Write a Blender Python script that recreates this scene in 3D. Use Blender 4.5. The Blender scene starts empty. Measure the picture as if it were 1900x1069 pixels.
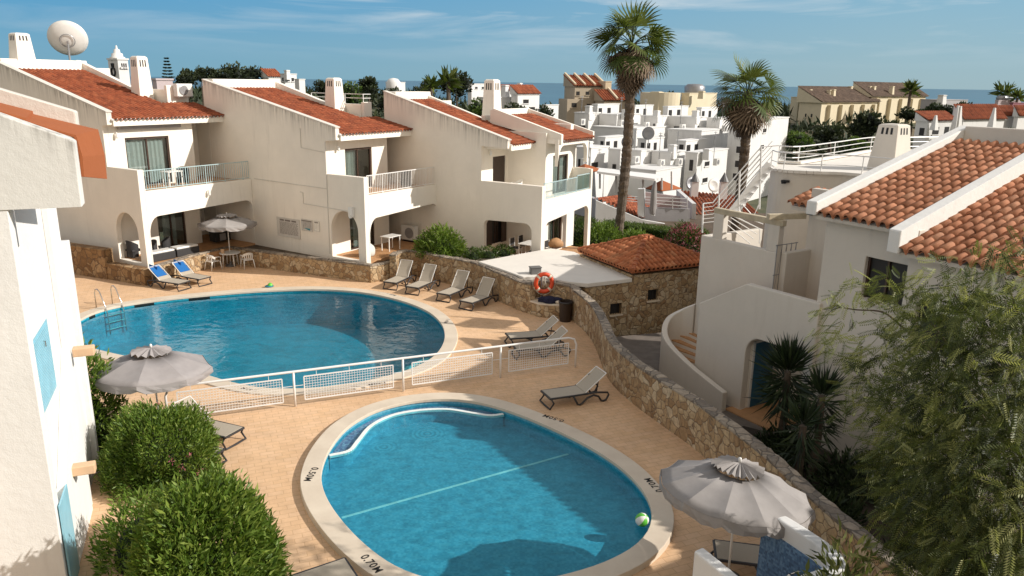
import bpy, bmesh, math, random
import numpy as np
from mathutils import Vector, Matrix
from mathutils.geometry import delaunay_2d_cdt
random.seed(7); RNG = np.random.default_rng(11)
PI = math.pi; R = math.radians
C = bpy.context.scene.collection
# ------------------------------------------------------------------ camera model (metres, z = 0 is the pool deck)
CAM_H, FOC, PITCH, ROLL = 9.0, 1410.0 / 1900.0, R(15.2), R(0.9)
fw = Vector((0, math.cos(PITCH), -math.sin(PITCH))); rt = Vector((1, 0, 0)); upv = rt.cross(fw)
cr, sr = math.cos(ROLL), math.sin(ROLL)
CR = cr * rt + sr * upv; CU = -sr * rt + cr * upv; CF = fw
def ray(u, v): return CR * ((u - 950) / 1410) + CU * (-(v - 534.5) / 1410) + CF
def G(u, v, z=0.0):            # where a sight line meets the level z
    d = ray(u, v); return Vector((0, 0, CAM_H)) + d * ((z - CAM_H) / d.z)
def at(u, v, Y):               # where a sight line is Y metres ahead
    d = ray(u, v); return Vector((0, 0, CAM_H)) + d * (Y / d.y)
# ------------------------------------------------------------------ object helpers
def tag(o, label=None, cat=None, group=None, kind=None):
    if label: o['label'] = label
    if cat: o['category'] = cat
    if group: o['group'] = group
    if kind: o['kind'] = kind
    return o
def thing(name, label, cat, loc=(0, 0, 0), rotz=0.0, group=None):
    o = bpy.data.objects.new(name, None); C.objects.link(o)
    o.empty_display_size = 0.3
    o.location = loc; o.rotation_euler = (0, 0, rotz)
    return tag(o, label, cat, group)
def link_mesh(name, me, mat=None, parent=None, smooth=False, bev=0.0, seg=2):
    o = bpy.data.objects.new(name, me); C.objects.link(o)
    if mat is not None:
        for m in (mat if isinstance(mat, (list, tuple)) else [mat]): me.materials.append(m)
    if parent is not None: o.parent = parent
    if smooth:
        me.shade_smooth() if hasattr(me, 'shade_smooth') else me.polygons.foreach_set('use_smooth', [True] * len(me.polygons))
    if bev > 0:
        b = o.modifiers.new('bevel', 'BEVEL'); b.width = bev; b.segments = seg; b.limit_method = 'ANGLE'; b.angle_limit = R(40)
        b.harden_normals = False
    return o
def npmesh(name, V, F, tint=None):
    me = bpy.data.meshes.new(name)
    V = np.asarray(V, dtype=np.float32); F = np.asarray(F, dtype=np.int32)
    n = F.shape[1]
    me.vertices.add(len(V)); me.vertices.foreach_set('co', V.ravel())
    me.loops.add(F.size); me.loops.foreach_set('vertex_index', F.ravel())
    me.polygons.add(len(F)); me.polygons.foreach_set('loop_start', np.arange(0, F.size, n, dtype=np.int32))
    me.update(calc_edges=True)
    if tint is not None:
        a = me.attributes.new('tint', 'FLOAT', 'FACE'); a.data.foreach_set('value', np.asarray(tint, dtype=np.float32))
    return me
def pinp(p, poly):
    x, y = p; c = False; j = len(poly) - 1
    for i in range(len(poly)):
        xi, yi = poly[i][0], poly[i][1]; xj, yj = poly[j][0], poly[j][1]
        if (yi > y) != (yj > y) and x < (xj - xi) * (y - yi) / (yj - yi) + xi: c = not c
        j = i
    return c
def tri2d(outline, holes=()):
    pts, edges = [], []
    for loop in [outline] + list(holes):
        s = len(pts); k = len(loop)
        pts += [Vector((p[0], p[1])) for p in loop]; edges += [(s + i, s + (i + 1) % k) for i in range(k)]
    vs, es, fs, *_ = delaunay_2d_cdt(pts, edges, [], 0, 1e-5)
    out = []
    for f in fs:
        c = sum((vs[i] for i in f), Vector((0, 0))) / len(f)
        if pinp(c, outline) and not any(pinp(c, h) for h in holes): out.append(tuple(f))
    return [(v.x, v.y) for v in vs], out
class MB:
    def __init__(s): s.v = []; s.f = []; s.mi = []; s.cur = 0
    def add(s, vs, fs):
        b = len(s.v); s.v += [tuple(p) for p in vs]; s.f += [tuple(b + i for i in f) for f in fs]; s.mi += [s.cur] * len(fs); return s
    def box(s, x0, x1, y0, y1, z0, z1, M=None):
        vs = [Vector((x, y, z)) for z in (z0, z1) for y in (y0, y1) for x in (x0, x1)]
        if M is not None: vs = [M @ p for p in vs]
        return s.add(vs, [(0, 2, 3, 1), (4, 5, 7, 6), (0, 1, 5, 4), (2, 6, 7, 3), (0, 4, 6, 2), (1, 3, 7, 5)])
    def bar(s, a, b, w, h, up=(0, 0, 1)):     # a straight bar of rectangular section
        a, b = Vector(a), Vector(b); d = (b - a); L = d.length
        if L < 1e-6: return s
        d.normalize(); up = Vector(up)
        if abs(d.dot(up)) > .98: up = Vector((0, 1, 0))
        x = d.cross(up).normalized(); z = x.cross(d)
        M = Matrix((( x.x, d.x, z.x, a.x), (x.y, d.y, z.y, a.y), (x.z, d.z, z.z, a.z), (0, 0, 0, 1)))
        return s.box(-w / 2, w / 2, 0, L, -h / 2, h / 2, M)
    def tube(s, pts, r, n=8, closed=False, cap=True):
        pts = [Vector(p) for p in pts]; k = len(pts); rs = r if isinstance(r, (list, tuple)) else [r] * k
        rings = []; prev = None
        for i, p in enumerate(pts):
            if closed: t = pts[(i + 1) % k] - pts[i - 1]
            else: t = pts[min(i + 1, k - 1)] - pts[max(i - 1, 0)]
            t = t.normalized() if t.length > 1e-9 else Vector((0, 0, 1))
            if prev is None:
                a = Vector((0, 0, 1)) if abs(t.z) < .9 else Vector((1, 0, 0)); x = t.cross(a).normalized()
            else:
                x = prev - t * prev.dot(t); x = x.normalized() if x.length > 1e-6 else t.orthogonal().normalized()
            prev = x; y = t.cross(x)
            rings.append([p + (x * math.cos(2 * PI * j / n) + y * math.sin(2 * PI * j / n)) * rs[i] for j in range(n)])
        vs = [q for ring in rings for q in ring]; fs = []
        for i in range(k if closed else k - 1):
            a, b = i * n, ((i + 1) % k) * n
            for j in range(n): fs.append((a + j, a + (j + 1) % n, b + (j + 1) % n, b + j))
        if cap and not closed: fs += [tuple(range(n - 1, -1, -1)), tuple((k - 1) * n + j for j in range(n))]
        return s.add(vs, fs)
    def lathe(s, prof, c=(0, 0, 0), n=20, M=None):
        c = Vector(c); vs = []; fs = []
        for (r, z) in prof:
            for j in range(n):
                p = Vector((r * math.cos(2 * PI * j / n), r * math.sin(2 * PI * j / n), z)); p = (M @ p if M is not None else p) + c; vs.append(p)
        for i in range(len(prof) - 1):
            for j in range(n): fs.append((i * n + j, i * n + (j + 1) % n, (i + 1) * n + (j + 1) % n, (i + 1) * n + j))
        return s.add(vs, fs)
    def prism(s, outline, holes, fn, t0, t1):   # fn(a, b, t) -> point ; a slab cut to a 2-D outline
        vs, fs = tri2d(outline, holes); n = len(vs)
        s.add([fn(a, b, t0) for a, b in vs], fs); s.add([fn(a, b, t1) for a, b in vs], [f[::-1] for f in fs])
        for loop in [outline] + list(holes):
            k = len(loop); q = [fn(p[0], p[1], t0) for p in loop] + [fn(p[0], p[1], t1) for p in loop]
            s.add(q, [(i, (i + 1) % k, k + (i + 1) % k, k + i) for i in range(k)])
        return s
    def build(s, name, mat=None, parent=None, smooth=False, bev=0.0, seg=2, fix=True):
        me = bpy.data.meshes.new(name); me.from_pydata([tuple(p) for p in s.v], [], s.f)
        if any(s.mi): me.polygons.foreach_set('material_index', s.mi)
        if fix:
            bm = bmesh.new(); bm.from_mesh(me); bmesh.ops.remove_doubles(bm, verts=bm.verts, dist=1e-4)
            bmesh.ops.recalc_face_normals(bm, faces=bm.faces); bm.to_mesh(me); bm.free()
        me.update()
        return link_mesh(name, me, mat, parent, smooth, bev, seg)
def box(name, mat, x0, x1, y0, y1, z0, z1, parent=None, M=None, bev=0.0): return MB().box(x0, x1, y0, y1, z0, z1, M).build(name, mat, parent, bev=bev)
def dup(root, loc=None, rotz=None, label=None, group=None):
    def cp(o, par):
        c = o.copy(); C.objects.link(c)
        if par is not None: c.parent = par
        for ch in o.children: cp(ch, c)
        return c
    r = cp(root, None)
    if loc is not None: r.location = loc
    if rotz is not None: r.rotation_euler = (0, 0, rotz)
    if label: r['label'] = label
    if group: r['group'] = group
    return r
def arc(cx, cy, rx, ry, a0, a1, n): return [(cx + rx * math.cos(R(a0 + (a1 - a0) * i / n)), cy + ry * math.sin(R(a0 + (a1 - a0) * i / n))) for i in range(n + 1)]
SZ = lambda a, b, t: (a, t, b)          # wall lying along x, thickness along y
DZ = lambda a, b, t: (t, a, b)          # wall lying along y, thickness along x
XY = lambda a, b, t: (a, b, t)
def closed_spline(P, n=96, smooth=2):
    P = [Vector((p[0], p[1])) for p in P]; k = len(P)
    for _ in range(smooth): P = [P[i] * .5 + (P[i - 1] + P[(i + 1) % k]) * .25 for i in range(k)]
    fine = []
    for i in range(k):
        a, b, c, d = P[i - 1], P[i], P[(i + 1) % k], P[(i + 2) % k]
        for j in range(12):
            t = j / 12; fine.append(.5 * (2 * b + (c - a) * t + (2 * a - 5 * b + 4 * c - d) * t * t + (3 * b - 3 * c + d - a) * t ** 3))
    L = [0]
    for i in range(len(fine)): L.append(L[-1] + (fine[(i + 1) % len(fine)] - fine[i]).length)
    out = []; j = 0
    for i in range(n):
        s = L[-1] * i / n
        while L[j + 1] < s: j += 1
        f = (s - L[j]) / max(L[j + 1] - L[j], 1e-9); out.append(fine[j].lerp(fine[(j + 1) % len(fine)], f))
    return out
def open_spline(P, per=8):
    P = [Vector(p) for p in P]; out = []
    for i in range(len(P) - 1):
        a = P[i - 1] if i else P[0] * 2 - P[1]; b, c = P[i], P[i + 1]; d = P[i + 2] if i + 2 < len(P) else P[-1] * 2 - P[-2]
        for j in range(per):
            t = j / per; out.append(.5 * (2 * b + (c - a) * t + (2 * a - 5 * b + 4 * c - d) * t * t + (3 * b - 3 * c + d - a) * t ** 3))
    return out + [P[-1]]
def offset(P, d):
    k = len(P); A = sum(P[i].x * P[(i + 1) % k].y - P[(i + 1) % k].x * P[i].y for i in range(k)); sg = 1 if A > 0 else -1
    out = []
    for i in range(k):
        t = (P[(i + 1) % k] - P[i - 1]).normalized(); out.append(P[i] + Vector((t.y, -t.x)) * d * sg)
    return out
# ------------------------------------------------------------------ procedural materials
def newmat(name):
    m = bpy.data.materials.new(name); m.use_nodes = True; nt = m.node_tree
    return m, nt, nt.nodes, nt.links, nt.nodes['Principled BSDF']
def coords(nt, scale=(1, 1, 1), world=False):
    N, L = nt.nodes, nt.links
    mp = N.new('ShaderNodeMapping'); mp.inputs['Scale'].default_value = scale
    if world:
        g = N.new('ShaderNodeNewGeometry'); L.new(g.outputs['Position'], mp.inputs['Vector'])
    else:
        t = N.new('ShaderNodeTexCoord'); L.new(t.outputs['Object'], mp.inputs['Vector'])
    return mp.outputs['Vector']
def noise(nt, vec, scale, detail=4, rough=.55, dist=0):
    n = nt.nodes.new('ShaderNodeTexNoise'); n.inputs['Scale'].default_value = scale; n.inputs['Detail'].default_value = detail
    n.inputs['Roughness'].default_value = rough; n.inputs['Distortion'].default_value = dist
    nt.links.new(vec, n.inputs['Vector']); return n.outputs['Fac']
def ramp(nt, fac, stops):
    r = nt.nodes.new('ShaderNodeValToRGB'); e = r.color_ramp.elements
    while len(e) < len(stops): e.new(.5)
    for i, (p, c) in enumerate(stops):
        e[i].position = p; e[i].color = (c, c, c, 1) if isinstance(c, (int, float)) else (*c, 1)
    nt.links.new(fac, r.inputs['Fac']); return r.outputs['Color']
def mix(nt, fac, a, b, mode='MIX'):
    m = nt.nodes.new('ShaderNodeMix'); m.data_type = 'RGBA'; m.blend_type = mode
    for sock, val in ((m.inputs['Factor'], fac), (m.inputs['A'], a), (m.inputs['B'], b)):
        if hasattr(val, 'links') or hasattr(val, 'is_linked'): nt.links.new(val, sock)
        elif isinstance(val, (int, float)): sock.default_value = val if sock.type == 'VALUE' else (val, val, val, 1)
        else: sock.default_value = (*val, 1)
    return m.outputs['Result']
def mth(nt, op, a, b=None, c=None):
    m = nt.nodes.new('ShaderNodeMath'); m.operation = op
    for i, v in enumerate((a, b, c)):
        if v is None: continue
        if isinstance(v, (int, float)): m.inputs[i].default_value = v
        else: nt.links.new(v, m.inputs[i])
    return m.outputs[0]
def bump(nt, bs, h, strength=.3, dist=.01):
    b = nt.nodes.new('ShaderNodeBump'); b.inputs['Strength'].default_value = strength; b.inputs['Distance'].default_value = dist
    nt.links.new(h, b.inputs['Height']); nt.links.new(b.outputs['Normal'], bs.inputs['Normal'])
def simple(name, col, rough=.6, var=.08, metal=0, scale=3.0, spec=None, bumpy=0):
    m, nt, N, L, b = newmat(name); v = coords(nt)
    f = noise(nt, v, scale, 5); hi = tuple(min(1, c * (1 + var)) for c in col); lo = tuple(c * (1 - var) for c in col)
    L.new(ramp(nt, f, [(.3, lo), (.7, hi)]), b.inputs['Base Color'])
    b.inputs['Roughness'].default_value = rough; b.inputs['Metallic'].default_value = metal
    if spec is not None: b.inputs['Specular IOR Level'].default_value = spec
    if bumpy: bump(nt, b, noise(nt, v, scale * 12, 3), bumpy, .004)
    return m
def plaster(name, col, dirt=(.30, .26, .21), amount=.35, rough_b=.25, low=None):
    m, nt, N, L, b = newmat(name); v = coords(nt, world=True)
    f = noise(nt, v, .9, 6, .6); base = ramp(nt, f, [(.25, tuple(c * .93 for c in col)), (.75, tuple(min(1, c * 1.03) for c in col))])
    st = noise(nt, coords(nt, (2.2, 2.2, .22), True), 1.6, 6, .65)       # streaks running down the wall
    bl = noise(nt, v, .45, 3); msk = mth(nt, 'MULTIPLY', ramp(nt, st, [(.52, 0), (.78, 1)]), ramp(nt, bl, [(.42, 0), (.68, amount)]))
    colr = mix(nt, msk, base, dirt)
    L.new(colr, b.inputs['Base Color']); b.inputs['Roughness'].default_value = .9; b.inputs['Specular IOR Level'].default_value = .2
    bump(nt, b, mth(nt, 'ADD', noise(nt, v, 7, 4), mth(nt, 'MULTIPLY', noise(nt, v, 45, 3), .4)), rough_b, .02)
    return m
def stained(name, col, axis, k, c0, depth=.9, dark=(.10, .085, .07), amt=.75, bumpb=.25):
    """plaster with rain streaks running down from a sloping top edge z = c0 + k * coordinate"""
    m = plaster(name, col, amount=.3, rough_b=bumpb); nt = m.node_tree; N, L = nt.nodes, nt.links; b = N['Principled BSDF']
    t = N.new('ShaderNodeTexCoord'); sp = N.new('ShaderNodeSeparateXYZ'); L.new(t.outputs['Object'], sp.inputs[0])
    dist = mth(nt, 'SUBTRACT', mth(nt, 'MULTIPLY_ADD', sp.outputs[axis], k, c0), sp.outputs[2])
    st = noise(nt, coords(nt, (5, 5, .12)), 1.3, 5, .7); st2 = noise(nt, coords(nt), .6, 3)
    dd = mth(nt, 'ADD', dist, mth(nt, 'MULTIPLY_ADD', st2, 1.2, -.6))
    msk = mth(nt, 'MULTIPLY', ramp(nt, mth(nt, 'DIVIDE', dd, depth), [(.02, amt), (.25, amt * .5), (1, 0)]), ramp(nt, st, [(.42, 0), (.68, 1)]))
    old = b.inputs['Base Color'].links[0].from_socket
    L.new(mix(nt, msk, old, dark), b.inputs['Base Color']); return m
def tiles(name, a, b_, c):
    m, nt, N, L, b = newmat(name); at_ = N.new('ShaderNodeAttribute'); at_.attribute_name = 'tint'
    base = ramp(nt, at_.outputs['Fac'], [(0, a), (.5, b_), (1, c)])
    v = coords(nt, world=True); f = noise(nt, v, 2.5, 6, .65); d = ramp(nt, f, [(.35, .62), (.6, 1.0)])
    lich = ramp(nt, noise(nt, v, 14, 4, .7), [(.62, 0), (.75, .35)])
    colr = mix(nt, lich, mix(nt, 1.0, base, d, 'MULTIPLY'), (.28, .22, .16))
    L.new(colr, b.inputs['Base Color']); b.inputs['Roughness'].default_value = .85
    bump(nt, b, noise(nt, v, 30, 4), .25, .01); return m
def masonry(name, stops, scale=3.2, mortar=(.30, .23, .16), wide=.05):
    m, nt, N, L, b = newmat(name); v = coords(nt, world=True)
    w = N.new('ShaderNodeTexNoise'); w.inputs['Scale'].default_value = 2.2; L.new(v, w.inputs['Vector'])
    vv = N.new('ShaderNodeVectorMath'); vv.operation = 'MULTIPLY_ADD'; vv.inputs[1].default_value = (.35, .35, .35); L.new(w.outputs['Color'], vv.inputs[0]); L.new(v, vv.inputs[2])
    e = N.new('ShaderNodeTexVoronoi'); e.feature = 'DISTANCE_TO_EDGE'; e.inputs['Scale'].default_value = scale; L.new(vv.outputs[0], e.inputs['Vector'])
    k = N.new('ShaderNodeTexVoronoi'); k.inputs['Scale'].default_value = scale; L.new(vv.outputs[0], k.inputs['Vector'])
    sep = N.new('ShaderNodeSeparateColor'); L.new(k.outputs['Color'], sep.inputs[0])
    base = ramp(nt, sep.outputs[0], stops); base = mix(nt, 1.0, base, ramp(nt, noise(nt, v, 9, 6, .7), [(.3, .6), (.7, 1.1)]), 'MULTIPLY')
    j = ramp(nt, e.outputs['Distance'], [(wide * .4, 1), (wide, 0)])
    L.new(mix(nt, j, base, mortar), b.inputs['Base Color']); b.inputs['Roughness'].default_value = .92
    h = mth(nt, 'ADD', ramp(nt, e.outputs['Distance'], [(0, 0), (.12, 1)]), mth(nt, 'MULTIPLY', noise(nt, v, 16, 5), .6))
    bump(nt, b, h, .8, .03); return m
def pavers():
    m, nt, N, L, b = newmat('deck_pavers'); v = coords(nt, world=True)
    mp = N.new('ShaderNodeMapping'); mp.inputs['Rotation'].default_value = (0, 0, R(-22.6)); L.new(v, mp.inputs['Vector'])
    br = N.new('ShaderNodeTexBrick'); br.offset = .5; br.inputs['Scale'].default_value = 1.0; br.inputs['Brick Width'].default_value = .34; br.inputs['Row Height'].default_value = .17
    br.inputs['Mortar Size'].default_value = .008; br.inputs['Mortar Smooth'].default_value = .4; br.inputs['Bias'].default_value = -.1
    br.inputs['Color1'].default_value = (.73, .50, .315, 1); br.inputs['Color2'].default_value = (.70, .465, .275, 1); br.inputs['Mortar'].default_value = (.56, .365, .215, 1)
    L.new(mp.outputs[0], br.inputs['Vector'])
    big = ramp(nt, noise(nt, v, .35, 5, .6), [(.3, (.88, .86, .84)), (.7, (1.08, 1.07, 1.06))])
    spots = ramp(nt, noise(nt, v, 3.0, 7, .7), [(.32, .86), (.62, 1.03)])
    damp = ramp(nt, noise(nt, v, .8, 3), [(.66, 0), (.74, .10)])
    c = mix(nt, 1.0, mix(nt, 1.0, br.outputs['Color'], big, 'MULTIPLY'), spots, 'MULTIPLY')
    L.new(mix(nt, damp, c, (.30, .19, .11)), b.inputs['Base Color']); b.inputs['Roughness'].default_value = .8; b.inputs['Specular IOR Level'].default_value = .25
    bump(nt, b, mth(nt, 'ADD', mth(nt, 'MULTIPLY', br.outputs['Fac'], -1), mth(nt, 'MULTIPLY', noise(nt, v, 25, 3), .3)), .3, .006); return m
def mosaic(name, a, b_, c, size=.05, grout=(.5, .62, .66)):
    m, nt, N, L, b = newmat(name); v = coords(nt, world=True)
    s = N.new('ShaderNodeVectorMath'); s.operation = 'SNAP'; s.inputs[1].default_value = (size, size, size); L.new(v, s.inputs[0])
    wn = N.new('ShaderNodeTexWhiteNoise'); L.new(s.outputs[0], wn.inputs['Vector'])
    f = mth(nt, 'ADD', mth(nt, 'MULTIPLY', wn.outputs['Value'], .6), mth(nt, 'MULTIPLY', noise(nt, v, 1.3, 6, .65), .55))
    L.new(ramp(nt, f, [(.2, a), (.55, b_), (.95, c)]), b.inputs['Base Color']); b.inputs['Roughness'].default_value = .35; return m
def water(name, tint, wave, waves_scale, dist=.6, rings=()):
    m, nt, N, L, b = newmat(name); N.remove(b); out = N['Material Output']; v = coords(nt, world=True)
    h = noise(nt, coords(nt, (1, 1.5, 1), True), waves_scale, 3, .5, dist); h2 = noise(nt, v, waves_scale * 3.2, 2, .5, .3)
    hh = mth(nt, 'ADD', h, mth(nt, 'MULTIPLY', h2, .28))
    for (x, y, r, amp) in rings:                                       # ripples spreading from the little jets
        mp = N.new('ShaderNodeMapping'); mp.inputs['Location'].default_value = (-x, -y, 0); mp.inputs['Scale'].default_value = (1, 1, 0); L.new(v, mp.inputs['Vector'])
        ln = N.new('ShaderNodeVectorMath'); ln.operation = 'LENGTH'; L.new(mp.outputs[0], ln.inputs[0]); d = ln.outputs['Value']
        w = mth(nt, 'SINE', mth(nt, 'MULTIPLY', d, 52)); fall = ramp(nt, mth(nt, 'DIVIDE', d, r), [(.05, amp), (1, 0)])
        hh = mth(nt, 'ADD', hh, mth(nt, 'MULTIPLY', w, fall))
    bp = N.new('ShaderNodeBump'); bp.inputs['Strength'].default_value = wave; bp.inputs['Distance'].default_value = .05; L.new(hh, bp.inputs['Height'])
    lwt = N.new('ShaderNodeLayerWeight'); lwt.inputs['Blend'].default_value = .5; L.new(bp.outputs[0], lwt.inputs['Normal'])
    fres = mth(nt, 'MULTIPLY_ADD', mth(nt, 'POWER', lwt.outputs['Facing'], 4.8), .80, .022)
    tr = N.new('ShaderNodeBsdfTransparent'); gl = N.new('ShaderNodeBsdfGlossy'); gl.inputs['Roughness'].default_value = .02; L.new(bp.outputs[0], gl.inputs['Normal'])
    tc = ramp(nt, hh, [(.42, tuple(c * .86 for c in tint)), (.75, tuple(min(1, c * 1.12) for c in tint))]); L.new(tc, tr.inputs['Color'])
    mx = N.new('ShaderNodeMixShader'); L.new(fres, mx.inputs[0]); L.new(tr.outputs[0], mx.inputs[1]); L.new(gl.outputs[0], mx.inputs[2]); L.new(mx.outputs[0], out.inputs['Surface'])
    return m
def leafmat(name, lo, mid, hi, trans=.25, rough=.5):
    m, nt, N, L, b = newmat(name); out = N['Material Output']
    a = N.new('ShaderNodeAttribute'); a.attribute_name = 'tint'
    col = ramp(nt, a.outputs['Fac'], [(0, lo), (.5, mid), (1, hi)]); L.new(col, b.inputs['Base Color']); b.inputs['Roughness'].default_value = rough; b.inputs['Specular IOR Level'].default_value = .35
    t = N.new('ShaderNodeBsdfTranslucent'); L.new(mix(nt, 1.0, col, (1.3, 1.35, .7), 'MULTIPLY'), t.inputs['Color'])
    mx = N.new('ShaderNodeMixShader'); mx.inputs[0].default_value = trans; L.new(b.outputs[0], mx.inputs[1]); L.new(t.outputs[0], mx.inputs[2]); L.new(mx.outputs[0], out.inputs['Surface']); return m
def glass(name, col=(.8, .85, .85), ior=1.5):
    m, nt, N, L, b = newmat(name); N.remove(b); out = N['Material Output']
    lwt = N.new('ShaderNodeLayerWeight'); lwt.inputs['Blend'].default_value = .5; fres = mth(nt, 'POWER', lwt.outputs['Facing'], 4.5); tr = N.new('ShaderNodeBsdfTransparent'); tr.inputs['Color'].default_value = (*col, 1)
    gl = N.new('ShaderNodeBsdfGlossy'); gl.inputs['Roughness'].default_value = .03
    mx = N.new('ShaderNodeMixShader'); L.new(mth(nt, 'MULTIPLY_ADD', fres, .9, .09), mx.inputs[0]); L.new(tr.outputs[0], mx.inputs[1]); L.new(gl.outputs[0], mx.inputs[2]); L.new(mx.outputs[0], out.inputs['Surface']); return m
M = {}
M['plaster'] = plaster('cream_plaster', (.90, .85, .765), amount=.3)
M['plaster_r'] = plaster('pale_plaster', (.68, .63, .56), amount=.25)
M['plaster_f'] = plaster('rough_white_plaster', (.80, .79, .76), dirt=(.42, .40, .36), amount=.35, rough_b=.45)
M['plaster_old'] = plaster('weathered_plaster', (.66, .63, .57), dirt=(.20, .18, .15), amount=.85, rough_b=.7)
M['plaster_far'] = plaster('white_render', (.74, .735, .72), dirt=(.30, .29, .27), amount=.55)
M['plaster_beige'] = plaster('beige_render', (.62, .52, .37), amount=.2)
M['plaster_tan'] = plaster('tan_render', (.45, .38, .29), amount=.2)
M['plaster_cream'] = plaster('cream_render', (.68, .60, .44), amount=.25)
M['plaster_grey'] = plaster('grey_render', (.42, .41, .42), amount=.2)
M['plaster_pink'] = plaster('pinkish_render', (.52, .44, .44), amount=.2)
M['coping_dirty'] = plaster('stained_coping', (.70, .66, .60), dirt=(.12, .10, .08), amount=.9, rough_b=.5)
M['tile'] = tiles('clay_roof_tile', (.23, .055, .022), (.33, .085, .032), (.41, .125, .052))
M['tile_r'] = tiles('sunbleached_roof_tile', (.42, .17, .085), (.54, .235, .125), (.62, .32, .19))
M['tile_pool'] = tiles('weathered_roof_tile', (.42, .13, .05), (.54, .19, .08), (.62, .27, .13))
M['tile_brown'] = tiles('brown_roof_tile', (.085, .055, .04), (.13, .085, .06), (.19, .13, .095))
M['terracotta'] = plaster('terracotta_paint', (.36, .115, .045), dirt=(.16, .07, .04), amount=.8, rough_b=.35)
M['masonry'] = masonry('rubble_masonry', [(0, (.33, .20, .10)), (.4, (.48, .33, .18)), (.75, (.58, .43, .26)), (1, (.64, .52, .36))], 4.3, (.20, .14, .09), .04)
M['masonry_dark'] = masonry('brown_rubble', [(0, (.22, .12, .05)), (.5, (.34, .20, .09)), (1, (.45, .30, .16))], 3.0, (.15, .09, .05))
M['wallcap'] = masonry('slate_grey_wall_cap', [(0, (.20, .17, .14)), (.5, (.33, .27, .21)), (1, (.46, .38, .29))], 3.2, (.13, .11, .09))
M['limestone'] = simple('pool_edge_stone', (.70, .60, .475), .7, .08, scale=2.2, bumpy=.12)
M['pavers'] = pavers()
M['basin'] = mosaic('teal_pool_mosaic', (.015, .30, .42), (.03, .38, .50), (.09, .48, .60))
M['basin_small'] = mosaic('light_blue_mosaic', (.09, .34, .47), (.125, .40, .53), (.20, .48, .60))
M['shelf'] = mosaic('violet_blue_mosaic', (.30, .15, .32), (.48, .28, .46), (.80, .55, .66), .045)
M['shower_tile'] = mosaic('blue_shower_mosaic', (.03, .09, .19), (.06, .16, .31), (.14, .28, .46), .04)
M['white_line'] = simple('white_pool_line', (.78, .82, .80), .5)
M['water_big'] = water('main_pool_water', (.21, .70, .765), .40, 1.5, .8)
M['white_paint'] = simple('white_metal_paint', (.80, .79, .77), .35, .03)
M['blue_rail'] = simple('pale_blue_rail', (.42, .56, .58), .45, .05)
M['steel'] = simple('polished_steel', (.62, .60, .57), .18, .04, metal=1)
M['sling'] = simple('taupe_sling_fabric', (.43, .375, .30), .85, .06, scale=40, bumpy=.15)
M['frame_dark'] = simple('anthracite_resin', (.030, .029, .032), .45, .1)
M['plastic_white'] = simple('white_plastic', (.80, .79, .76), .35, .03)
M['canvas'] = simple('grey_canvas', (.31, .285, .28), .9, .06, scale=6, bumpy=.1)
M['canvas_pale'] = simple('pale_grey_canvas', (.305, .285, .275), .9, .06, scale=6, bumpy=.1)
M['towel'] = simple('blue_towel', (.012, .125, .38), .95, .1, scale=30, bumpy=.4)
M['glass'] = glass('window_glass'); M['glass_rail'] = glass('balcony_glass', (.72, .86, .88))
M['curtain'] = simple('sheer_curtain', (.62, .64, .60), .9, .06, scale=5)
M['brown_frame'] = simple('brown_window_frame', (.055, .028, .018), .45, .1)
M['dark_void'] = simple('dark_opening', (.014, .012, .011), .5, .1)
M['shutter'] = simple('brown_shutter', (.055, .035, .026), .55, .15, scale=8)
M['blue_paint'] = simple('sky_blue_paint', (.28, .55, .66), .45, .08)
M['blue_door'] = simple('deep_blue_door', (.008, .095, .18), .5, .1)
M['wood_cream'] = simple('cream_spout_clay', (.66, .44, .27), .7, .08)
M['wood_beam'] = simple('bleached_beam', (.50, .43, .31), .8, .15, scale=6)
M['terrace_tile'] = simple('terracotta_floor_tile', (.48, .26, .12), .7, .12, scale=4)
M['roof_white'] = simple('white_flat_roof', (.74, .70, .64), .8, .04, scale=1.2)
M['grey_block'] = simple('grey_plastic_case', (.13, .13, .13), .5)
M['orange'] = simple('lifebuoy_orange', (.66, .075, .022), .45, .08)
M['navy'] = simple('navy_cloth', (.014, .016, .045), .95, .25, scale=12, bumpy=.4)
M['rope'] = simple('white_rope', (.66, .62, .55), .9)
M['bin'] = simple('brown_bin', (.030, .017, .011), .5, .15)
M['rattan'] = simple('dark_rattan', (.035, .033, .034), .7, .3, scale=30, bumpy=.5)
M['pink'] = simple('pink_flower', (.55, .13, .20), .7, .25, scale=8)
M['asphalt'] = simple('grey_paving', (.15, .125, .105), .9, .2, scale=3, bumpy=.2)
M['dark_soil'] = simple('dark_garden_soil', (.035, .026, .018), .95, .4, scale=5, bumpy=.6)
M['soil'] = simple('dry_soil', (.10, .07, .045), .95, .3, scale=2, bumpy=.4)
M['green_plastic'] = simple('lime_green_plastic', (.12, .50, .05), .4); M['teal_plastic'] = simple('teal_rubber', (.02, .18, .26), .5)
M['ac'] = simple('white_enamel_case', (.72, .71, .68), .4, .04); M['black'] = simple('black_rubber', (.012, .012, .012), .6)
M['grey_metal'] = simple('grey_metal', (.30, .30, .31), .4, .1, metal=.4)
M['sign'] = simple('faded_sign_board', (.60, .57, .53), .6, .05); M['ink'] = simple('faded_print', (.20, .17, .15), .7); M['ink_teal'] = simple('teal_print', (.02, .22, .27), .6)
M['paint_black'] = simple('black_lettering', (.02, .018, .016), .7)
M['pink_wall'] = simple('dusky_pink_panel', (.25, .09, .11), .7); M['solar'] = simple('dark_solar_panel', (.03, .035, .045), .25)
M['bark'] = simple('brown_bark', (.10, .075, .055), .95, .35, scale=9, bumpy=.6)
M['palm_bark'] = simple('palm_bark', (.13, .10, .075), .95, .4, scale=14, bumpy=.8)
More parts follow.
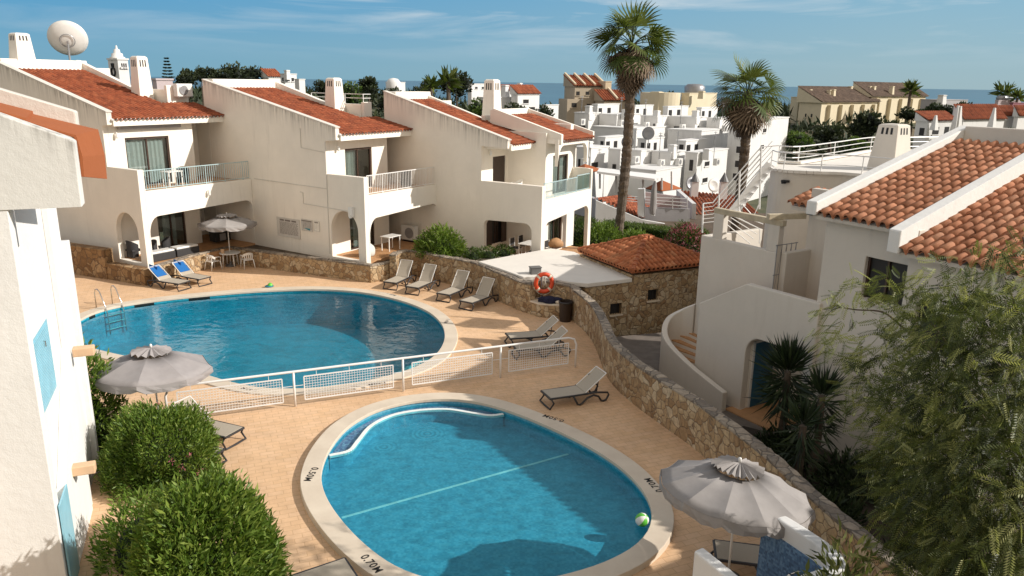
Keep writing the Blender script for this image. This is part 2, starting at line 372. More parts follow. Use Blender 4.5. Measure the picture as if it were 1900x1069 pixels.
M['leaf_oleander'] = leafmat('oleander_leaf', (.03, .066, .010), (.105, .18, .024), (.28, .355, .075), .26)
M['leaf_shrub'] = leafmat('shrub_leaf', (.02, .045, .01), (.06, .11, .02), (.15, .20, .045), .2)
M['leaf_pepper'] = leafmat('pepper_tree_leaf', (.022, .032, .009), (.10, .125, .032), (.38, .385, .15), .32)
M['leaf_palm'] = leafmat('palm_leaf', (.028, .045, .011), (.075, .11, .02), (.20, .235, .06), .22)
M['leaf_dead'] = leafmat('dry_palm_frond', (.07, .045, .028), (.17, .12, .08), (.34, .26, .18), .1, .8)
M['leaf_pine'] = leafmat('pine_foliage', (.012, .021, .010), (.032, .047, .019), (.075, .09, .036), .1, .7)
M['leaf_yucca'] = leafmat('yucca_leaf', (.010, .018, .009), (.025, .045, .018), (.06, .085, .035), .1)
M['leaf_bright'] = leafmat('bright_green_leaf', (.045, .09, .014), (.13, .21, .03), (.26, .34, .07), .28)
M['blossom'] = leafmat('pink_blossom', (.28, .045, .085), (.48, .12, .18), (.62, .26, .30), .2)
# ------------------------------------------------------------------ daylight, sky, camera
SUN_EL, SUN_AZ = R(30.5), R(-8.0)          # azimuth measured from +X towards +Y
sd = Vector((math.cos(SUN_EL) * math.cos(SUN_AZ), math.cos(SUN_EL) * math.sin(SUN_AZ), math.sin(SUN_EL)))
w = bpy.data.worlds.new('World'); bpy.context.scene.world = w; w.use_nodes = True
nt = w.node_tree; bg = nt.nodes['Background']
sky = nt.nodes.new('ShaderNodeTexSky'); sky.sky_type = 'NISHITA'; sky.sun_disc = False
sky.sun_elevation = SUN_EL; sky.sun_rotation = R(90) - SUN_AZ; sky.altitude = 50; sky.air_density = 1.0; sky.dust_density = .6; sky.ozone_density = 2.0
tc = nt.nodes.new('ShaderNodeTexCoord')
sep = nt.nodes.new('ShaderNodeSeparateXYZ'); nt.links.new(tc.outputs['Generated'], sep.inputs[0])
# sea-level haze: clear blue to the left, paler towards the sun on the right
side = ramp(nt, mth(nt, 'MULTIPLY_ADD', sep.outputs['X'], .9, .5), [(.05, 0), (.9, 1)])
low = mix(nt, side, (1.0, 2.5, 3.5), (2.1, 3.15, 3.6)); high = mix(nt, side, (.34, 2.0, 3.8), (1.55, 3.0, 4.0))
band = mix(nt, ramp(nt, sep.outputs['Z'], [(.0, 0), (.10, 1)]), low, high)
grade = mix(nt, ramp(nt, sep.outputs['Z'], [(.10, .92), (.34, 0)]), sky.outputs[0], band)
# thin high cloud streaks
mp = nt.nodes.new('ShaderNodeMapping'); mp.inputs['Scale'].default_value = (2.6, 2.6, 24); mp.inputs['Rotation'].default_value = (0, R(-3), 0); mp.inputs['Location'].default_value = (.35, 0, .2); nt.links.new(tc.outputs['Generated'], mp.inputs['Vector'])
cn = noise(nt, mp.outputs[0], 1.5, 9, .58, .5)
cov = mth(nt, 'MULTIPLY', ramp(nt, sep.outputs['Z'], [(.02, .0), (.085, .9)]), ramp(nt, mth(nt, 'MULTIPLY_ADD', sep.outputs['X'], .9, .5), [(.1, .35), (.45, .75), (.8, .8)]))
cm = mth(nt, 'MULTIPLY', ramp(nt, cn, [(.46, 0), (.66, 1)]), cov)
veil = mix(nt, cm, grade, (4.6, 5.0, 5.2))
# hazy and warm fill added to the unseen sky overhead and behind the viewer
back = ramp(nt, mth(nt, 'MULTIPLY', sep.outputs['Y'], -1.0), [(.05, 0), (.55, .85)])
fill_sky = mix(nt, ramp(nt, sep.outputs['Z'], [(.16, 0), (.45, .6)]), veil, (3.7, 3.6, 3.4))
full = mix(nt, back, fill_sky, (5.3, 4.6, 3.75))
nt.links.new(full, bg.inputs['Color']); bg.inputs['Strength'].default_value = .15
sl = bpy.data.lights.new('sun', 'SUN'); sl.energy = 5.0; sl.angle = R(.5); sl.color = (1.0, .94, .86)
so = bpy.data.objects.new('sun', sl); C.objects.link(so); so.rotation_euler = sd.to_track_quat('Z', 'Y').to_euler(); so.location = sd * 80
cd = bpy.data.cameras.new('camera'); cd.sensor_width = 36; cd.lens = 36 * FOC; cd.clip_end = 60000; cd.clip_start = .1
co = bpy.data.objects.new('camera', cd); C.objects.link(co)
co.matrix_world = Matrix(((CR.x, CU.x, -CF.x, 0), (CR.y, CU.y, -CF.y, 0), (CR.z, CU.z, -CF.z, CAM_H), (0, 0, 0, 1)))
sc = bpy.context.scene; sc.camera = co
sc.view_settings.view_transform = 'Standard'; sc.view_settings.look = 'None'; sc.view_settings.exposure = 0
sc.render.engine = 'CYCLES'; sc.cycles.max_bounces = 8; sc.cycles.diffuse_bounces = 4; sc.cycles.transparent_max_bounces = 24; sc.cycles.caustics_reflective = False; sc.cycles.caustics_refractive = False
try: sc.cycles.use_denoising = True
except Exception: pass
# ------------------------------------------------------------------ ground, sea, deck, pools
def terrain_z(x, y):
    def sm(a, b, t): t = min(1, max(0, (t - a) / (b - a))); return t * t * (3 - 2 * t)
    z = -2.3 - 1.6 * sm(45, 62, y) + 2.6 * sm(92, 112, y) * sm(20, 42, x) + 2.6 * sm(112, 150, y) - 1.0 * sm(170, 260, y)
    z += 5.2 * sm(-2, -45, x) * sm(55, 110, y) * (1 - sm(230, 420, y))
    z -= 46 * sm(300, 900, y)
    return z + .35 * math.sin(x * .11) * math.cos(y * .09)
xs = np.concatenate([np.linspace(-900, -160, 20), np.linspace(-150, 150, 76), np.linspace(160, 900, 20)]); ys = np.concatenate([np.linspace(-30, 60, 22), np.linspace(64, 320, 70), np.linspace(340, 1100, 24)])
V = [(x, y, terrain_z(x, y)) for y in ys for x in xs]; nx = len(xs)
F = [(j * nx + i, j * nx + i + 1, (j + 1) * nx + i + 1, (j + 1) * nx + i) for j in range(len(ys) - 1) for i in range(nx - 1)]
m, nt, N, L, b = newmat('dry_hillside'); v = coords(nt, world=True)
gc = ramp(nt, noise(nt, v, .09, 7, .65), [(.3, (.035, .045, .02)), (.5, (.075, .08, .04)), (.62, (.20, .15, .09)), (.75, (.05, .06, .028))])
L.new(gc, b.inputs['Base Color']); b.inputs['Roughness'].default_value = 1; bump(nt, b, noise(nt, v, 1.2, 6, .7), .8, .3)
tag(link_mesh('ground', npmesh('ground', V, F), m, smooth=True), 'dry scrubby hillside falling towards the sea behind the houses', 'ground', kind='structure')
m, nt, N, L, b = newmat('sea_water'); v = coords(nt, (1, .25, 1), True)
L.new(ramp(nt, noise(nt, v, .0016, 6, .6), [(.35, (.020, .095, .150)), (.65, (.036, .135, .195))]), b.inputs['Base Color']); b.inputs['Roughness'].default_value = .35
bump(nt, b, noise(nt, v, .05, 5), .5, 2.0)
tag(MB().add([(-50000, 420, -48), (50000, 420, -48), (50000, 52000, -48), (-50000, 52000, -48)], [(0, 1, 2, 3)]).build('sea', m), 'calm blue sea along the horizon', 'sea', kind='structure')

big = closed_spline([(-16.52, 27.69), (-16.22, 28.77), (-15.72, 29.48), (-14.57, 30.33), (-12.68, 31.27), (-10.62, 32.04), (-8.42, 32.39), (-6.82, 32.2), (-4.74, 30.92), (-3.37, 29.47), (-2.65, 27.8), (-2.35, 26.15), (-2.41, 24.66), (-2.73, 23.66), (-3.19, 22.81), (-4.36, 21.75), (-6.0, 21.1), (-7.3, 21.05), (-8.4, 21.45), (-9.6, 22.25), (-11.4, 23.2), (-13.31, 23.85), (-14.9, 24.6), (-16.1, 25.9)], 110, 1)
small = closed_spline([(-4.35, 16.06), (-4.45, 17.1), (-4.30, 18.49), (-3.78, 19.5), (-2.8, 20.17), (-1.75, 20.38), (-.78, 20.12), (.16, 19.4), (1.14, 18.45), (2.05, 17.42), (2.64, 16.5), (3.0, 15.44), (3.06, 14.7), (2.95, 14.09), (2.7, 13.56), (2.32, 13.11), (1.63, 12.6), (.6, 12.15), (-.5, 11.98), (-1.4, 12.15), (-1.97, 12.43), (-2.46, 12.83), (-3.16, 13.63), (-3.82, 14.61), (-4.2, 15.45)], 100, 1)
big = offset(big, .05); small = offset(small, .10)
right_in = [(2.35, 28.5), (2.72, 27.2), (2.92, 26.0), (3.0, 24.4), (3.03, 22.9), (3.2, 21.7), (3.6, 20.4), (4.2, 18.95), (4.75, 17.65), (5.3, 15.9), (5.58, 14.9), (5.85, 13.6), (6.15, 12.3), (6.6, 10.8), (7.3, 8.8)]
left_in = [(-5.35, 33.98), (-5.22, 34.65), (-4.75, 34.93), (-4.1, 34.55), (-3.4, 33.98), (-1.83, 32.85), (-.74, 31.25), (.2, 29.75), (.74, 29.18)]
low_in = [(-5.3, 34.9), (-6.44, 33.92), (-9.5, 35.22), (-12.65, 36.6), (-14.25, 37.3), (-15.4, 35.15), (-16.1, 33.2)]
b1w_in = [(-16.12, 32.88), (-16.48, 33.02), (-18.3, 33.9)]
deckpoly = [(-26, 7), (8.6, 7), (7.6, 8.8), (6.8, 10.8), (6.3, 12.3), (6.0, 13.6), (5.7, 14.9), (5.45, 15.9), (4.9, 17.65), (4.35, 18.95), (3.75, 20.4), (3.33, 21.7), (3.15, 22.9), (3.12, 24.4), (3.04, 26), (2.85, 27.2), (2.5, 28.7), (2.0, 29.4), (1.15, 29.9), (.7, 29.35), (.3, 29.9), (-.65, 31.4), (-1.75, 33), (-3.3, 34.1), (-4.7, 35.1), (-5.5, 35.1), (-6.44, 34.05), (-12.65, 36.75), (-14.3, 37.45), (-15.55, 35.2), (-16.2, 33.15), (-18.3, 34.05), (-26, 38)]
hole_b = [(p.x, p.y) for p in offset(big, .2)]; hole_s = [(p.x, p.y) for p in offset(small, .2)]
dv, df = tri2d(deckpoly, [hole_b, hole_s])
tag(MB().add([(x, y, 0) for x, y in dv], df).build('deck', M['pavers']), 'tan brick paved sun deck around the two pools', 'deck', kind='structure')
# ground beyond the deck walls
alley = [(3.12, 24.4), (2.9, 26.5), (2.2, 29), (4.0, 28.6), (6.2, 29.3), (9, 30.5), (12, 34), (30, 30), (30, 2), (8.7, 2), (8.9, 7), (6.9, 10.8), (6.1, 13.6), (5.5, 15.9), (4.3, 19), (3.4, 21.7)]
av, af = tri2d(alley); tag(MB().add([(x, y, -.72) for x, y in av], af).build('alley_pavement', M['asphalt']), 'shaded grey path below the stone wall', 'path', kind='structure')
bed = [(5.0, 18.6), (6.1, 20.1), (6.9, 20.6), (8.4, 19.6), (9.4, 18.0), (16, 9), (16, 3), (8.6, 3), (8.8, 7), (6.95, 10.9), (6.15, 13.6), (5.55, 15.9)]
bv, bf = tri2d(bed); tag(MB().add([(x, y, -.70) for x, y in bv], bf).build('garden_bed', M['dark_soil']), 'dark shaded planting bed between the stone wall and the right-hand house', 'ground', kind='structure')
gard = [(-5.2, 35.2), (-3.3, 34.3), (-1.6, 33.1), (-.5, 31.6), (.5, 30.2), (1.2, 30.0), (3, 31.5), (9, 33), (12, 36), (40, 42), (40, 56), (4, 58), (-4, 50), (-9, 44)]
gv, gf = tri2d(gard); tag(MB().add([(x, y, -.35) for x, y in gv], gf).build('garden_soil', M['soil']), 'planted garden ground behind the pool house', 'ground', kind='structure')

def ring(mb, A, B, fa, fb):     # strip between two loops with heights
    k = len(A); s = [(p.x, p.y, fa) for p in A] + [(p.x, p.y, fb) for p in B]
    mb.add(s, [(i, (i + 1) % k, k + (i + 1) % k, k + i) for i in range(k)])
def text_mesh(name, body, loc, ang, size, mat, parent, tilt=None):
    cu = bpy.data.curves.new(name, 'FONT'); cu.body = body; cu.size = size; cu.align_x = 'CENTER'; cu.align_y = 'CENTER'; cu.space_character = 1.15; cu.offset = .004 * size / .2
    o = bpy.data.objects.new(name, cu); C.objects.link(o); bpy.context.view_layer.update()
    me = bpy.data.meshes.new_from_object(o.evaluated_get(bpy.context.evaluated_depsgraph_get())); bpy.data.objects.remove(o)
    q = link_mesh(name, me, mat, parent); q.location = loc; q.rotation_euler = tilt if tilt else (0, 0, ang); return q
def pool(name, label, P, top, depth, basin_mat, joint):
    t = thing(name, label, 'pool')
    cop = MB(); lip = offset(P, -.03); out = offset(P, .44); outb = offset(P, .46)
    ring(cop, lip, out, top, top); ring(cop, out, outb, top, -.05); ring(cop, lip, lip, top, top - .09); ring(cop, lip, offset(P, .015), top - .09, top - .09)
    cop.build('coping', M['limestone'] if not joint else joint, t, bev=.012)
    bs = MB(); k = len(P); ring(bs, P, P, top - .06, -depth); fv, ff = tri2d([(p.x, p.y) for p in P]); bs.add([(x, y, -depth) for x, y in fv], ff)
    bs.build('basin', basin_mat, t); return t
m, nt, N, L, b = newmat('jointed_pool_coping'); v = coords(nt, world=True)
L.new(mix(nt, ramp(nt, noise(nt, v, 1.1, 6, .6), [(.3, 0), (.7, 1)]), (.58, .49, .385), (.70, .61, .49)), b.inputs['Base Color']); b.inputs['Roughness'].default_value = .7; bump(nt, b, noise(nt, v, 18, 4), .15, .01)
M['coping'] = m
pb = pool('swimming_pool', 'large freeform swimming pool with pale stone edge and teal water', big, .045, 1.55, M['basin'], M['coping'])
ps = pool('paddling_pool', 'small oval paddling pool with raised pale stone edge', small, .13, .42, M['basin_small'], M['coping'])
M['water_small'] = water('paddling_pool_water', (.40, .735, .785), .10, 3.0, .5, rings=((-2.18, 18.4, .55, .5), (-3.2, 17.6, .45, .35)))
for nm, P, z, mt, lb in (('pool_water', big, -.10, M['water_big'], 'rippled teal water of the large pool'), ('pool_water', small, -.03, M['water_small'], 'clear light blue water of the paddling pool')):
    fv, ff = tri2d([(p.x, p.y) for p in offset(P, -.002)])
    ff = [f if (Vector((*fv[f[1]], 0)) - Vector((*fv[f[0]], 0))).cross(Vector((*fv[f[2]], 0)) - Vector((*fv[f[0]], 0))).z > 0 else f[::-1] for f in ff]; o = MB().add([(x, y, z) for x, y in fv], ff).build(nm, mt, fix=False); tag(o, lb, 'water', kind='structure')
for body, p, d in (('0.50M', (577, 880), (-.06, -1)), ('0.70M', (689, 1046), (.62, -.78)), ('0.50M', (1027, 776), (-.80, .55)), ('0.70M', (1213, 900), (-.32, .95))):
    q = G(*p, .132); text_mesh('depth_mark', body, (q.x, q.y, .1345), math.atan2(d[1], d[0]), .23, M['paint_black'], ps)
for p, d in (((829, 596), (-.2, -1)), ((726, 546.5), (.75, -.6)), ((463, 722.5), (-.9, .3)), ((700, 712), (-.9, -.4))):
    q = G(*p, .045); text_mesh('depth_mark', '1.40M', (q.x, q.y, .0495), math.atan2(d[1], d[0]), .2, M['ink'], pb)
# corner steps, skimmer mouths of the large pool
cx, cy = -2.9, 24.0
st = MB()
for i in range(4):
    r_ = 2.4 - i * .45; pts = [p for p in arc(cx + .55, cy - .2, r_, r_ * 1.1, 120, 262, 24) if pinp(p, [(q.x, q.y) for q in offset(big, .06)])]
    if len(pts) > 3:
        ol = pts + [(cx + 1.2, cy - 1.0)] if False else pts
        z = -1.2 + i * .3
        for a, b_ in zip(pts[:-1], pts[1:]):
            A, B = Vector((*a, 0)), Vector((*b_, 0)); inn = Vector((cx + .55, cy - .2, 0)); A2, B2 = A.lerp(inn, .45 / r_), B.lerp(inn, .45 / r_)
            st.add([(A.x, A.y, -1.55), (B.x, B.y, -1.55), (B.x, B.y, z), (A.x, A.y, z), (A2.x, A2.y, z), (B2.x, B2.y, z)], [(0, 1, 2, 3), (3, 2, 5, 4)])
st.build('entry_steps', M['white_line'], pb)
for p in ((668 / 3.8, 500 + 318 / 3.8), (1035 / 3.8, 500 + 243 / 3.8), (1415 / 3.8, 500 + 193 / 3.8)):
    q = G(p[0], p[1] - 2, 0); q2 = min(big, key=lambda a: (a - Vector((q.x, q.y))).length); i = big.index(q2); t_ = (big[(i + 1) % len(big)] - big[i - 1]).normalized(); nrm = Vector((t_.y, -t_.x))
    if pinp(q2 + nrm * .3, [(a.x, a.y) for a in big]): nrm = -nrm
    Mx = Matrix(((t_.x, nrm.x, 0, q2.x), (t_.y, nrm.y, 0, q2.y), (0, 0, 1, 0), (0, 0, 0, 1)))
    MB().box(-.42, .42, -.012, .02, -.17, -.015, Mx).build('skimmer', M['dark_void'], pb)
# mosaic shelf and white lines in the paddling pool
line_px = [(611, 849.4), (647.7, 840.7), (665, 821.6), (689, 793.8), (727.6, 774.7), (776, 765.3), (828.3, 763.2), (873.4, 769.5), (908, 774.7), (934, 772.2)]
edge = open_spline([G(u, v, -.09).to_2d() for u, v in line_px], 6)
sp = [(p.x, p.y) for p in small]; i0 = min(range(len(small)), key=lambda i: (small[i] - edge[0]).length); i1 = min(range(len(small)), key=lambda i: (small[i] - edge[-1]).length)
st_ = 1 if ((i1 - i0) % len(small)) < len(small) / 2 else -1; loop = []; i = i1
while i != i0: loop.append(small[i]); i = (i - st_) % len(small)
loop.append(small[i0]); ol = [(p.x, p.y) for p in edge] + [(p.x, p.y) for p in loop]
sv, sf = tri2d(ol); MB().add([(x, y, -.12) for x, y in sv], sf).build('mosaic_shelf', M['shelf'], ps)
kb = MB()
for a, b_ in zip(edge[:-1], edge[1:]): kb.bar((a.x, a.y, -.05), (b_.x, b_.y, -.05), .10, .07)
kb.build('shelf_kerb', M['white_line'], ps)
kb = MB()
for a, b_ in zip(edge[:-1], edge[1:]): kb.add([(a.x, a.y, -.42), (b_.x, b_.y, -.42), (b_.x, b_.y, -.112), (a.x, a.y, -.112)], [(0, 1, 2, 3)])
kb.build('shelf_riser', M['basin_small'], ps)
a, b_ = G(634, 961, -.42), G(1078, 836, -.42); MB().bar((a.x, a.y, -.416), (b_.x, b_.y, -.416), .07, .006).build('lane_line', M['white_line'], ps)

# ------------------------------------------------------------------ stone walls
def wall_sweep(name, label, path, thick, z0, z1, side=1, mat='masonry', cap='wallcap', caph=.07, spline=True, ztop=None):
    P = open_spline([Vector(p) for p in path], 6) if spline else [Vector(p) for p in path]
    k = len(P); T = [(P[min(i + 1, k - 1)] - P[max(i - 1, 0)]).normalized() for i in range(k)]
    Nn = [Vector((t.y, -t.x)) * side for t in T]; rnd = random.Random(5)
    t = thing(name, label, 'wall', (P[k // 2].x, P[k // 2].y, 0)); off = Vector((P[k // 2].x, P[k // 2].y, 0))
    def strip(mb, d0, d1, za, zb):
        vs = []
        for i in range(k):
            a, b = P[i] + Nn[i] * d0, P[i] + Nn[i] * d1; zt = zb(i) if callable(zb) else zb; zl = za(i) if callable(za) else za
            vs += [(a.x - off.x, a.y - off.y, zl), (b.x - off.x, b.y - off.y, zl), (b.x - off.x, b.y - off.y, zt), (a.x - off.x, a.y - off.y, zt)]
        fs = [(i * 4 + j, i * 4 + (j + 1) % 4, (i + 1) * 4 + (j + 1) % 4, (i + 1) * 4 + j) for i in range(k - 1) for j in range(4)] + [(0, 1, 2, 3), tuple((k - 1) * 4 + j for j in (3, 2, 1, 0))]
        mb.add(vs, fs)
    zt = ztop or (lambda i: z1)
    jit = [rnd.uniform(-.02, .02) for _ in range(k)]
    b = MB(); strip(b, 0, thick, z0, lambda i: zt(i) - caph); b.build('masonry', M[mat], t)
    b = MB(); strip(b, -.02, thick + .02, lambda i: zt(i) - caph, lambda i: zt(i) + jit[i]); b.build('coping', M[cap], t, bev=.015)
    return t
wall_sweep('stone_wall', 'long curving rubble stone wall along the right edge of the deck', right_in, .27, -2.2, 1.25, -1)
wall_sweep('stone_wall', 'rubble stone wall behind the row of four sun loungers', left_in, .30, -1.2, 1.25, -1)
wall_sweep('stone_wall', 'low rubble wall below the side of the middle townhouse', low_in, .28, -.3, .83, -1, cap='wallcap', spline=False)
wall_sweep('stone_wall', 'brown rubble wall under the arch of the left townhouse', b1w_in, .4, -.3, .74, -1, mat='masonry_dark', cap='masonry_dark', spline=False)
wall_sweep('stone_wall', 'taller brown rubble wall under the blank side of the left townhouse', [(-18.3, 33.9), (-20.95, 35.05), (-26, 37.3)], .45, -.3, 1.37, -1, mat='masonry_dark', cap='masonry_dark', spline=False)
t = thing('stone_bench', 'rubble stone bench in the wall recess under the lifebuoy', 'bench', (1.3, 29.3, 0))
bench = [(.72 - 1.3, -.12), (1.08 - 1.3, -.52), (2.28 - 1.3, -.75), (2.3 - 1.3, -.3), (1.2 - 1.3, .55), (.9 - 1.3, .25)]
MB().prism(bench, [], XY, -.3, .50).build('base', M['masonry'], t)
MB().prism([(x * 1.02, y * 1.02) for x, y in bench], [], XY, .50, .56).build('seat', M['limestone'], t, bev=.015)
tt = wall_sweep('stone_wall', 'short rubble wall at the back of the recess with the lifebuoy', [(.72, 29.25), (1.12, 29.82), (2.25, 29.05), (2.42, 28.45)], .28, -.9, 1.25, -1, spline=False)
def slab(name, label, poly, z, mat, cat='terrace', h=.35):
    o = MB().prism(poly, [], XY, z - h, z).build(name, mat); return tag(o, label, cat, kind='structure')
slab('terrace', 'narrow raised strip between the low stone wall and the middle townhouse', [(-6.6, 34.3), (-12.6, 36.95), (-14.2, 37.6), (-13, 41), (-5, 36)], .70, M['soil'])
# ------------------------------------------------------------------ pool fence
FA = R(22.6); fe = Vector((math.cos(FA), math.sin(FA))); f0 = Vector((-6.1, 19.93))
t = thing('pool_fence', 'white tubular fence with wire mesh panels between the two pools', 'fence', (f0.x, f0.y, 0), FA)
ends = (-3.3, 8.9)
rail = [(ends[0], 0, .35), (ends[0], 0, .80), (ends[0] + .07, 0, .97), (ends[0] + .3, 0, 1.05)] + [(x, 0, 1.05) for x in (-2, 0, 3, 6)] + [(ends[1] - .3, 0, 1.05), (ends[1] - .08, 0, .98), (ends[1], 0, .80), (ends[1], 0, .0)]
rail[0] = (ends[0], 0, 0.0)
MB().tube(rail, .034, 10).build('handrail', M['white_paint'], t, smooth=True)
for x in (0, 3.14, 6.26): MB().tube([(x, 0, 0), (x, 0, 1.04)], .032, 10).build('post', M['white_paint'], t, smooth=True)
for x0, x1 in ((-3.02, -.32), (.28, 2.84), (3.42, 5.98), (6.54, 8.62)):
    p = MB(); z0, z1 = .17, .87
    for a, b_ in (((x0, 0, z0), (x1, 0, z0)), ((x0, 0, z1), (x1, 0, z1)), ((x0, 0, z0), (x0, 0, z1)), ((x1, 0, z0), (x1, 0, z1))): p.bar(a, b_, .03, .03)
    fr = p.build('mesh_panel_frame', M['white_paint'], t)
    q = MB(); n = int((x1 - x0) / .075)
    for i in range(1, n): x = x0 + (x1 - x0) * i / n; q.bar((x, 0, z0), (x, 0, z1), .010, .010)
    for i in range(1, 9): z = z0 + (z1 - z0) * i / 9; q.bar((x0, 0, z), (x1, 0, z), .010, .010)
    q.build('wire_mesh', M['white_paint'], fr)
    q = MB()
    for x in (x0 + .35, (x0 + x1) / 2, x1 - .35): q.bar((x, 0, z1), (x, 0, 1.03), .014, .014)
    for s, xe in ((-1, x0), (1, x1)): q.bar((xe, 0, .62), (xe + s * .29, 0, .62), .014, .014)
    q.build('bracket', M['white_paint'], fr)
# ------------------------------------------------------------------ sun loungers
def lounger(loc, az, label, group, recline=50):
    t = thing('sun_lounger', label, 'sun lounger', (loc[0], loc[1], 0), az, group)
    sl = MB(); pts = [(.02, .355), (.4, .345), (.8, .335), (1.13, .34)]
    for (x0, z0), (x1, z1) in zip(pts[:-1], pts[1:]): sl.bar((x0, 0, z0), (x1, 0, z1), .60, .012)
    sl.build('seat', M['sling'], t)
    c, s = math.cos(R(recline)), math.sin(R(recline)); bx, bz = 1.13, .35
    br = MB(); n = 5
    for i in range(n):
        a, b_ = .80 * i / n, .80 * (i + 1) / n; sag = lambda q: -.03 * math.sin(PI * q / .8)
        br.bar((bx + c * a - s * sag(a), 0, bz + s * a + c * sag(a)), (bx + c * b_ - s * sag(b_), 0, bz + s * b_ + c * sag(b_)), .58, .012)
    bk = br.build('backrest', M['sling'], t)
    e = MB()
    for y in (-.3, .3): e.bar((bx, y, bz), (bx + c * .83, y, bz + s * .83), .022, .022)
    e.bar((bx + c * .83, -.3, bz + s * .83), (bx + c * .83, .3, bz + s * .83), .022, .022); e.build('backrest_edge', M['plastic_white'], bk)
    f = MB()
    for y in (-.32, .32): f.bar((0, y, .33), (1.2, y, .315), .04, .05)
    for x in (.0, 1.18): f.bar((x, -.33, .325), (x, .33, .325), .05, .045)
    f.bar((.62, -.3, .29), (.62, .3, .29), .06, .05)
    f.build('frame', M['frame_dark'], t, bev=.006)
    l = MB(); l.tube([(.02, -.31, .33), (.10, -.33, .18), (-.02, -.34, .03), (-.03, 0, .025), (-.02, .34, .03), (.10, .33, .18), (.02, .31, .33)], .028, 8); l.build('foot_leg', M['frame_dark'], t, smooth=True)
    for y in (-.335, .335):
        l = MB(); l.tube([(.72, y, .31), (.86, y, .05), (.94, y, .022), (1.02, y, .06), (1.18, y, .20), (1.38, y, .255), (1.54, y, .19), (1.63, y, .05), (1.70, y, .022), (1.80, y, .05), (1.88, y, .20), (1.84, y, .27), (1.5, y, .325), (1.12, y, .33)], .030, 8)
        l.build('rear_leg', M['frame_dark'], t, smooth=True)
        MB().bar((1.48, y * .93, .32), (bx + c * .52, y * .86, bz + s * .52), .02, .03).build('prop', M['frame_dark'], t)
    return t
gl = 'sun loungers set out around the pools'
def cen(loc, az): return loc
L1 = lounger((-14.29, 31.95), R(155), 'lounger with a blue towel, nearest the ladder corner of the large pool', gl, 38)
L2 = lounger((-13.70, 32.75), R(150), 'lounger with a blue towel beside the white plastic chair', gl, 38)
lounger((-5.41, 32.5), R(70), 'empty taupe lounger at the left end of the row of four by the stone wall', gl, 52)
lounger((-4.34, 31.75), R(66), 'empty taupe lounger second from the left in the row of four', gl, 52)
lounger((-2.90, 30.74), R(62), 'empty taupe lounger third from the left in the row of four', gl, 52)
lounger((-1.87, 29.62), R(57), 'taupe lounger at the right end of the row of four, backrest half shaded', gl, 52)
lounger((-.12, 25.42), R(16), 'lounger between the brown bin and the mesh fence, farther of two', gl, 40)
lounger((.12, 24.25), R(15), 'lounger directly behind the last mesh panel of the fence', gl, 40)
lounger((1.02, 20.25), R(23), 'lone lounger on the near side of the fence by the paddling pool', gl, 38)
lounger((-6.95, 17.54), R(156), 'lounger with its foot end sticking out from behind the rounded bush', gl, 40)
lounger((-7.0, 16.35), R(158), 'lounger almost wholly hidden by the bush, only a dark leg showing', gl, 40)
lounger((-2.88, 12.12), R(212), 'lounger cut off by the bottom edge below the paddling pool', gl, 10)
lounger((4.0, 12.85), R(-10), 'shaded lounger under the large grey parasol', gl, 15)
for Lg, lb in ((L1, 'blue towel over the backrest of the lounger nearest the pool ladder'), (L2, 'blue towel over the backrest of the lounger beside the white chair')):
    c, s = math.cos(R(38)), math.sin(R(38)); az = Lg.rotation_euler.z; tw = MB()
    for a, b_ in ((.20, .40), (.40, .60), (.60, .845)): tw.bar((1.13 + c * a - s * -.012, 0, .35 + s * a + c * .002), (1.13 + c * b_ + s * .012, 0, .35 + s * b_ + c * .002), .50, .014)
    tw.bar((1.13 + c * .85, 0, .35 + s * .85 + .01), (1.13 + c * .85 + .05, 0, .35 + s * .85 - .25), .50, .012)
    o = tw.build('towel', M['towel']); o.location = Lg.location; o.rotation_euler = Lg.rotation_euler; tag(o, lb, 'towel', 'blue towels on the loungers')
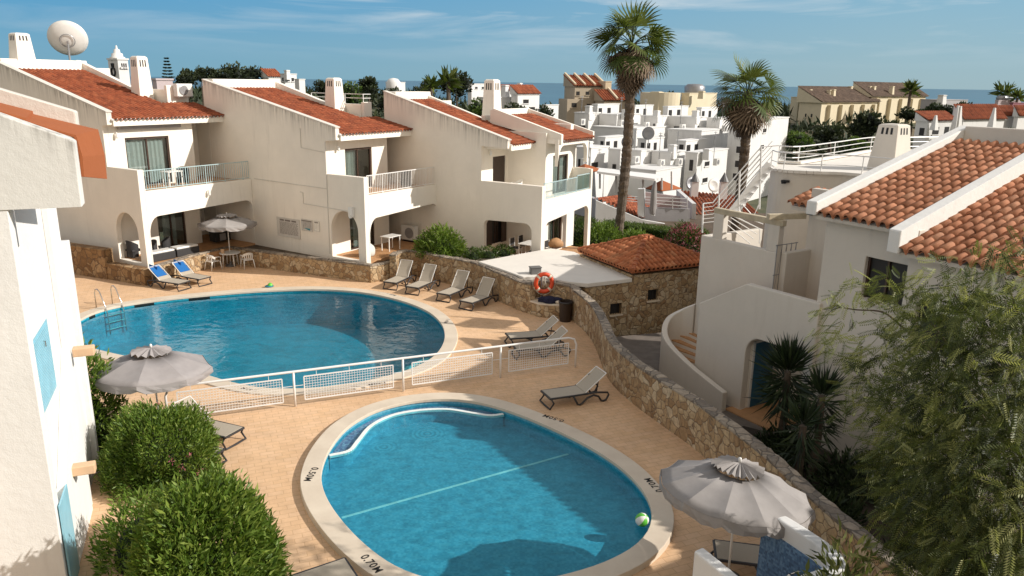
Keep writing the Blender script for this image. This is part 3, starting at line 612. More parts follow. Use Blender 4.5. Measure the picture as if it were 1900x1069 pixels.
# ------------------------------------------------------------------ parasols
def parasol(loc, az, label, rad=1.4, h=2.35, n=10, mat='canvas', tilt=(0, 0), vent=True, droop=.50):
    t = thing('parasol', label, 'parasol', (loc[0], loc[1], 0), az, 'parasols on the deck')
    rn = random.Random(int(rad * 100 + loc[0] * 7)); TM = Matrix.Translation((0, 0, h)) @ Matrix.Rotation(R(tilt[0]), 4, 'X') @ Matrix.Rotation(R(tilt[1]), 4, 'Y')
    MB().tube([(0, 0, .03), (0, 0, h - .05)], .022, 10).build('pole', M['plastic_white'], t, smooth=True)
    MB().lathe([(.0, .0), (.26, .0), (.26, .05), (.08, .09), (.05, .22), (.0, .22)], n=18).build('base', M['grey_block'], t, smooth=False)
    cn = MB(); vs = []; fs = []; rings = [.30, .6, .85, 1.0]
    sub = 6
    for r_ in rings:
        for i in range(n):
            for k in range(sub):
                f = k / sub; a0, a1 = 2 * PI * i / n, 2 * PI * (i + 1) / n
                p0 = Vector((math.cos(a0), math.sin(a0), 0)); p1 = Vector((math.cos(a1), math.sin(a1), 0)); p = p0.lerp(p1, f) * r_ * rad
                z = -droop * r_ ** 1.12 - .048 * math.sin(PI * f) * r_; vs.append(TM @ Vector((p.x, p.y, z)))
    m_ = n * sub
    for i in range(len(rings) - 1):
        for j in range(m_): fs.append((i * m_ + j, i * m_ + (j + 1) % m_, (i + 1) * m_ + (j + 1) % m_, (i + 1) * m_ + j))
    cn.add(vs, fs); cp = cn.build('canopy', M[mat], t, smooth=True); cp.data.set_sharp_from_angle(angle=R(17)); sm = cp.modifiers.new('cloth', 'SOLIDIFY'); sm.thickness = .008
    va = MB(); vs = []; fs = []
    for lvl, (dz, dr) in enumerate(((0, 0), (-.09, .01), (-.19, .0))):
        for j in range(m_):
            p = Vector(cn.v[(len(rings) - 1) * m_ + j]); k = j % sub; wv = rn.uniform(-.016, .016) * lvl
            rad_d = Vector((p.x, p.y, 0)).normalized(); vs.append(p + rad_d * (dr + wv + .01) + Vector((0, 0, dz + (.045 if (k == 0 and lvl == 2) else 0))))
    for i in range(2):
        for j in range(m_): fs.append((i * m_ + j, i * m_ + (j + 1) % m_, (i + 1) * m_ + (j + 1) % m_, (i + 1) * m_ + j))
    va.add(vs, fs).build('valance', M[mat], t)
    if vent:                                                           # puckered vent cap over the top opening
        vc = MB(); vs = [TM @ Vector((0, 0, .03))]; fs = []; mm = n * 4
        for lvl, (r_, amp) in enumerate(((.10, .010), (.22, .025), (.34, .035))):
            for j in range(mm):
                a = 2 * PI * j / mm; z = .02 - droop * (r_ ** 1.2) * .9 + .028 + (amp if j % 2 else -amp * .6) * (1 + rn.uniform(-.5, .5)) * 1.1
                rr = r_ * rad * (1 + (.07 * rn.uniform(-1, 1) if lvl == 2 else 0)); vs.append(TM @ Vector((rr * math.cos(a), rr * math.sin(a), z)))
        for j in range(mm): fs.append((0, 1 + j, 1 + (j + 1) % mm))
        for lvl in range(2):
            for j in range(mm): a0 = 1 + lvl * mm; fs.append((a0 + j, a0 + (j + 1) % mm, a0 + mm + (j + 1) % mm, a0 + mm + j))
        vc.add(vs, fs).build('vent_cap', M[mat], t)
    rb = MB()
    for i in range(n):
        a = 2 * PI * i / n; q = TM @ Vector((math.cos(a) * rad * .98, math.sin(a) * rad * .98, -droop * .98 - .012)); rb.bar(TM @ Vector((0, 0, -.03)), q, .012, .012)
    rb.build('ribs', M['plastic_white'], t); fin = MB().lathe([(0, .10), (.03, .08), (.03, .0), (.0, .0)], n=10, M=Matrix.Identity(4)); fin.build('finial', M['plastic_white'], t, smooth=True).location = TM.translation + Vector((0, 0, .03))
    return t
parasol((-9.0, 17.9), .2, 'grey parasol with a puckered vent, behind the rounded bush', 1.42, 2.42, 8, 'canvas', (-3, 2))
parasol((4.15, 12.4), .1, 'largest grey parasol, above the shower wall in the lower corner', 1.36, 2.42, 12, 'canvas_pale', (-4, 6))
parasol((-13.9, 36.45), .3, 'pale parasol standing in the white plastic table', 1.35, 2.55, 8, 'canvas_pale', (0, 0), vent=True, droop=.38)
# ------------------------------------------------------------------ white plastic table and chairs
t = thing('garden_table', 'round white plastic table with the pale parasol through it', 'table', (-13.9, 36.45, 0))
MB().lathe([(.03, .70), (.46, .70), (.50, .69), (.50, .66), (.44, .655), (.03, .66)], n=28).build('tabletop', M['plastic_white'], t, smooth=False)
for a in (45, 135, 225, 315):
    MB().tube([(.40 * math.cos(R(a)), .40 * math.sin(R(a)), 0), (.33 * math.cos(R(a)), .33 * math.sin(R(a)), .67)], [.026, .036], 8).build('leg', M['plastic_white'], t, smooth=True)
def plastic_chair(loc, az, label):
    t = thing('garden_chair', label, 'chair', (loc[0], loc[1], 0), az, 'white plastic chairs at the round table')
    MB().box(-.22, .22, -.22, .24, .41, .44).build('seat', M['plastic_white'], t, bev=.012)
    b = MB(); P = arc(0, 0, .27, .27, 10, 170, 14); vs = []; fs = []
    for i, (x, y) in enumerate(P):
        hgt = .80 - .16 * (abs(i - 7) / 7) ** 2.0; vs += [(x, y, hgt - .12), (x * 1.03, y * 1.05, hgt)]
    fs = [(2 * i, 2 * i + 1, 2 * i + 3, 2 * i + 2) for i in range(14)]; b.add(vs, fs)
    for i in (3, 5, 7, 9, 11): x, y = P[i]; b.bar((x * .85, .22, .43), (x, y, .70), .045, .012, (0, 1, 0))
    bb = b.build('backrest', M['plastic_white'], t); s_ = bb.modifiers.new('shell', 'SOLIDIFY'); s_.thickness = .018
    for sx in (-1, 1):
        MB().tube([(sx * .26, .06, .64), (sx * .28, -.1, .65), (sx * .27, -.24, .61), (sx * .24, -.26, .42)], .02, 8).build('armrest', M['plastic_white'], t, smooth=True)
        MB().tube([(sx * .23, -.24, .43), (sx * .27, -.28, 0)], [.03, .02], 8).build('leg', M['plastic_white'], t, smooth=True)
        MB().tube([(sx * .22, .22, .43), (sx * .26, .31, 0)], [.03, .02], 8).build('leg', M['plastic_white'], t, smooth=True)
    return t
plastic_chair((-14.45, 35.65), R(150), 'white plastic chair on the lounger side of the round table')
plastic_chair((-12.95, 36.15), R(215), 'white plastic chair on the wall side of the round table')
b = MB().box(-.07, .07, -.05, .05, 0, .2).build('paper_bag', M['wood_cream'], bev=.01); b.location = (-14.15, 36.2, .701); tag(b, 'small brown paper bag standing on the white table', 'bag')
# ------------------------------------------------------------------ small things around the pools
t = thing('pool_ladder', 'polished steel ladder hooked over the large pool edge', 'ladder', (-16.4, 29.35, 0), R(62))
for y in (-.34, .34): pass
ladx = Vector((math.cos(R(-28)), math.sin(R(-28))))
for k, base in enumerate((G(178, 571), G(208, 564))):
    b0 = Vector((base.x + .02, base.y, 0)) - t.location; rr = Matrix.Rotation(-R(62), 4, 'Z'); d = Vector((.86, -.5, 0))
    pts = [b0 + Vector((0, 0, 0)), b0 + Vector((0, 0, .62)), b0 + d * .07 + Vector((0, 0, .76)), b0 + d * .2 + Vector((0, 0, .80)), b0 + d * .34 + Vector((0, 0, .72)), b0 + d * .62 + Vector((0, 0, .15)), b0 + d * .72 + Vector((0, 0, -.15)), b0 + d * .74 + Vector((0, 0, -1.0))]
    MB().tube([rr @ p for p in pts], .022, 10).build('rail', M['steel'], t, smooth=True)
    if k == 0: first = [rr @ p for p in pts]
    else:
        for z in (-.22, -.5, -.78):
            q = lambda P_: P_[6].lerp(P_[7], (-.15 - z) / .85)
            MB().bar(q(first), q([rr @ p for p in pts]), .05, .02).build('step', M['steel'], t)
t = thing('beach_ball', 'inflatable beach ball with green and white panels floating in the paddling pool', 'ball', (2.82, 14.2, .12)); t.rotation_euler = (.5, .4, .3)
for k, mt in ((0, 'green_plastic'), (1, 'plastic_white')):
    bm_ = MB(); n = 24
    for j in range(n):
        if (j // 4) % 2 != k: continue
        vs = []; 
        for i in range(13): 
            th = PI * i / 12
            for a in (2 * PI * j / n, 2 * PI * (j + 1) / n): vs.append((.145 * math.sin(th) * math.cos(a), .145 * math.sin(th) * math.sin(a), .145 * math.cos(th)))
        bm_.add(vs, [(2 * i, 2 * i + 1, 2 * i + 3, 2 * i + 2) for i in range(12)])
    bm_.build('green_panels' if k == 0 else 'white_panels', M[mt], t, smooth=True)
t = thing('beach_toy', 'small green and teal beach toy at the far edge of the large pool', 'toy', (-10.78, 32.55, .046))
MB().lathe([(0, .06), (.16, .05), (.2, .025), (.16, 0), (0, 0)], n=16).build('base', M['teal_plastic'], t, smooth=True)
MB().lathe([(.11, .05), (.1, .12), (.04, .17), (0, .18)], c=(.04, 0, 0), n=12).build('crown', M['green_plastic'], t, smooth=True)
# lifebuoy on its post
t = thing('lifebuoy_post', 'thin post on the stone bench carrying the lifebuoy', 'post', (1.18, 29.42, .56))
MB().tube([(0, 0, 0), (0, 0, 1.0)], .022, 8).build('pole', M['grey_metal'], t, smooth=True); MB().bar((-.02, -.02, .62), (.12, -.10, .62), .03, .03).build('hook', M['grey_metal'], t)
lb = thing('lifebuoy', 'orange lifebuoy with pale bands hung on the post above the stone bench', 'lifebuoy', (1.27, 29.28, 1.28)); lb.rotation_euler = (R(90), 0, R(10))
ringp = [(.33 * math.cos(a), .36 * math.sin(a), 0) for a in np.linspace(0, 2 * PI, 40, endpoint=False)]
MB().tube(ringp, .085, 12, closed=True).build('ring', M['orange'], lb, smooth=True)
for a in (45, 135, 225, 315):
    MB().tube([(.33 * math.cos(R(a + q)), .36 * math.sin(R(a + q)), 0) for q in (-7, 0, 7)], .0885, 12, cap=False).build('band', M['limestone'], lb, smooth=True)
rp = MB()
for a0 in (45, 135, 225, 315): rp.tube([((.33 + .10 + .03 * math.sin(PI * k / 8)) * math.cos(R(a0 + 90 * k / 8)), (.36 + .10 + .03 * math.sin(PI * k / 8)) * math.sin(R(a0 + 90 * k / 8)), .02) for k in range(9)], .009, 6)
rp.tube([(-.05, .33, .03), (-.06, .05, .05), (-.02, -.2, .05), (.03, .1, .06), (.05, .3, .04)], .012, 6); rp.tube([(.0, .3, .03), (.06, 0, .05), (.1, -.15, .05)], .012, 6); rp.build('rope', M['rope'], lb, smooth=True)
# navy cloth, bin, pale cushion
def blob(name, label, cat, loc, size, mat, seed=1, rough=.25, rot=0):
    rn = random.Random(seed); bm = bmesh.new(); bmesh.ops.create_icosphere(bm, subdivisions=3, radius=1)
    ph = [rn.uniform(0, 6) for _ in range(6)]
    for v in bm.verts:
        q = v.co.copy(); f = 1 + rough * (math.sin(q.x * 4 + ph[0]) * math.cos(q.y * 5 + ph[1]) + .6 * math.sin(q.z * 7 + q.x * 6 + ph[2]) * math.cos(q.y * 9 + ph[3])); v.co = q * f; v.co.z = max(v.co.z, -.55)
        v.co = Vector((v.co.x * size[0], v.co.y * size[1], (v.co.z + .55) * size[2]))
    me = bpy.data.meshes.new(name); bm.to_mesh(me); bm.free(); o = link_mesh(name, me, mat, smooth=True); o.location = loc; o.rotation_euler = (0, 0, rot); return tag(o, label, cat)
blob('beach_towel', 'crumpled navy blue towel on the stone bench', 'towel', (1.50, 28.98, .56), (.42, .22, .15), M['navy'], 3, .3, -.2)
blob('cushion', 'flat pale cushion on the stone bench beside the navy towel', 'cushion', (1.98, 28.93, .56), (.30, .22, .10), M['limestone'], 5, .03)
t = thing('waste_bin', 'dark brown cylindrical bin in the corner of the stone wall', 'bin', (2.10, 28.35, 0))
MB().lathe([(0, 0), (.22, 0), (.26, .72), (.265, .80), (.24, .80), (.23, .70), (.0, .68)], n=24).build('body', M['bin'], t, smooth=False); MB().lathe([(.262, .74), (.285, .75), (.285, .80), (.262, .81)], n=24).build('rim', M['frame_dark'], t, smooth=True)
# shower wall
t = thing('shower_wall', 'curved white shower wall lined with blue mosaic in the lower corner', 'shower')
inn = [(4.28, 11.55), (4.78, 10.62), (4.90, 10.40), (4.86, 10.15), (4.66, 10.0), (3.95, 9.72), (3.60, 9.72), (3.40, 9.98), (3.06, 10.47)]
arm = open_spline([Vector(p) for p in ((4.36, 11.52), (4.70, 10.92), (4.93, 10.42), (4.93, 10.12), (4.70, 9.93), (4.2, 9.70))], 6)
arm2 = [Vector(p) for p in ((3.06, 10.46), (3.30, 10.10), (3.55, 9.72), (3.9, 9.2))]
def shell(mb, P, d0, d1, z0, zt):
    k = len(P); vs = []
    for i in range(k):
        tt_ = (P[min(i + 1, k - 1)] - P[max(i - 1, 0)]).normalized(); n_ = Vector((tt_.y, -tt_.x)); a, b = P[i] + n_ * d0, P[i] + n_ * d1
        z = zt(i / (k - 1)); vs += [(a.x, a.y, z0), (b.x, b.y, z0), (b.x, b.y, z), (a.x, a.y, z)]
    mb.add(vs, [(i * 4 + j, i * 4 + (j + 1) % 4, (i + 1) * 4 + (j + 1) % 4, (i + 1) * 4 + j) for i in range(k - 1) for j in range(4)] + [(0, 1, 2, 3), tuple((k - 1) * 4 + j for j in (3, 2, 1, 0))])
w_ = MB(); shell(w_, arm, -.22, 0, 0, lambda f: 2.0 + .03 * f); w_.build('wall', M['plaster_far'], t, bev=.03)
w_ = MB(); shell(w_, arm2, 0, .2, 0, lambda f: 2.0 - .15 * f); w_.build('wall', M['plaster_far'], t, bev=.03)
w_ = MB(); shell(w_, arm, 0.0, .018, 0, lambda f: 1.70); w_.build('mosaic_lining', M['shower_tile'], t)
sh = MB(); sh.tube([(4.84, 10.55, 1.45), (4.62, 10.50, 1.55), (4.50, 10.47, 1.52)], .014, 8); sh.lathe([(.02, 0), (.05, -.05), (.05, -.07), (0, -.07)], c=(4.48, 10.46, 1.53), n=14); sh.build('shower_head', M['steel'], t, smooth=True)
# ------------------------------------------------------------------ clay tile roofs
def tile_roof(name, mat, parent, o, U, W, nu, nv, tw, tl, r=.055, keep=None, lift=.028, seed=1, jitter=.006, samp=8):
    """o: lower corner, U: unit along the eave, W: unit up the slope; nu x nv tiles"""
    o, U, W = Vector(o), Vector(U).normalized(), Vector(W).normalized(); Nn = U.cross(W).normalized(); Nn = Nn if Nn.z > 0 else -Nn
    rn = np.random.default_rng(seed); V = []; F = []; T = []
    prof = [(i / samp, (r * (1.9 * math.sqrt(max(0, 1 - ((i / samp - .34) / .34) ** 2)) - .45) if i / samp <= .68 else -r * (.45 + .5 * math.sin(PI * (i / samp - .68) / .32)))) for i in range(samp + 1)]
    for c in range(nv):
        for t_ in range(nu):
            if keep and not keep((t_ + .5) * tw, (c + .5) * tl): continue
            b = len(V); jx, jz, jy = rn.uniform(-jitter, jitter), rn.uniform(-jitter, jitter), rn.uniform(-.012, .012)
            for k, (vv, lf) in enumerate(((c * tl - .03 + jy, lift - .03), (c * tl - .03 + jy, lift), ((c + 1) * tl, 0.0))):
                for (fu, h) in prof: V.append(o + U * ((t_ + fu) * tw + jx) + W * vv + Nn * (h + lf + jz + .05))
            n = samp + 1
            for k in range(2):
                for i in range(samp): F.append((b + k * n + i, b + k * n + i + 1, b + (k + 1) * n + i + 1, b + (k + 1) * n + i)); T.append(0)
            tv = float(np.clip(rn.normal(.5, .22), 0, 1)); T[-2 * samp:] = [tv] * (2 * samp)
    me = npmesh(name, [tuple(p) for p in V], F, T); return link_mesh(name, me, mat, parent, smooth=False)
def chimney(parent, x, y, z0, z1, w, dd, mat='plaster', taper=.72, face='-y'):
    c = MB(); tw, td = w * taper, dd * taper; cx, cy = x + w / 2, y + dd / 2
    def ringp(f): 
        a, b = (w + (tw - w) * f) / 2, (dd + (td - dd) * f) / 2; z = z0 + (z1 - z0) * f; return [(cx - a, cy - b, z), (cx + a, cy - b, z), (cx + a, cy + b, z), (cx - a, cy + b, z)]
    vs = ringp(0) + ringp(.97) + [(p[0] + (cx - p[0]) * .25, p[1] + (cy - p[1]) * .25, z1) for p in ringp(1)]
    c.add(vs, [(3, 2, 1, 0)] + [(a + j, a + (j + 1) % 4, a + 4 + (j + 1) % 4, a + 4 + j) for a in (0, 4) for j in range(4)] + [(8, 9, 10, 11)])
    ch = c.build('chimney', M[mat], parent, bev=.02)
    for fy in (0, 1, 2, 3):
        for k in (-1, 0, 1):
            f0, f1 = .78, .92; vs = []
            for f, kk in ((f0, -1), (f0, 1), (f1, 1), (f1, -1)):
                R4 = ringp(f); p, q = Vector(R4[fy]), Vector(R4[(fy + 1) % 4]); e_ = q - p; n_ = Vector((e_.y, -e_.x, 0)).normalized(); vs.append(p + e_ * (.5 + k * .22 + kk * .055) + n_ * .004)
            MB().add(vs, [(0, 1, 2, 3)]).build('vent_slot', M['dark_void'], ch, fix=False)
    return ch
def sliding_door(parent, x0, x1, y, z0, z1, curtain=(0.0, .5), name='glass_door', axis='x', handle=True):
    """dark framed sliding door in a wall lying along x, set 6 cm back"""
    fr = MB(); t = .07
    for a, b_ in (((x0, y, z0), (x0, y, z1)), ((x1, y, z0), (x1, y, z1)), (((x0 + x1) / 2, y + .03, z0), ((x0 + x1) / 2, y + .03, z1))): fr.bar(a, b_, t, .08, (0, 1, 0))
    for z in (z0 + .03, z1 - .03): fr.bar((x0, y, z), (x1, y, z), .08, t)
    f = fr.build(name, M['brown_frame'], parent)
    MB().box(x0 + .03, x1 - .03, y + .02, y + .026, z0 + .05, z1 - .05).build('pane', M['glass'], f)
    if curtain:
        cu = MB(); c0, c1 = x0 + (x1 - x0) * curtain[0], x0 + (x1 - x0) * curtain[1]; n = 28; vs = []
        for i in range(n + 1):
            xx = c0 + (c1 - c0) * i / n; yy = y + .16 + .035 * math.sin(i * 1.9); vs += [(xx, yy, z0 + .05), (xx, yy, z1 - .04)]
        cu.add(vs, [(2 * i, 2 * i + 1, 2 * i + 3, 2 * i + 2) for i in range(n)]).build('curtain', M['curtain'], f)
    return f
def balustrade(parent, x0, x1, y, z0, z1, mat, step=.115, name='railing', lastglass=None):
    r_ = MB(); r_.bar((x0, y, z1), (x1, y, z1), .05, .035); r_.bar((x0, y, z0 + .07), (x1, y, z0 + .07), .035, .03)
    n = int((x1 - x0) / step)
    for i in range(n + 1):
        x = x0 + (x1 - x0) * i / n; big_ = i % 9 == 0; r_.bar((x, y, z0 if big_ else z0 + .07), (x, y, z1), .03 if big_ else .017, .03 if big_ else .017, (0, 1, 0))
    return r_.build(name, M[mat], parent)
def wall_lamp(parent, x, y, z, name='wall_lamp'):
    MB().lathe([(.0, .14), (.05, .12), (.07, -.05), (.04, -.1), (0, -.1)], c=(x, y - .13, z), n=8).bar((x, y, z + .12), (x, y - .14, z + .16), .03, .03).build(name, M['plastic_white'], parent)
HAZ = R(57.5)
EX = Vector((math.cos(HAZ), math.sin(HAZ), 0)); DX = Vector((-math.sin(HAZ), math.cos(HAZ), 0))
def L2W(b, s, d, z): return Vector((b[0], b[1], 0)) + EX * s + DX * d + Vector((0, 0, z))

def townhouse(b, label, W, f0, u, pt, ob, ez, vd, vz, k, D, rail_mat, bayw, dz0, dz1, dx0, dx1, gx0, gx1, chim, roofA, roofB, terr, bay_d=2.3, lamp=True):
    t = thing('townhouse', label, 'townhouse', (b[0], b[1], 0), HAZ)
    th = .25; zr = lambda d: vz + k * (d - vd)
    arch = [(2.18, f0 + .02), (2.18, f0 + 1.35)] + [(1.32 + .86 * math.cos(R(a)), f0 + 1.35 + .92 * math.sin(R(a))) for a in range(10, 171, 10)] + [(.46, f0 + 1.35), (.46, f0 + .02)]
    out = [(0, f0 - .9), (D, f0 - .9), (D, zr(D) + .30), (vd - .02, zr(vd) + .30), (vd - .02, zr(vd) - .25), (bay_d, zr(vd) - .32), (bay_d, pt), (0, pt)]
    w_ = MB(); w_.prism(out, [arch], DZ, 0, th); w_.build('side_wall', stained('side_plaster', (.885, .825, .735), 1, k, vz + .3 - k * vd), t, bev=.02)
    # weathered capping along the sloping verge
    c_ = MB(); c_.bar((th / 2, vd - .06, zr(vd) + .325), (th / 2, D, zr(D) + .325), th + .05, .055, (0, 0, 1)); c_.build('verge_cap', M['coping_dirty'], t)
    # porch front with its wide opening
    xr = W - .02; ops = .30
    lint = [(th, f0 - .5), (ops, f0 - .5), (ops, ob - .82)] + [(ops + .5 - .5 * math.cos(R(a)), ob - .82 + .78 * math.sin(R(a))) for a in range(12, 91, 13)] + [(xr - .45, ob + .10)] + [(xr - .45 + .43 * math.sin(R(a)), ob - .30 + .40 * math.cos(R(a))) for a in range(15, 91, 15)] + [(xr, f0 - .5), (xr + .015, f0 - .5), (xr + .015, u), (ops + .0, u), (ops + .0, pt), (th, pt)]
    w_ = MB(); w_.prism(lint, [], SZ, .0, .24); w_.build('porch_front', M['plaster'], t, bev=.02)
    box('balcony_floor', M['plaster'], th, xr, .245, bay_d - .002, u - .42, u - .15, t)
    box('balcony_tiles', M['terrace_tile'], th + .002, xr, .25, 3.9, u - .149, u - .10, t)
    box('porch_floor', M['terrace_tile'], th, xr, .02, 4.2, f0 - .3, f0 + .02, t)
    balustrade(t, ops + .02, xr - .02, .12, u, u + .88, rail_mat)
    # upper and lower room fronts
    w_ = MB(); w_.prism([(th, f0), (bayw, f0), (bayw, ez - .02), (th, ez - .02)], [[(dx0, dz0), (dx1, dz0), (dx1, dz1), (dx0, dz1)], [(gx0, f0 + .05), (gx1, f0 + .05), (gx1, f0 + 2.1), (gx0, f0 + 2.1)]], SZ, bay_d, bay_d + .22); w_.build('front_wall', M['plaster'], t)
    sliding_door(t, dx0 + .04, dx1 - .04, bay_d + .1, dz0, dz1 - .03, (.0, .95 if lamp else .5))
    sliding_door(t, gx0 + .04, gx1 - .04, bay_d + .1, f0 + .06, f0 + 2.06, (.25, .75), 'terrace_door')
    w_ = MB(); w_.box(bayw - .22, bayw, bay_d + .222, 4.2, f0, ez - .02); w_.box(bayw, xr, 4.0, 4.2, f0, ez + .35); w_.build('recess_wall', M['plaster'], t)
    MB().box(bayw + .10, bayw + .85, 3.96, 3.99, u - .1, u + 2.0).build('side_door', M['brown_frame'], t); MB().box(bayw + .10, bayw + .85, 3.96, 3.99, f0 + .02, f0 + 2.0).build('side_door', M['brown_frame'], t)
    w_ = MB(); w_.box(W, W + .2, 3.0, D, f0, ez + .25); w_.box(th, W, D - .2, D, f0, zr(D)); w_.box(th + .3, W, 6.5, 6.7, f0, zr(6.0)); w_.build('rear_wall', M['plaster'], t)
    w_ = MB(); w_.box(th, W, vd + .02, 4.4, ez - .20, ez - .05); w_.box(th, W, vd - .10, vd + .15, ez - .24, ez - .0); w_.build('eave', M['plaster'], t)
    # scalloped eave line: white bedding under each tile
    sc_ = MB(); n = int((W - .05) / .21)
    for i in range(n): sc_.tube([(.1 + (i + .6) * .21, vd - .14, ez + .035), (.1 + (i + .6) * .21, vd + .1, ez + .055)], .06, 8)
    sc_.build('eave_bedding', M['plastic_white'], t, smooth=True)
    sl = Vector((0, 1, k)).normalized(); ln = math.sqrt(1 + k * k)
    xA, dA = roofA
    tile_roof('roof', M['tile'], t, (th, vd - .16, ez + .0), (1, 0, 0), sl, int((xA - th) / .21), int((dA - vd) * ln / .36), .21, .36, .05, seed=int(b[0] * 7) % 97 + 100)
    if roofB: tile_roof('roof', M['tile'], t, (th + int((xA - th) / .21) * .21, vd - .16, ez), (1, 0, 0), sl, int((W - xA) / .21) + 1, int((roofB - vd) * ln / .36), .21, .36, .05, seed=int(b[1] * 5) % 97 + 200)
    rd = MB(); rd.prism([(th, vd), (W, vd), (W, (roofB or dA)), (xA, (roofB or dA)), (xA, D), (th, D)], [], lambda a, d, q: (a, d, ez - .03 + k * (d - vd) + q), -.06, -.02); rd.build('roof_deck', M['tile'], t)
    w_ = MB(); w_.prism([(dA - .4, ez + k * (dA - vd) - .2), (D + .3, ez + k * (dA - vd) - .2), (D + .3, zr(D) + .36), (dA - .1, zr(D) + .36)], [], DZ, th + .0, xA + .3); w_.build('ridge_parapet', M['plaster'], t, bev=.02)
    # party parapet on the far verge
    w_ = MB(); d0 = roofB + .9 if roofB else dA - 2
    w_.prism([(d0 + 1.0, zr(d0) - 1.2), (D, zr(d0) - 1.2), (D, zr(D) + .40), (d0 + 1.0, zr(d0 + 1.0) + .16)], [], DZ, xA + .01, xA + .26); w_.build('party_parapet', M['plaster'], t, bev=.02)
    if chim:
        cx, cy, cz = chim; zb = ez + k * (cy - vd) - .25; chimney(t, cx, cy, zb, cz, .80, .80)
    return t
b1, b2, b3 = (-16.40, 33.18), (-6.73, 34.12), (1.33, 35.15)
T1 = townhouse(b1, 'left cream townhouse with blue balcony rail, awning and satellite dish', 5.98, .76, 4.07, 5.02, 2.95, 7.05, 1.9, 7.12, .232, 11.6, 'blue_rail', 4.5, 4.02, 6.24, .98, 3.18, 2.15, 3.65, (3.85, 5.35, 9.95), (4.25, 11.2), 4.4, None)
T2 = townhouse(b2, 'middle cream townhouse with notice boards on its blank side wall', 5.35, .82, 3.90, 4.74, 2.86, 6.50, 1.65, 6.55, .215, 10.9, 'white_paint', 4.18, 3.82, 5.80, 1.22, 3.05, 1.35, 3.1, (3.85, 5.5, 9.05), (4.2, 10.5), 4.3, None, lamp=False)
# fittings of the left townhouse
aw = MB(); aw.box(.62, 3.76, 2.05, 2.26, 6.62, 6.86); aw.build('rolled_awning', M['canvas_pale'], T1, bev=.05)
wall_lamp(T1, .55, 2.29, 6.35); wall_lamp(T1, 3.4, -.002, 3.64)
w_ = MB(); w_.box(4.75, 5.97, 4.45, 4.65, 7.5, 8.55); w_.box(4.75, 4.95, 4.65, 7.5, 7.5, 8.35); w_.build('roof_terrace_wall', M['plaster'], T1, bev=.02)
t = thing('air_conditioner', 'white air conditioner on the roof terrace wall of the left townhouse', 'air conditioner', L2W(b1, 5.55, 4.42, 8.02), HAZ)
MB().box(-.45, .45, -.32, 0, -.02, .62).build('case', M['ac'], t, bev=.02); MB().lathe([(.25, 0), (.25, .012), (.22, .02), (.06, .02), (.05, .03), (0, .03)], n=24, M=Matrix.Rotation(R(90), 4, 'X')).build('fan_grille', M['grey_metal'], t).location = (-.08, -.325, .3)
MB().box(.36, .40, -.34, -.3, -.06, .02).box(-.4, -.36, -.34, -.3, -.06, .02).build('bracket', M['grey_metal'], t)
# second roof chimney and the dish of the left townhouse
chimney(T1, 1.0, 11.0, 9.3, 11.0, .95, .95)
t = thing('satellite_dish', 'large white satellite dish on the ridge of the left townhouse', 'satellite dish', L2W(b1, 4.1, 11.9, 9.5), R(-62))
q = at(141, 76, L2W(b1, 4.1, 11.9, 9.5).y) - t.location
dm = Matrix.Rotation(R(75), 4, 'Y') @ Matrix.Rotation(R(20), 4, 'X')
DM = Matrix.Rotation(R(62), 4, 'Z') @ Matrix.Identity(4)
dz = q.z; n_d = Vector((-.35, .85, .42)).normalized(); rot = (Matrix.Rotation(R(62), 3, 'Z') @ n_d).to_track_quat('Z', 'Y').to_matrix().to_4x4()
prof = [(0, 0), (.25, .025), (.5, .09), (.75, .2), (.98, .34), (.98, .36), (.74, .215), (.5, .105), (.25, .04), (0, .015)]
d_ = MB().lathe(prof, n=36, M=rot).build('reflector', M['ac'], t, smooth=True); d_.location = (0, 0, dz)
mt_ = MB(); mt_.tube([(0, 0, -.4), (0, 0, dz - .15)], .05, 10); mt_.bar((0, 0, dz - .2), rot @ Vector((0, 0, -.05)) + Vector((0, 0, dz)), .08, .08); mt_.tube([rot @ Vector((.36 * math.cos(a), .36 * math.sin(a), -.005)) + Vector((0, 0, dz)) for a in np.linspace(0, 2 * PI, 20, endpoint=False)], .022, 6, closed=True); mt_.build('mast', M['grey_metal'], t)
# balcony furniture of the left townhouse
def rattan_chair(loc, az, label, group=None, mat='rattan'):
    t = thing('armchair', label, 'chair', loc, az, group)
    MB().box(-.27, .27, -.25, .25, .30, .40).build('seat', M[mat], t, bev=.02)
    b = MB(); P = arc(0, .02, .30, .28, -20, 200, 16); vs = []
    for i, (x, y) in enumerate(P): h = .62 + .22 * math.sin(PI * i / 16); vs += [(x * .92, y * .92, .05), (x, y, h)]
    b.add(vs, [(2 * i, 2 * i + 1, 2 * i + 3, 2 * i + 2) for i in range(16)]); o = b.build('backrest', M[mat], t); s_ = o.modifiers.new('shell', 'SOLIDIFY'); s_.thickness = .03
    for x in (-.22, .22):
        for y in (-.2, .2): MB().tube([(x, y, 0), (x, y, .32)], .02, 6).build('leg', M[mat], t)
    return t
rattan_chair(L2W(b1, .75, 1.0, 3.98), R(150), 'dark chair at the left end of the balcony with the blue rail')
rattan_chair(L2W(b1, 3.1, 1.35, 3.98), R(20), 'dark chair beside the balcony table above the porch')
def small_table(loc, az, label, mat='plastic_white', w=.8, d=.6, h=.72, group=None):
    t = thing('table', label, 'table', loc, az, group); MB().box(-w / 2, w / 2, -d / 2, d / 2, h - .04, h).build('tabletop', M[mat], t, bev=.01)
    for x in (-1, 1):
        for y in (-1, 1): MB().bar((x * (w / 2 - .06), y * (d / 2 - .06), 0), (x * (w / 2 - .06), y * (d / 2 - .06), h - .04), .04, .04).build('leg', M[mat], t)
    return t
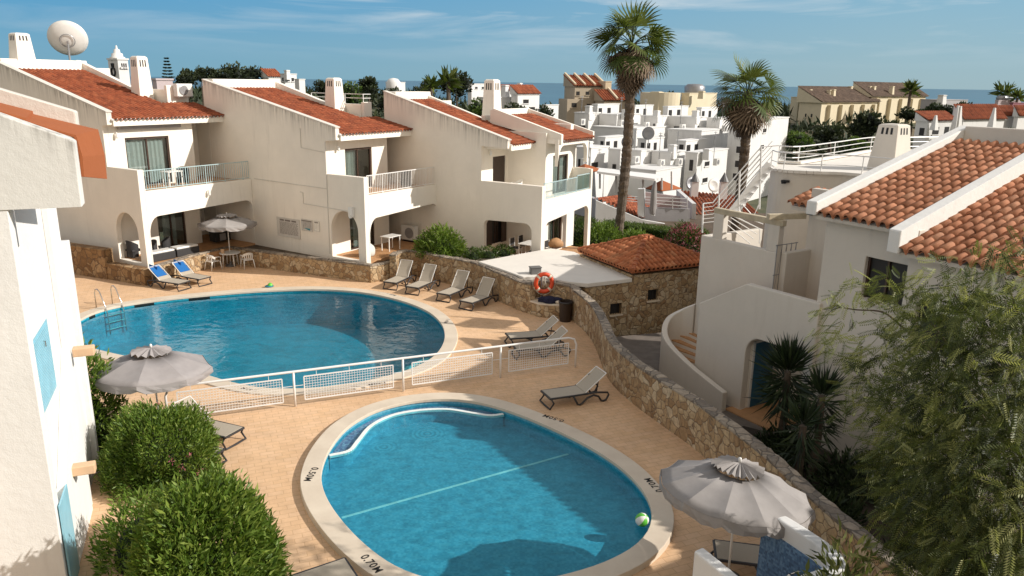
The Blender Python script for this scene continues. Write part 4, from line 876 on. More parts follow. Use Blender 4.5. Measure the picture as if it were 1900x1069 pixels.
small_table(L2W(b1, 2.45, 1.2, 3.98), HAZ, 'white table on the balcony with the blue rail')
rattan_chair(L2W(b1, 1.75, 1.35, .79), R(-60), 'dark armchair in the middle of the left porch'); rattan_chair(L2W(b1, .9, 1.1, .79), R(-20), 'dark armchair just behind the left porch pillar'); rattan_chair(L2W(b1, .55, 1.9, .79), R(150), 'dark chair seen through the arch of the left porch')
def bed(loc, az, label):
    t = thing('cushioned_bench', label, 'bench', loc, az); MB().box(-.6, .6, -.3, .3, .0, .34).build('base', M['rattan'], t, bev=.02); MB().box(-.58, .58, -.28, .28, .34, .44).build('cushion', M['plastic_white'], t, bev=.04); return t
bed(L2W(b1, 1.0, .55, .79), HAZ, 'low bench with white cushion at the front of the left porch'); bed(L2W(b1, 2.3, .6, .79), HAZ, 'bench with white cushion behind the towelled loungers')
t = thing('barbecue', 'black box and round grey cover on the porch beneath the pale parasol', 'barbecue', L2W(b1, 5.1, 1.6, .78), HAZ); MB().box(-.5, .4, -.25, .25, .1, .62).build('body', M['black'], t, bev=.02); MB().box(-.25, .1, -.27, -.24, .16, .5).build('panel', M['grey_metal'], t)
blob('grey_cover', 'rounded grey cover leaning on the black box of the left porch', 'cover', L2W(b1, 5.45, 1.9, .9), (.38, .2, .6), M['canvas'], 9, .04, HAZ)
# fittings of the middle townhouse
wall_lamp(T2, .68, 2.29, 5.85)
pp = MB()
for pts in (((-.02, 3.9, 6.75), (-.02, 3.9, 5.85), (-.02, 2.32, 5.72)), ((-.02, 2.30, 6.2), (-.02, 2.34, .95)), ((-.02, 7.4, 4.12), (-.02, 2.33, 4.05)), ((-.02, 4.15, 3.74), (-.02, 3.95, 3.72), (-.02, 3.95, 3.2), (-.02, .85, 3.12))): pp.tube(pts, .018, 6)
pp.build('cable_conduit', M['coping_dirty'], T2)
MB().box(-.16, -.01, .62, .88, 2.9, 3.35).box(-.22, -.1, .70, .78, 2.85, 2.98).build('outdoor_lamp', M['plastic_white'], T2)
def board(name, label, d0, d1, z0, z1, heading, lines, teal=False, faded=False):
    o = thing(name, label, 'sign', L2W(b2, -.012, (d0 + d1) / 2, (z0 + z1) / 2), HAZ - PI / 2)
    w, h = abs(d1 - d0), z1 - z0; bd = M['sign'] if not faded else M['plaster']
    MB().box(-w / 2, w / 2, -.012, .012, -h / 2, h / 2).build('panel', bd, o)
    fr = MB()
    for a, b_ in (((-w / 2, -.016, h / 2), (w / 2, -.016, h / 2)), ((-w / 2, -.016, -h / 2), (w / 2, -.016, -h / 2)), ((-w / 2, -.016, -h / 2), (-w / 2, -.016, h / 2)), ((w / 2, -.016, -h / 2), (w / 2, -.016, h / 2))): fr.bar(a, b_, .022, .022)
    fr.build('border', M['coping_dirty'], o)
    tx = MB(); rn = random.Random(len(label))
    for (x0, x1) in heading: tx.box(x0 * w - w / 2, x1 * w - w / 2, -.017, -.0155, h / 2 - .17 * h, h / 2 - .08 * h)
    tx.build('heading_print', M['ink'], o); tx = MB()
    for i in range(lines):
        z = h / 2 - .24 * h - i * (.66 * h / lines); x = -w / 2 + .12 * w
        while x < w / 2 - .12 * w:
            l_ = rn.uniform(.04, .12) * (1.6 if w > 1 else .9); tx.box(x, min(x + l_, w / 2 - .08 * w), -.0165, -.0150, z - .012, z + .012); x += l_ + .03
    tx.build('small_print', M['ink'] if not faded else M['coping_dirty'], o)
    if teal: MB().add([(-w * .30, -.018, -h * .27), (w * .28, -.018, -h * .25), (w * .28, -.018, -h * .44), (w * .05, -.018, -h * .40)], [(0, 1, 2, 3)]).build('teal_panel', M['ink_teal'], o)
    return o
board('notice_board', 'largest faded notice board on the blank side wall', 5.92, 4.30, 1.42, 2.35, ((.13, .32), (.36, .60), (.65, .85)), 11)
board('notice_board', 'smaller notice board with a teal panel at its foot', 4.16, 3.42, 1.88, 2.43, ((.02, .95),), 6, True)
board('notice_board', 'faintest notice, bleached almost to the wall colour, nearest the arch', 3.30, 2.94, 1.95, 2.42, ((.1, .8),), 5, False, True)
w_ = MB(); w_.box(4.75, 5.34, 4.32, 4.52, 6.9, 7.85); w_.box(4.70, 4.90, 4.52, 8, 6.9, 7.75); w_.build('roof_terrace_wall', M['plaster'], T2, bev=.02)
r_ = MB()
for z in (8.05, 8.25): r_.bar((4.75, 4.4, z), (5.34, 4.4, z), .03, .03); r_.bar((4.8, 4.4, z), (4.8, 8.2, z), .03, .03)
for y in (4.4, 5.7, 7.0, 8.2): r_.bar((4.8, y, 7.7), (4.8, y, 8.25), .03, .03)
r_.build('roof_railing', M['white_paint'], T2)
small_table(L2W(b2, 2.7, .9, .85), HAZ, 'white folding table on the middle porch', 'plastic_white', .9, .6)
blob('draped_table', 'low table under a white patterned cloth beside the middle porch pillar', 'table', L2W(b2, 1.0, .9, .84), (.42, .34, .42), M['curtain'], 4, .06, HAZ)
t = thing('air_conditioner', 'white air conditioner on the floor of the middle porch', 'air conditioner', L2W(b2, 4.85, 1.5, .84), HAZ + R(90)); MB().box(-.45, .45, -.16, .16, .1, .85).build('case', M['ac'], t, bev=.02)
MB().lathe([(.28, 0), (.28, .012), (.0, .02)], n=22, M=Matrix.Rotation(R(-90), 4, 'X')).build('fan_grille', M['grey_metal'], t).location = (-.1, .165, .48); MB().box(-.4, .4, -.1, .1, 0, .1).build('feet', M['black'], t)

rattan_chair(L2W(b2, 4.3, 1.2, 3.82), R(200), 'dark chair at the far end of the middle balcony')

# ------------------------------------------------------------------ right-hand townhouse of the row (deep side balcony, projecting bay)
T3 = thing('townhouse', 'right cream townhouse of the row with corner balcony and arched bay', 'townhouse', (b3[0], b3[1], 0), HAZ)
t = T3; f0, u, pt, th, D3, k3 = .50, 3.66, 4.33, .25, 9.6, .27
zr = lambda d: 6.05 + k3 * (d - 2.0)
side_low = [(3.28, f0 + .35), (3.28, 2.15)] + [(2.98 + .30 * math.cos(R(a)), 2.15 + .28 * math.sin(R(a))) for a in range(15, 91, 15)] + [(.95, 2.50)] + [(.95 - .42 * math.sin(R(a)), 2.08 + .42 * math.cos(R(a))) for a in range(15, 91, 15)] + [(.53, f0 + .35)]
out = [(0, -1.0), (D3, -1.0), (D3, zr(D3) + .3), (1.95, zr(1.95) + .3), (1.95, zr(1.95) - .1), (3.45, zr(2.2) - .12), (3.45, pt), (0, pt)]
MB().prism(out, [side_low], DZ, 0, th).build('side_wall', stained('side_plaster', (.885, .825, .735), 1, k3, 6.35 - k3 * 2.0), t, bev=.02)
MB().bar((th / 2, 1.9, zr(1.9) + .325), (th / 2, D3, zr(D3) + .325), th + .05, .055).build('verge_cap', M['coping_dirty'], t)
op = [(.32, f0 - .5), (.32, 1.95)] + [(.72 - .40 * math.cos(R(a)), 1.95 + .62 * math.sin(R(a))) for a in range(15, 91, 15)] + [(4.45, 2.86)] + [(4.45 + .35 * math.sin(R(a)), 2.5 + .36 * math.cos(R(a))) for a in range(15, 91, 15)] + [(4.80, f0 - .5)]
MB().prism([(th, f0 - .5)] + op + [(5.12, f0 - .5), (5.12, 4.72), (4.95, 4.72), (4.95, 3.70), (.32, 3.66), (.32, pt), (th, pt)], [], SZ, 0, .22).build('porch_front', M['plaster'], t, bev=.02)
box('balcony_floor', M['plaster'], th, 5.1, .222, 4.0, 3.24, 3.50, t); box('porch_floor', M['terrace_tile'], th, 5.1, .02, 4.0, f0 - .3, f0 + .02, t)
balustrade(t, .34, 3.6, .1, 3.66, 4.42, 'blue_rail'); balustrade(t, 3.6, 4.93, .1, 3.68, 4.50, 'blue_rail', .66); MB().box(3.65, 4.9, .09, .10, 3.75, 4.46).build('glass_panel', M['glass_rail'], t)
w_ = MB(); w_.prism([(th, f0), (2.3, f0), (2.3, 6.3), (th, 6.3)], [[(1.0, 3.6), (2.15, 3.6), (2.15, 5.4), (1.0, 5.4)], [(.9, 1.0), (2.1, 1.0), (2.1, 2.35), (.9, 2.35)]], SZ, 3.45, 3.65); w_.build('recess_wall', M['plaster'], t)
MB().box(1.0, 2.15, 3.50, 3.54, 3.6, 5.4).build('shutter_door', M['shutter'], t)
wn = MB().box(.9, 2.1, 3.52, 3.55, 1.0, 2.35).build('window', M['dark_void'], t)
for x0 in (.42, 1.75): MB().box(x0, x0 + .46, 3.38, 3.42, 1.0, 2.35).build('shutter', M['shutter'], wn)
for x in (1.3, 1.5): MB().bar((x, 3.50, 1.0), (x, 3.50, 2.35), .04, .03, (0, 1, 0)).build('mullion', M['brown_frame'], wn)
w_ = MB(); w_.box(2.3, 2.5, 1.2, 3.62, f0, 6.6); w_.build('bay_side_wall', M['plaster'], t)
bayarch = [(3.05, 3.52), (4.62, 3.52), (4.62, 5.45), (3.05, 5.45)]
w_ = MB(); w_.prism([(2.502, f0), (5.5, f0), (5.5, 6.55), (2.502, 6.55)], [bayarch, [(2.75, f0 + .05), (4.2, f0 + .05), (4.2, 2.45), (2.75, 2.45)]], SZ, 1.2, 1.42); w_.build('bay_front', M['plaster'], t)
sliding_door(t, 3.08, 4.59, 1.3, 3.54, 5.42, (.0, 1.0)); sliding_door(t, 2.78, 4.17, 1.3, f0 + .06, 2.42, (.3, .6), 'terrace_door')
hood = [(2.4, 6.3), (2.4, 5.0)] + [(2.4 + .55 * (1 - math.cos(R(a))), 5.0 + 1.0 * math.sin(R(a))) for a in range(15, 91, 15)] + [(5.0, 6.0)] + [(5.0 + .45 * math.sin(R(a)), 5.5 + .5 * math.cos(R(a))) for a in range(15, 91, 15)] + [(5.45, 5.0), (5.6, 5.0), (5.6, 6.3)]
MB().prism(hood, [], SZ, .55, .75).build('arched_hood', M['plaster'], t, bev=.02)
MB().box(2.4, 5.6, .75, 1.19, 6.1, 6.3).build('hood_soffit', M['plaster'], t)
w_ = MB(); w_.box(5.12, 5.3, .24, 3.6, 3.3, 4.72); w_.box(5.2, 5.5, 1.42, D3, f0, 6.9); w_.box(.3, 5.5, D3 - .2, D3, f0, 7.9); w_.box(2.5, 5.2, 5.0, 5.2, f0, 7.3); w_.build('rear_wall', M['plaster'], t)
w_ = MB(); w_.box(th, 2.3, 1.95, 3.45, 5.86, 6.02); w_.box(th - .05, 2.75, 1.86, 2.0, 5.84, 6.08); w_.box(2.5, 5.2, 1.42, 4.8, 6.2, 6.4); w_.build('eave', M['plaster'], t)
sl3 = Vector((0, 1, k3)).normalized(); n3 = math.sqrt(1 + k3 ** 2)
tile_roof('roof', M['tile'], t, (th, 1.82, 6.06), (1, 0, 0), sl3, 12, int(7.2 * n3 / .36), .21, .36, .05, seed=31)
MB().prism([(th, 2.0), (2.85, 2.0), (2.85, D3), (th, D3)], [], lambda a, d, q: (a, d, 6.03 + k3 * (d - 1.9) + q), -.06, -.02).build('roof_deck', M['tile'], t)
sc_ = MB()
for i in range(12): sc_.tube([(.1 + (i + .85) * .21, 1.86, 6.09), (.1 + (i + .85) * .21, 2.1, 6.10)], .06, 8)
for i in range(14): sc_.tube([(2.75 + (i + .3) * .21, .42, 6.25), (2.75 + (i + .3) * .21, .7, 6.27)], .06, 8)
sc_.build('eave_bedding', M['plastic_white'], t, smooth=True)
w_ = MB(); w_.prism([(8.9, 7.4), (D3 + .2, 7.4), (D3 + .2, zr(D3) + .3), (9.0, zr(D3) + .3)], [], DZ, th, 3.1); w_.prism([(2.6, 6.0), (D3, 6.0), (D3, zr(D3) + .28), (2.6, zr(2.6) + .10)], [], DZ, 2.86, 3.06); w_.build('party_parapet', M['plaster'], t, bev=.02)
tile_roof('roof', M['tile'], t, (2.7, .38, 6.22), (1, 0, 0), sl3, 15, int(3.9 * n3 / .36), .21, .36, .05, seed=33)
MB().prism([(2.7, .45), (5.85, .45), (5.85, 4.4), (2.7, 4.4)], [], lambda a, d, q: (a, d, 6.22 + k3 * (d - .38) + q), -.06, -.02).build('roof_deck', M['tile'], t)
w_ = MB(); w_.prism([(.45, 6.1), (4.5, 6.9), (4.5, 7.68), (.45, 6.55)], [], DZ, 2.48, 2.68); w_.prism([(.45, 6.15), (4.5, 6.9), (4.5, 7.6), (.45, 6.55)], [], DZ, 5.86, 6.02); w_.box(2.48, 6.02, 4.45, 4.65, 6.8, 7.62); w_.build('bay_parapet', M['plaster'], t, bev=.02)
chimney(t, 4.25, 5.6, 6.6, 9.1, .85, .85)
wall_lamp(t, .62, 3.45, 5.6)
small_table(L2W(b3, 1.6, 1.5, f0 + .03), HAZ, 'pale dining table on the right townhouse porch', 'plastic_white', 1.3, .8)
for i, (s_, d_, a, lb) in enumerate(((1.0, .95, 0, 'dining chair nearest the left pillar on the right porch'), (1.7, .9, 0, 'dining chair in the middle on the near side of the porch table'), (1.2, 2.15, 180, 'dining chair behind the left end of the porch table'), (2.0, 2.15, 180, 'dining chair behind the right end of the porch table'), (2.45, 1.5, 90, 'dining chair at the head of the porch table'))):
    c_ = thing('dining_chair', lb, 'chair', L2W(b3, s_, d_, f0 + .03), HAZ + R(a), 'dining chairs on the right porch')
    MB().box(-.22, .22, -.22, .22, .42, .46).build('seat', M['rattan'], c_); bb = MB(); bb.box(-.2, .2, -.235, -.215, .55, .9); bb.build('backrest', M['rattan'], c_)
    for x in (-.22, .22): MB().bar((x, -.225, 0), (x, -.225, .92), .03, .03).build('leg', M['white_paint'], c_); MB().bar((x, .21, 0), (x, .21, .44), .03, .03).build('leg', M['white_paint'], c_)
plastic = plastic_chair((0, 0), 0, 'white plastic chair on the corner balcony of the right townhouse'); plastic.location = L2W(b3, 1.6, 2.4, 3.50); plastic.rotation_euler = (0, 0, R(-60))

# ------------------------------------------------------------------ near house on the left edge
FAZ = R(112)
Fx = Vector((math.cos(FAZ), math.sin(FAZ), 0)); Fn = Vector((math.sin(FAZ), -math.cos(FAZ), 0))     # along the front, out of the front
E1 = G(64, 700, 4.0); yE = 11.6; E1 = at(64, 700, yE); E1 = Vector((E1.x, E1.y, 0))
t = thing('white_house', 'near white house filling the left edge with pale blue shutters', 'house', E1, FAZ - R(90))   # local x: out of the front, y: along it
def FL(u, v, ly):      # local x,z where a sight line meets the cross plane at local y
    p0 = E1 + Fx * ly; d = ray(u, v); s = (p0 - Vector((0, 0, CAM_H))).dot(Fx) / d.dot(Fx); q = Vector((0, 0, CAM_H)) + d * s; r_ = q - E1; return r_.dot(Fn), q.z
def FF(u, v, lx):      # local y,z on the plane local x = lx
    p0 = E1 + Fn * lx; d = ray(u, v); s = (p0 - Vector((0, 0, CAM_H))).dot(Fn) / d.dot(Fn); q = Vector((0, 0, CAM_H)) + d * s; r_ = q - E1; return r_.dot(Fx), q.z
HOUSE_F = t
bx_, bz0 = FL(153, 384, 0); _, bz1 = FL(139, 256, 0); lx, lz = FL(0, 209, 0); sl_ = (lz - bz1) / (lx - bx_)
gt = MB(); gt.prism([(bx_, bz0), (bx_, bz1 - .06), (bx_ - .08, bz1), (-7, bz1 + sl_ * (-7 - bx_)), (-7, bz0)], [], SZ, -.02, .32); gt.build('gable', stained('gable_plaster', (.70, .69, .65), 0, sl_, bz1 - sl_ * bx_, .55, (.16, .15, .13), .8, .45), t, bev=.02)
w_ = MB(); w_.box(-7, 0, 0.0, .30, -1, bz0 + .02); w_.build('end_wall', M['plaster_f'], t, bev=.015)
# front set back behind a balcony
y2, z2 = FF(108, 520, 0); y3, z3 = FF(135, 519, .0)
w_ = MB(); w_.box(-.40, -.12, .302, y3 + .02, -1, bz0 - .01); w_.build('front_wall', M['plaster_f'], t)
w_ = MB(); w_.box(-.118, 0, y2 - .02, y2 + .22, -1, bz0 - .01); w_.build('pier', M['plaster_f'], t, bev=.015)
zt3 = FL(102, 450, y3)[1]; x3 = FL(126, 450, y3)[0]
w_ = MB(); w_.box(-.9, x3, y3 + .022, y3 + .24, -1, zt3); w_.build('pier', M['plaster_f'], t, bev=.02)
ya, za = FF(112, 993, 0.0); yb, zb = FF(126, 634, 0.0)
pz = 3.55
w_ = MB(); w_.prism([(.30, -1), (y2 - .02, -1), (y2 - .02, FF(126, 640, 0)[1]), (.30, FF(112, 990, 0)[1])], [], DZ, -.116, .03); w_.build('balcony_parapet', M['plaster_f'], t, bev=.015)
sy1 = FF(92, 650, -.1)[0]; ztop_ = FF(83, 586, -.1)[1]; zbot_ = FF(100, 722, -.1)[1]; sy0 = .42
s_ = MB(); s_.box(-.117, -.07, sy0, sy1, zbot_, ztop_)
for i in range(26): zz_ = zbot_ + .08 + i * (ztop_ - zbot_ - .16) / 26; s_.box(-.071, -.055, sy0 + .07, sy1 - .07, zz_, zz_ + .035)
s_.build('shutter', M['blue_paint'], t, bev=.004)
MB().box(-.117, -.02, sy0 - .05, sy1 + .1, ztop_ + .04, ztop_ + .09).build('lintel', M['plaster_f'], t)
MB().tube([(-.06, sy0 + .9, zbot_ + 1.1), (-.03, sy0 + .9, zbot_ + 1.1), (-.03, sy0 + .9, zbot_ + 1.0)], .012, 6).build('latch', M['steel'], t)
s_ = MB(); s_.box(.022, .05, .1, .9, 0, FF(146, 830, .05)[1]); s_.build('door', M['blue_paint'], t)
for (u, v) in ((142, 652), (134, 872)):
    yy, zz = FF(u, v, .02); MB().box(-.05, .36 if v < 700 else .42, yy - .11, yy + .11, zz - .10, zz + .09).build('rain_spout', M['wood_cream'], t, bev=.02)
fp = lambda u, v, y: Vector((FL(u, v, y)[0], y, FL(u, v, y)[1]))
n0, n1, f0_, f1_, ef, en = fp(0, 214, .325), fp(139, 253, .325), fp(0, 199, 1.9), fp(180, 242, 1.9), fp(196, 332, 1.9), fp(153, 328, .325)
n0, f0_ = n1 + (n0 - n1) * 4, f1_ + (f0_ - f1_) * 4; nm_, fm_ = n0.lerp(n1, .83), f0_.lerp(f1_, .83); up_ = Vector((0, 0, .05))
rf = MB().add([n0 + up_, nm_ + up_, fm_ + up_, f0_ + up_], [(0, 1, 2, 3)]).add([nm_, n1, f1_, fm_, fm_ + up_, nm_ + up_], [(0, 1, 2, 3), (0, 3, 4, 5)]).add([n1, f1_, f1_.lerp(ef, .5) + Vector((.03, 0, 0)), n1.lerp(en, .5) + Vector((.03, 0, 0)), ef, en], [(0, 1, 2, 3), (3, 2, 4, 5)])
o = rf.build('roof', M['terracotta'], t); s_ = o.modifiers.new('thickness', 'SOLIDIFY'); s_.thickness = .05; s_.offset = 0
g2x, g2z = FL(140, 207, 1.9); l2x, l2z = FL(0, 165, 1.9)
w_ = MB(); w_.prism([(-7, g2z - .9), (g2x, g2z - .9), (g2x, g2z), (-7, g2z + (l2z - g2z) / (l2x - g2x) * (-7 - g2x))], [], SZ, 1.905, 2.2); w_.build('rear_gable', M['plaster_old'], t, bev=.03)
# ------------------------------------------------------------------ pool house with a flat roof and a hipped tile roof
U2 = Vector((math.cos(R(26)), math.sin(R(26)), 0)); V2 = Vector((-math.sin(R(26)), math.cos(R(26)), 0)); C0 = Vector((4.96, 30.2, 0))
PH = thing('pool_house', 'low stone pool house with white flat roof and hipped clay tile roof', 'pool house', C0, R(26))
fr_ = [(-1.49, 32.6), (-.55, 31.4), (.45, 29.98), (1.1, 30.15), (2.3, 29.3), (3.0, 29.1), (4.9, 30.05), (2.9, 34.9), (1.83, 35.6)]
inv = lambda x, y: ((x - C0.x) * U2.x + (y - C0.y) * U2.y, (x - C0.x) * V2.x + (y - C0.y) * V2.y)
MB().prism([inv(*p) for p in fr_], [], XY, 1.16, 1.33).build('flat_roof', M['roof_white'], PH, bev=.02)
w_ = MB(); w_.prism([(-2.3, -2.3), (4.4, -2.3), (4.4, 1.42), (-.05, 1.42), (-.05, 1.158), (-2.3, 1.158)], [[(-1.08, -.15), (-.52, -.15), (-.52, .32), (-1.08, .32)], [(.75, .25), (1.28, .25), (1.28, .72), (.75, .72)]], SZ, -.06, .22); w_.build('front_wall', M['masonry'], PH)
w_ = MB(); w_.box(-.05, 4.4, .222, 4.2, -2.2, 1.42); w_.box(-2.3, -.05, .222, 2.5, -2.2, 1.15); w_.build('wall', M['masonry'], PH)
for x0, z0 in ((-1.08, -.15), (.75, .25)):
    q = MB().box(x0 + .02, x0 + .54, .10, .12, z0, z0 + .47).build('window', M['dark_void'], PH); MB().box(x0 - .04, x0 + .60, -.12, .10, z0 - .06, z0 - .002).build('sill', M['limestone'], q)
    for k in range(4): MB().bar((x0 + .1 + k * .12, .03, z0), (x0 + .1 + k * .12, .03, z0 + .47), .02, .02).build('bar', M['black'], q)
S_, ez_, ap = 4.3, 1.60, 2.46; hs = S_ / 2; o0 = -.18
for k, (ang) in enumerate((0, 90, 180, 270)):
    a = R(ang); c_, s_ = math.cos(a), math.sin(a); mid = Vector((o0 + hs, o0 + hs, 0)); rot = lambda x, y: Vector((c_ * x - s_ * y, s_ * x + c_ * y, 0))
    U = rot(1, 0); Wd = rot(0, 1); sl = (Wd * hs + Vector((0, 0, ap - ez_))).normalized(); ln = math.hypot(hs, ap - ez_)
    o = mid - U * hs - Wd * hs + Vector((0, 0, ez_))
    tile_roof('roof', M['tile_pool'], PH, o, U, sl, int(S_ / .23), int(ln / .34) + 1, .23, .34, .055, keep=lambda x, y: y / ln < min(x, S_ - x) / hs + .06, seed=50 + k)
    MB().prism([(0, 0), (S_, 0), (hs, ln)], [], lambda a_, b_, q: o + U * a_ + sl * b_ + Vector((0, 0, q)), -.05, .0).build('roof_deck', M['tile_pool'], PH)
    A, B = mid - U * hs - Wd * hs + Vector((0, 0, ez_ + .07)), mid + Vector((0, 0, ap + .10)); hp = MB(); n = 9
    for i in range(n): p, q = A.lerp(B, i / n), A.lerp(B, (i + 1.12) / n); hp.tube([p, q + Vector((0, 0, -.02))], [.115, .095], 10)
    hp.build('hip_tiles', M['tile_pool'], PH)
t = thing('grey_case', 'small grey box on the white flat roof behind the lifebuoy', 'box', (.95, 30.55, 1.331), .3); MB().box(-.22, .22, -.15, .15, 0, .26).build('body', M['grey_block'], t, bev=.02); MB().box(-.24, .24, -.17, .17, .26, .30).build('lid', M['grey_block'], t, bev=.01)
blob('planter_cover', 'brown rounded planter behind the left end of the pool house roof', 'planter', (2.1, 36.3, 1.25), (.38, .25, .28), M['terrace_tile'], 8, .06)
# ------------------------------------------------------------------ right-hand house
D0 = Vector((7.204, 21.529, 0)); RX = Vector((math.cos(R(-58)), math.sin(R(-58)), 0)); RY = Vector((math.cos(R(32)), math.sin(R(32)), 0))
RH = thing('house', 'right-hand pale house with sloping tile roofs, stairs and roof terrace', 'house', D0, R(-58))
def RL(u, v, off):
    d = ray(u, v); p0 = D0 + RY * off - Vector((0, 0, CAM_H)); s = p0.dot(RY) / d.dot(RY); q = Vector((0, 0, CAM_H)) + d * s; r_ = q - D0; return r_.dot(RX), q.z
def RG(u, v, z): r_ = G(u, v, z) - D0; return r_.dot(RX), r_.dot(RY)
P_ = M['plaster_r']
Wl, _ = RL(1293, 620, 0); pk = RL(1385, 527, 0); we = RL(1522, 548, .0)[0]
lowt = RL(1297, 562, 0)[1]
al = RL(1379, 690, 0)[0]; at_ = RL(1410, 631, 0)[1]
open_ = [(al, -.70), (al, at_ - .55)] + [(al + .5 - .5 * math.cos(R(a)), at_ - .55 + .55 * math.sin(R(a))) for a in range(15, 91, 15)] + [(al + 1.7, at_ + .03), (al + 2.05, at_ - .3), (al + 2.15, -.70)]
w_ = MB(); w_.prism([(Wl, -1.3), (we + .02, -1.3), (we + .02, pk[1] + .04), (pk[0], pk[1]), (Wl, lowt)], [open_], SZ, 0, .24); w_.build('terrace_wall', P_, RH, bev=.03)
w_ = MB(); w_.box(al - .2, al + 2.4, 1.65, 1.8, -1, 2.4); w_.box(al - .22, al - .0, .242, 1.65, -1, 2.4); w_.box(al + 2.2, al + 2.4, .242, 1.65, -1, 2.4); w_.build('doorway_recess', M['plaster'], RH)
box('doorstep', M['terrace_tile'], al - .3, al + 1.5, -.32, 1.64, -1.3, -.685, RH); box('terrace_floor', M['terrace_tile'], Wl + .3, we, .242, 2.4, 2.1, 2.4, RH)
dr = MB().box(al + .005, al + .04, .42, 1.30, -.68, 1.42).build('door', M['blue_door'], RH); MB().box(al + .002, al + .03, .34, .42, -.68, 1.48).box(al + .002, al + .03, 1.30, 1.38, -.68, 1.48).box(al + .002, al + .03, .34, 1.38, 1.42, 1.48).build('door_frame', M['plaster_far'], dr)
MB().tube([(al + .04, 1.2, .35), (al + .09, 1.2, .35), (al + .09, 1.1, .35)], .012, 6).build('handle', M['steel'], dr)
# main fronts
ez1 = RL(1530, 401, -.2)[1]; cL = RL(1527, 470, .12)[0]; ez2 = RL(1690, 470, -.45)[1]; sp2 = RL(1672, 455, -.4)[0]
wl, wt = RL(1607, 476, .12); wr, wb = RL(1672, 572, .12)
w_ = MB(); w_.prism([(cL, -1.3), (sp2 + .1, -1.3), (sp2 + .1, ez1), (cL, ez1)], [[(wl, wb), (wr, wb), (wr, wt), (wl, wt)]], SZ, .12, .36); w_.build('front_wall', P_, RH, bev=.02)
q = MB().box(wl + .02, wr - .02, .30, .33, wb, wt).build('window', M['dark_void'], RH)
for a in (wl + .03, (wl + wr) / 2, wr - .03): MB().bar((a, .26, wb), (a, .26, wt), .05, .05, (0, 1, 0)).build('frame', M['brown_frame'], q)
MB().box(wl - .05, wr + .05, .0, .30, wb - .07, wb - .003).build('sill', P_, q)
w2l, w2t = RL(1702, 553, -.14)
w_ = MB(); w_.prism([(sp2 + .102, -1.3), (sp2 + 9, -1.3), (sp2 + 9, ez2), (sp2 + .102, ez2)], [[(w2l, w2t - 1.25), (w2l + 1.1, w2t - 1.25), (w2l + 1.1, w2t), (w2l, w2t)]], SZ, -.14, .10); w_.build('front_wall', P_, RH)
q = MB().box(w2l, w2l + 1.1, .04, .07, w2t - 1.25, w2t).build('window', M['dark_void'], RH); MB().bar((w2l + .55, .0, w2t - 1.25), (w2l + .55, .0, w2t), .06, .05, (0, 1, 0)).build('frame', M['brown_frame'], q)
kR = .28; slR = Vector((0, 1, kR)).normalized(); lnR = math.sqrt(1 + kR * kR)
x1_, x2_ = cL - .28, sp2
dR = 6.3
tile_roof('roof', M['tile_r'], RH, (x1_ + .25, -.22, ez1 - .02), (1, 0, 0), slR, int((x2_ - x1_ - .35) / .25), int(dR * lnR / .40), .25, .40, .066, seed=71, lift=.035, samp=10, jitter=.01)
tile_roof('roof', M['tile_r'], RH, (x2_ + .02, -.52, ez2 - .02), (1, 0, 0), slR, 32, int(dR * lnR / .40), .25, .40, .066, seed=72, lift=.035, samp=10, jitter=.01)
MB().prism([(x1_ + .1, -.15), (x2_, -.15), (x2_, dR), (x1_ + .1, dR)], [], lambda a, d, q: (a, d, ez1 - .02 + kR * (d + .22) + q), -.12, -.03).build('roof_deck', M['plaster_r'], RH)
MB().prism([(x2_, -.44), (x2_ + 8.5, -.44), (x2_ + 8.5, dR), (x2_, dR)], [], lambda a, d, q: (a, d, ez2 - .02 + kR * (d + .52) + q), -.12, -.03).build('roof_deck', M['plaster_r'], RH)
w_ = MB()
w_.prism([(-.28, ez1 - .02), (dR + .3, ez1 + kR * (dR + .3) - .3), (dR + .3, ez1 + kR * (dR + .3) + .34), (-.28, ez1 + .34)], [], DZ, x1_ - .12, x1_ + .20)
w_.build('verge_parapet', M['plaster_f'], RH, bev=.03)
w_ = MB(); w_.prism([(-.62, ez2 - .05), (dR + .3, ez2 + kR * (dR + .3) - .2), (dR + .3, ez2 + kR * (dR + .5) + .62), (-.62, ez2 + .50)], [], DZ, x2_ - .22, x2_ + .08); w_.build('party_parapet', M['plaster_f'], RH, bev=.03)
w_ = MB(); w_.box(x1_ + .2, x2_ + 9, dR - .05, dR + .2, ez1, ez1 + kR * dR + .42); w_.build('ridge_parapet', P_, RH, bev=.03)
w_ = MB(); w_.box(cL, x2_ + 9, dR + .2, dR + .4, -1, 5.5); w_.box(x2_ + 8.8, x2_ + 9, .2, dR, -1, ez1 + 1.6); w_.box(cL, cL + .2, .36, dR, -1, ez1 + .1); w_.build('rear_wall', P_, RH)
# stair block with open top and pergola beams
oU = 1.25; ul = RL(1296, 500, oU)[0]; ur = RL(1441, 470, oU)[0]; ut = RL(1390, 457, oU)[1]; bt = RL(1380, 402, oU)[1]
w_ = MB(); w_.prism([(ul, -1.3), (ur + .0, -1.3), (ur + .0, ut), (ul, ut)], [], SZ, oU, oU + .22); w_.box(ul, ul + .22, oU + .222, oU + 2.8, -1.3, ut); w_.box(ur - .02, ur + .2, oU + .222, oU + 2.2, 2.4, ut); w_.build('stair_block', P_, RH, bev=.03)
pl0, pl1 = RL(1322, 430, oU)[0], RL(1340, 430, oU)[0]; pr0 = RL(1424, 430, oU)[0]
for a, b_ in ((pl0, pl1), (pr0, ur)): MB().box(a, b_, oU + .01, oU + .24, ut - .01, bt - .08).build('pillar', P_, RH, bev=.02)
MB().box(RL(1323, 400, oU)[0], RL(1452, 412, oU)[0], oU + .02, oU + .20, bt - .08, bt + .10).build('beam', M['wood_beam'], RH, bev=.01)
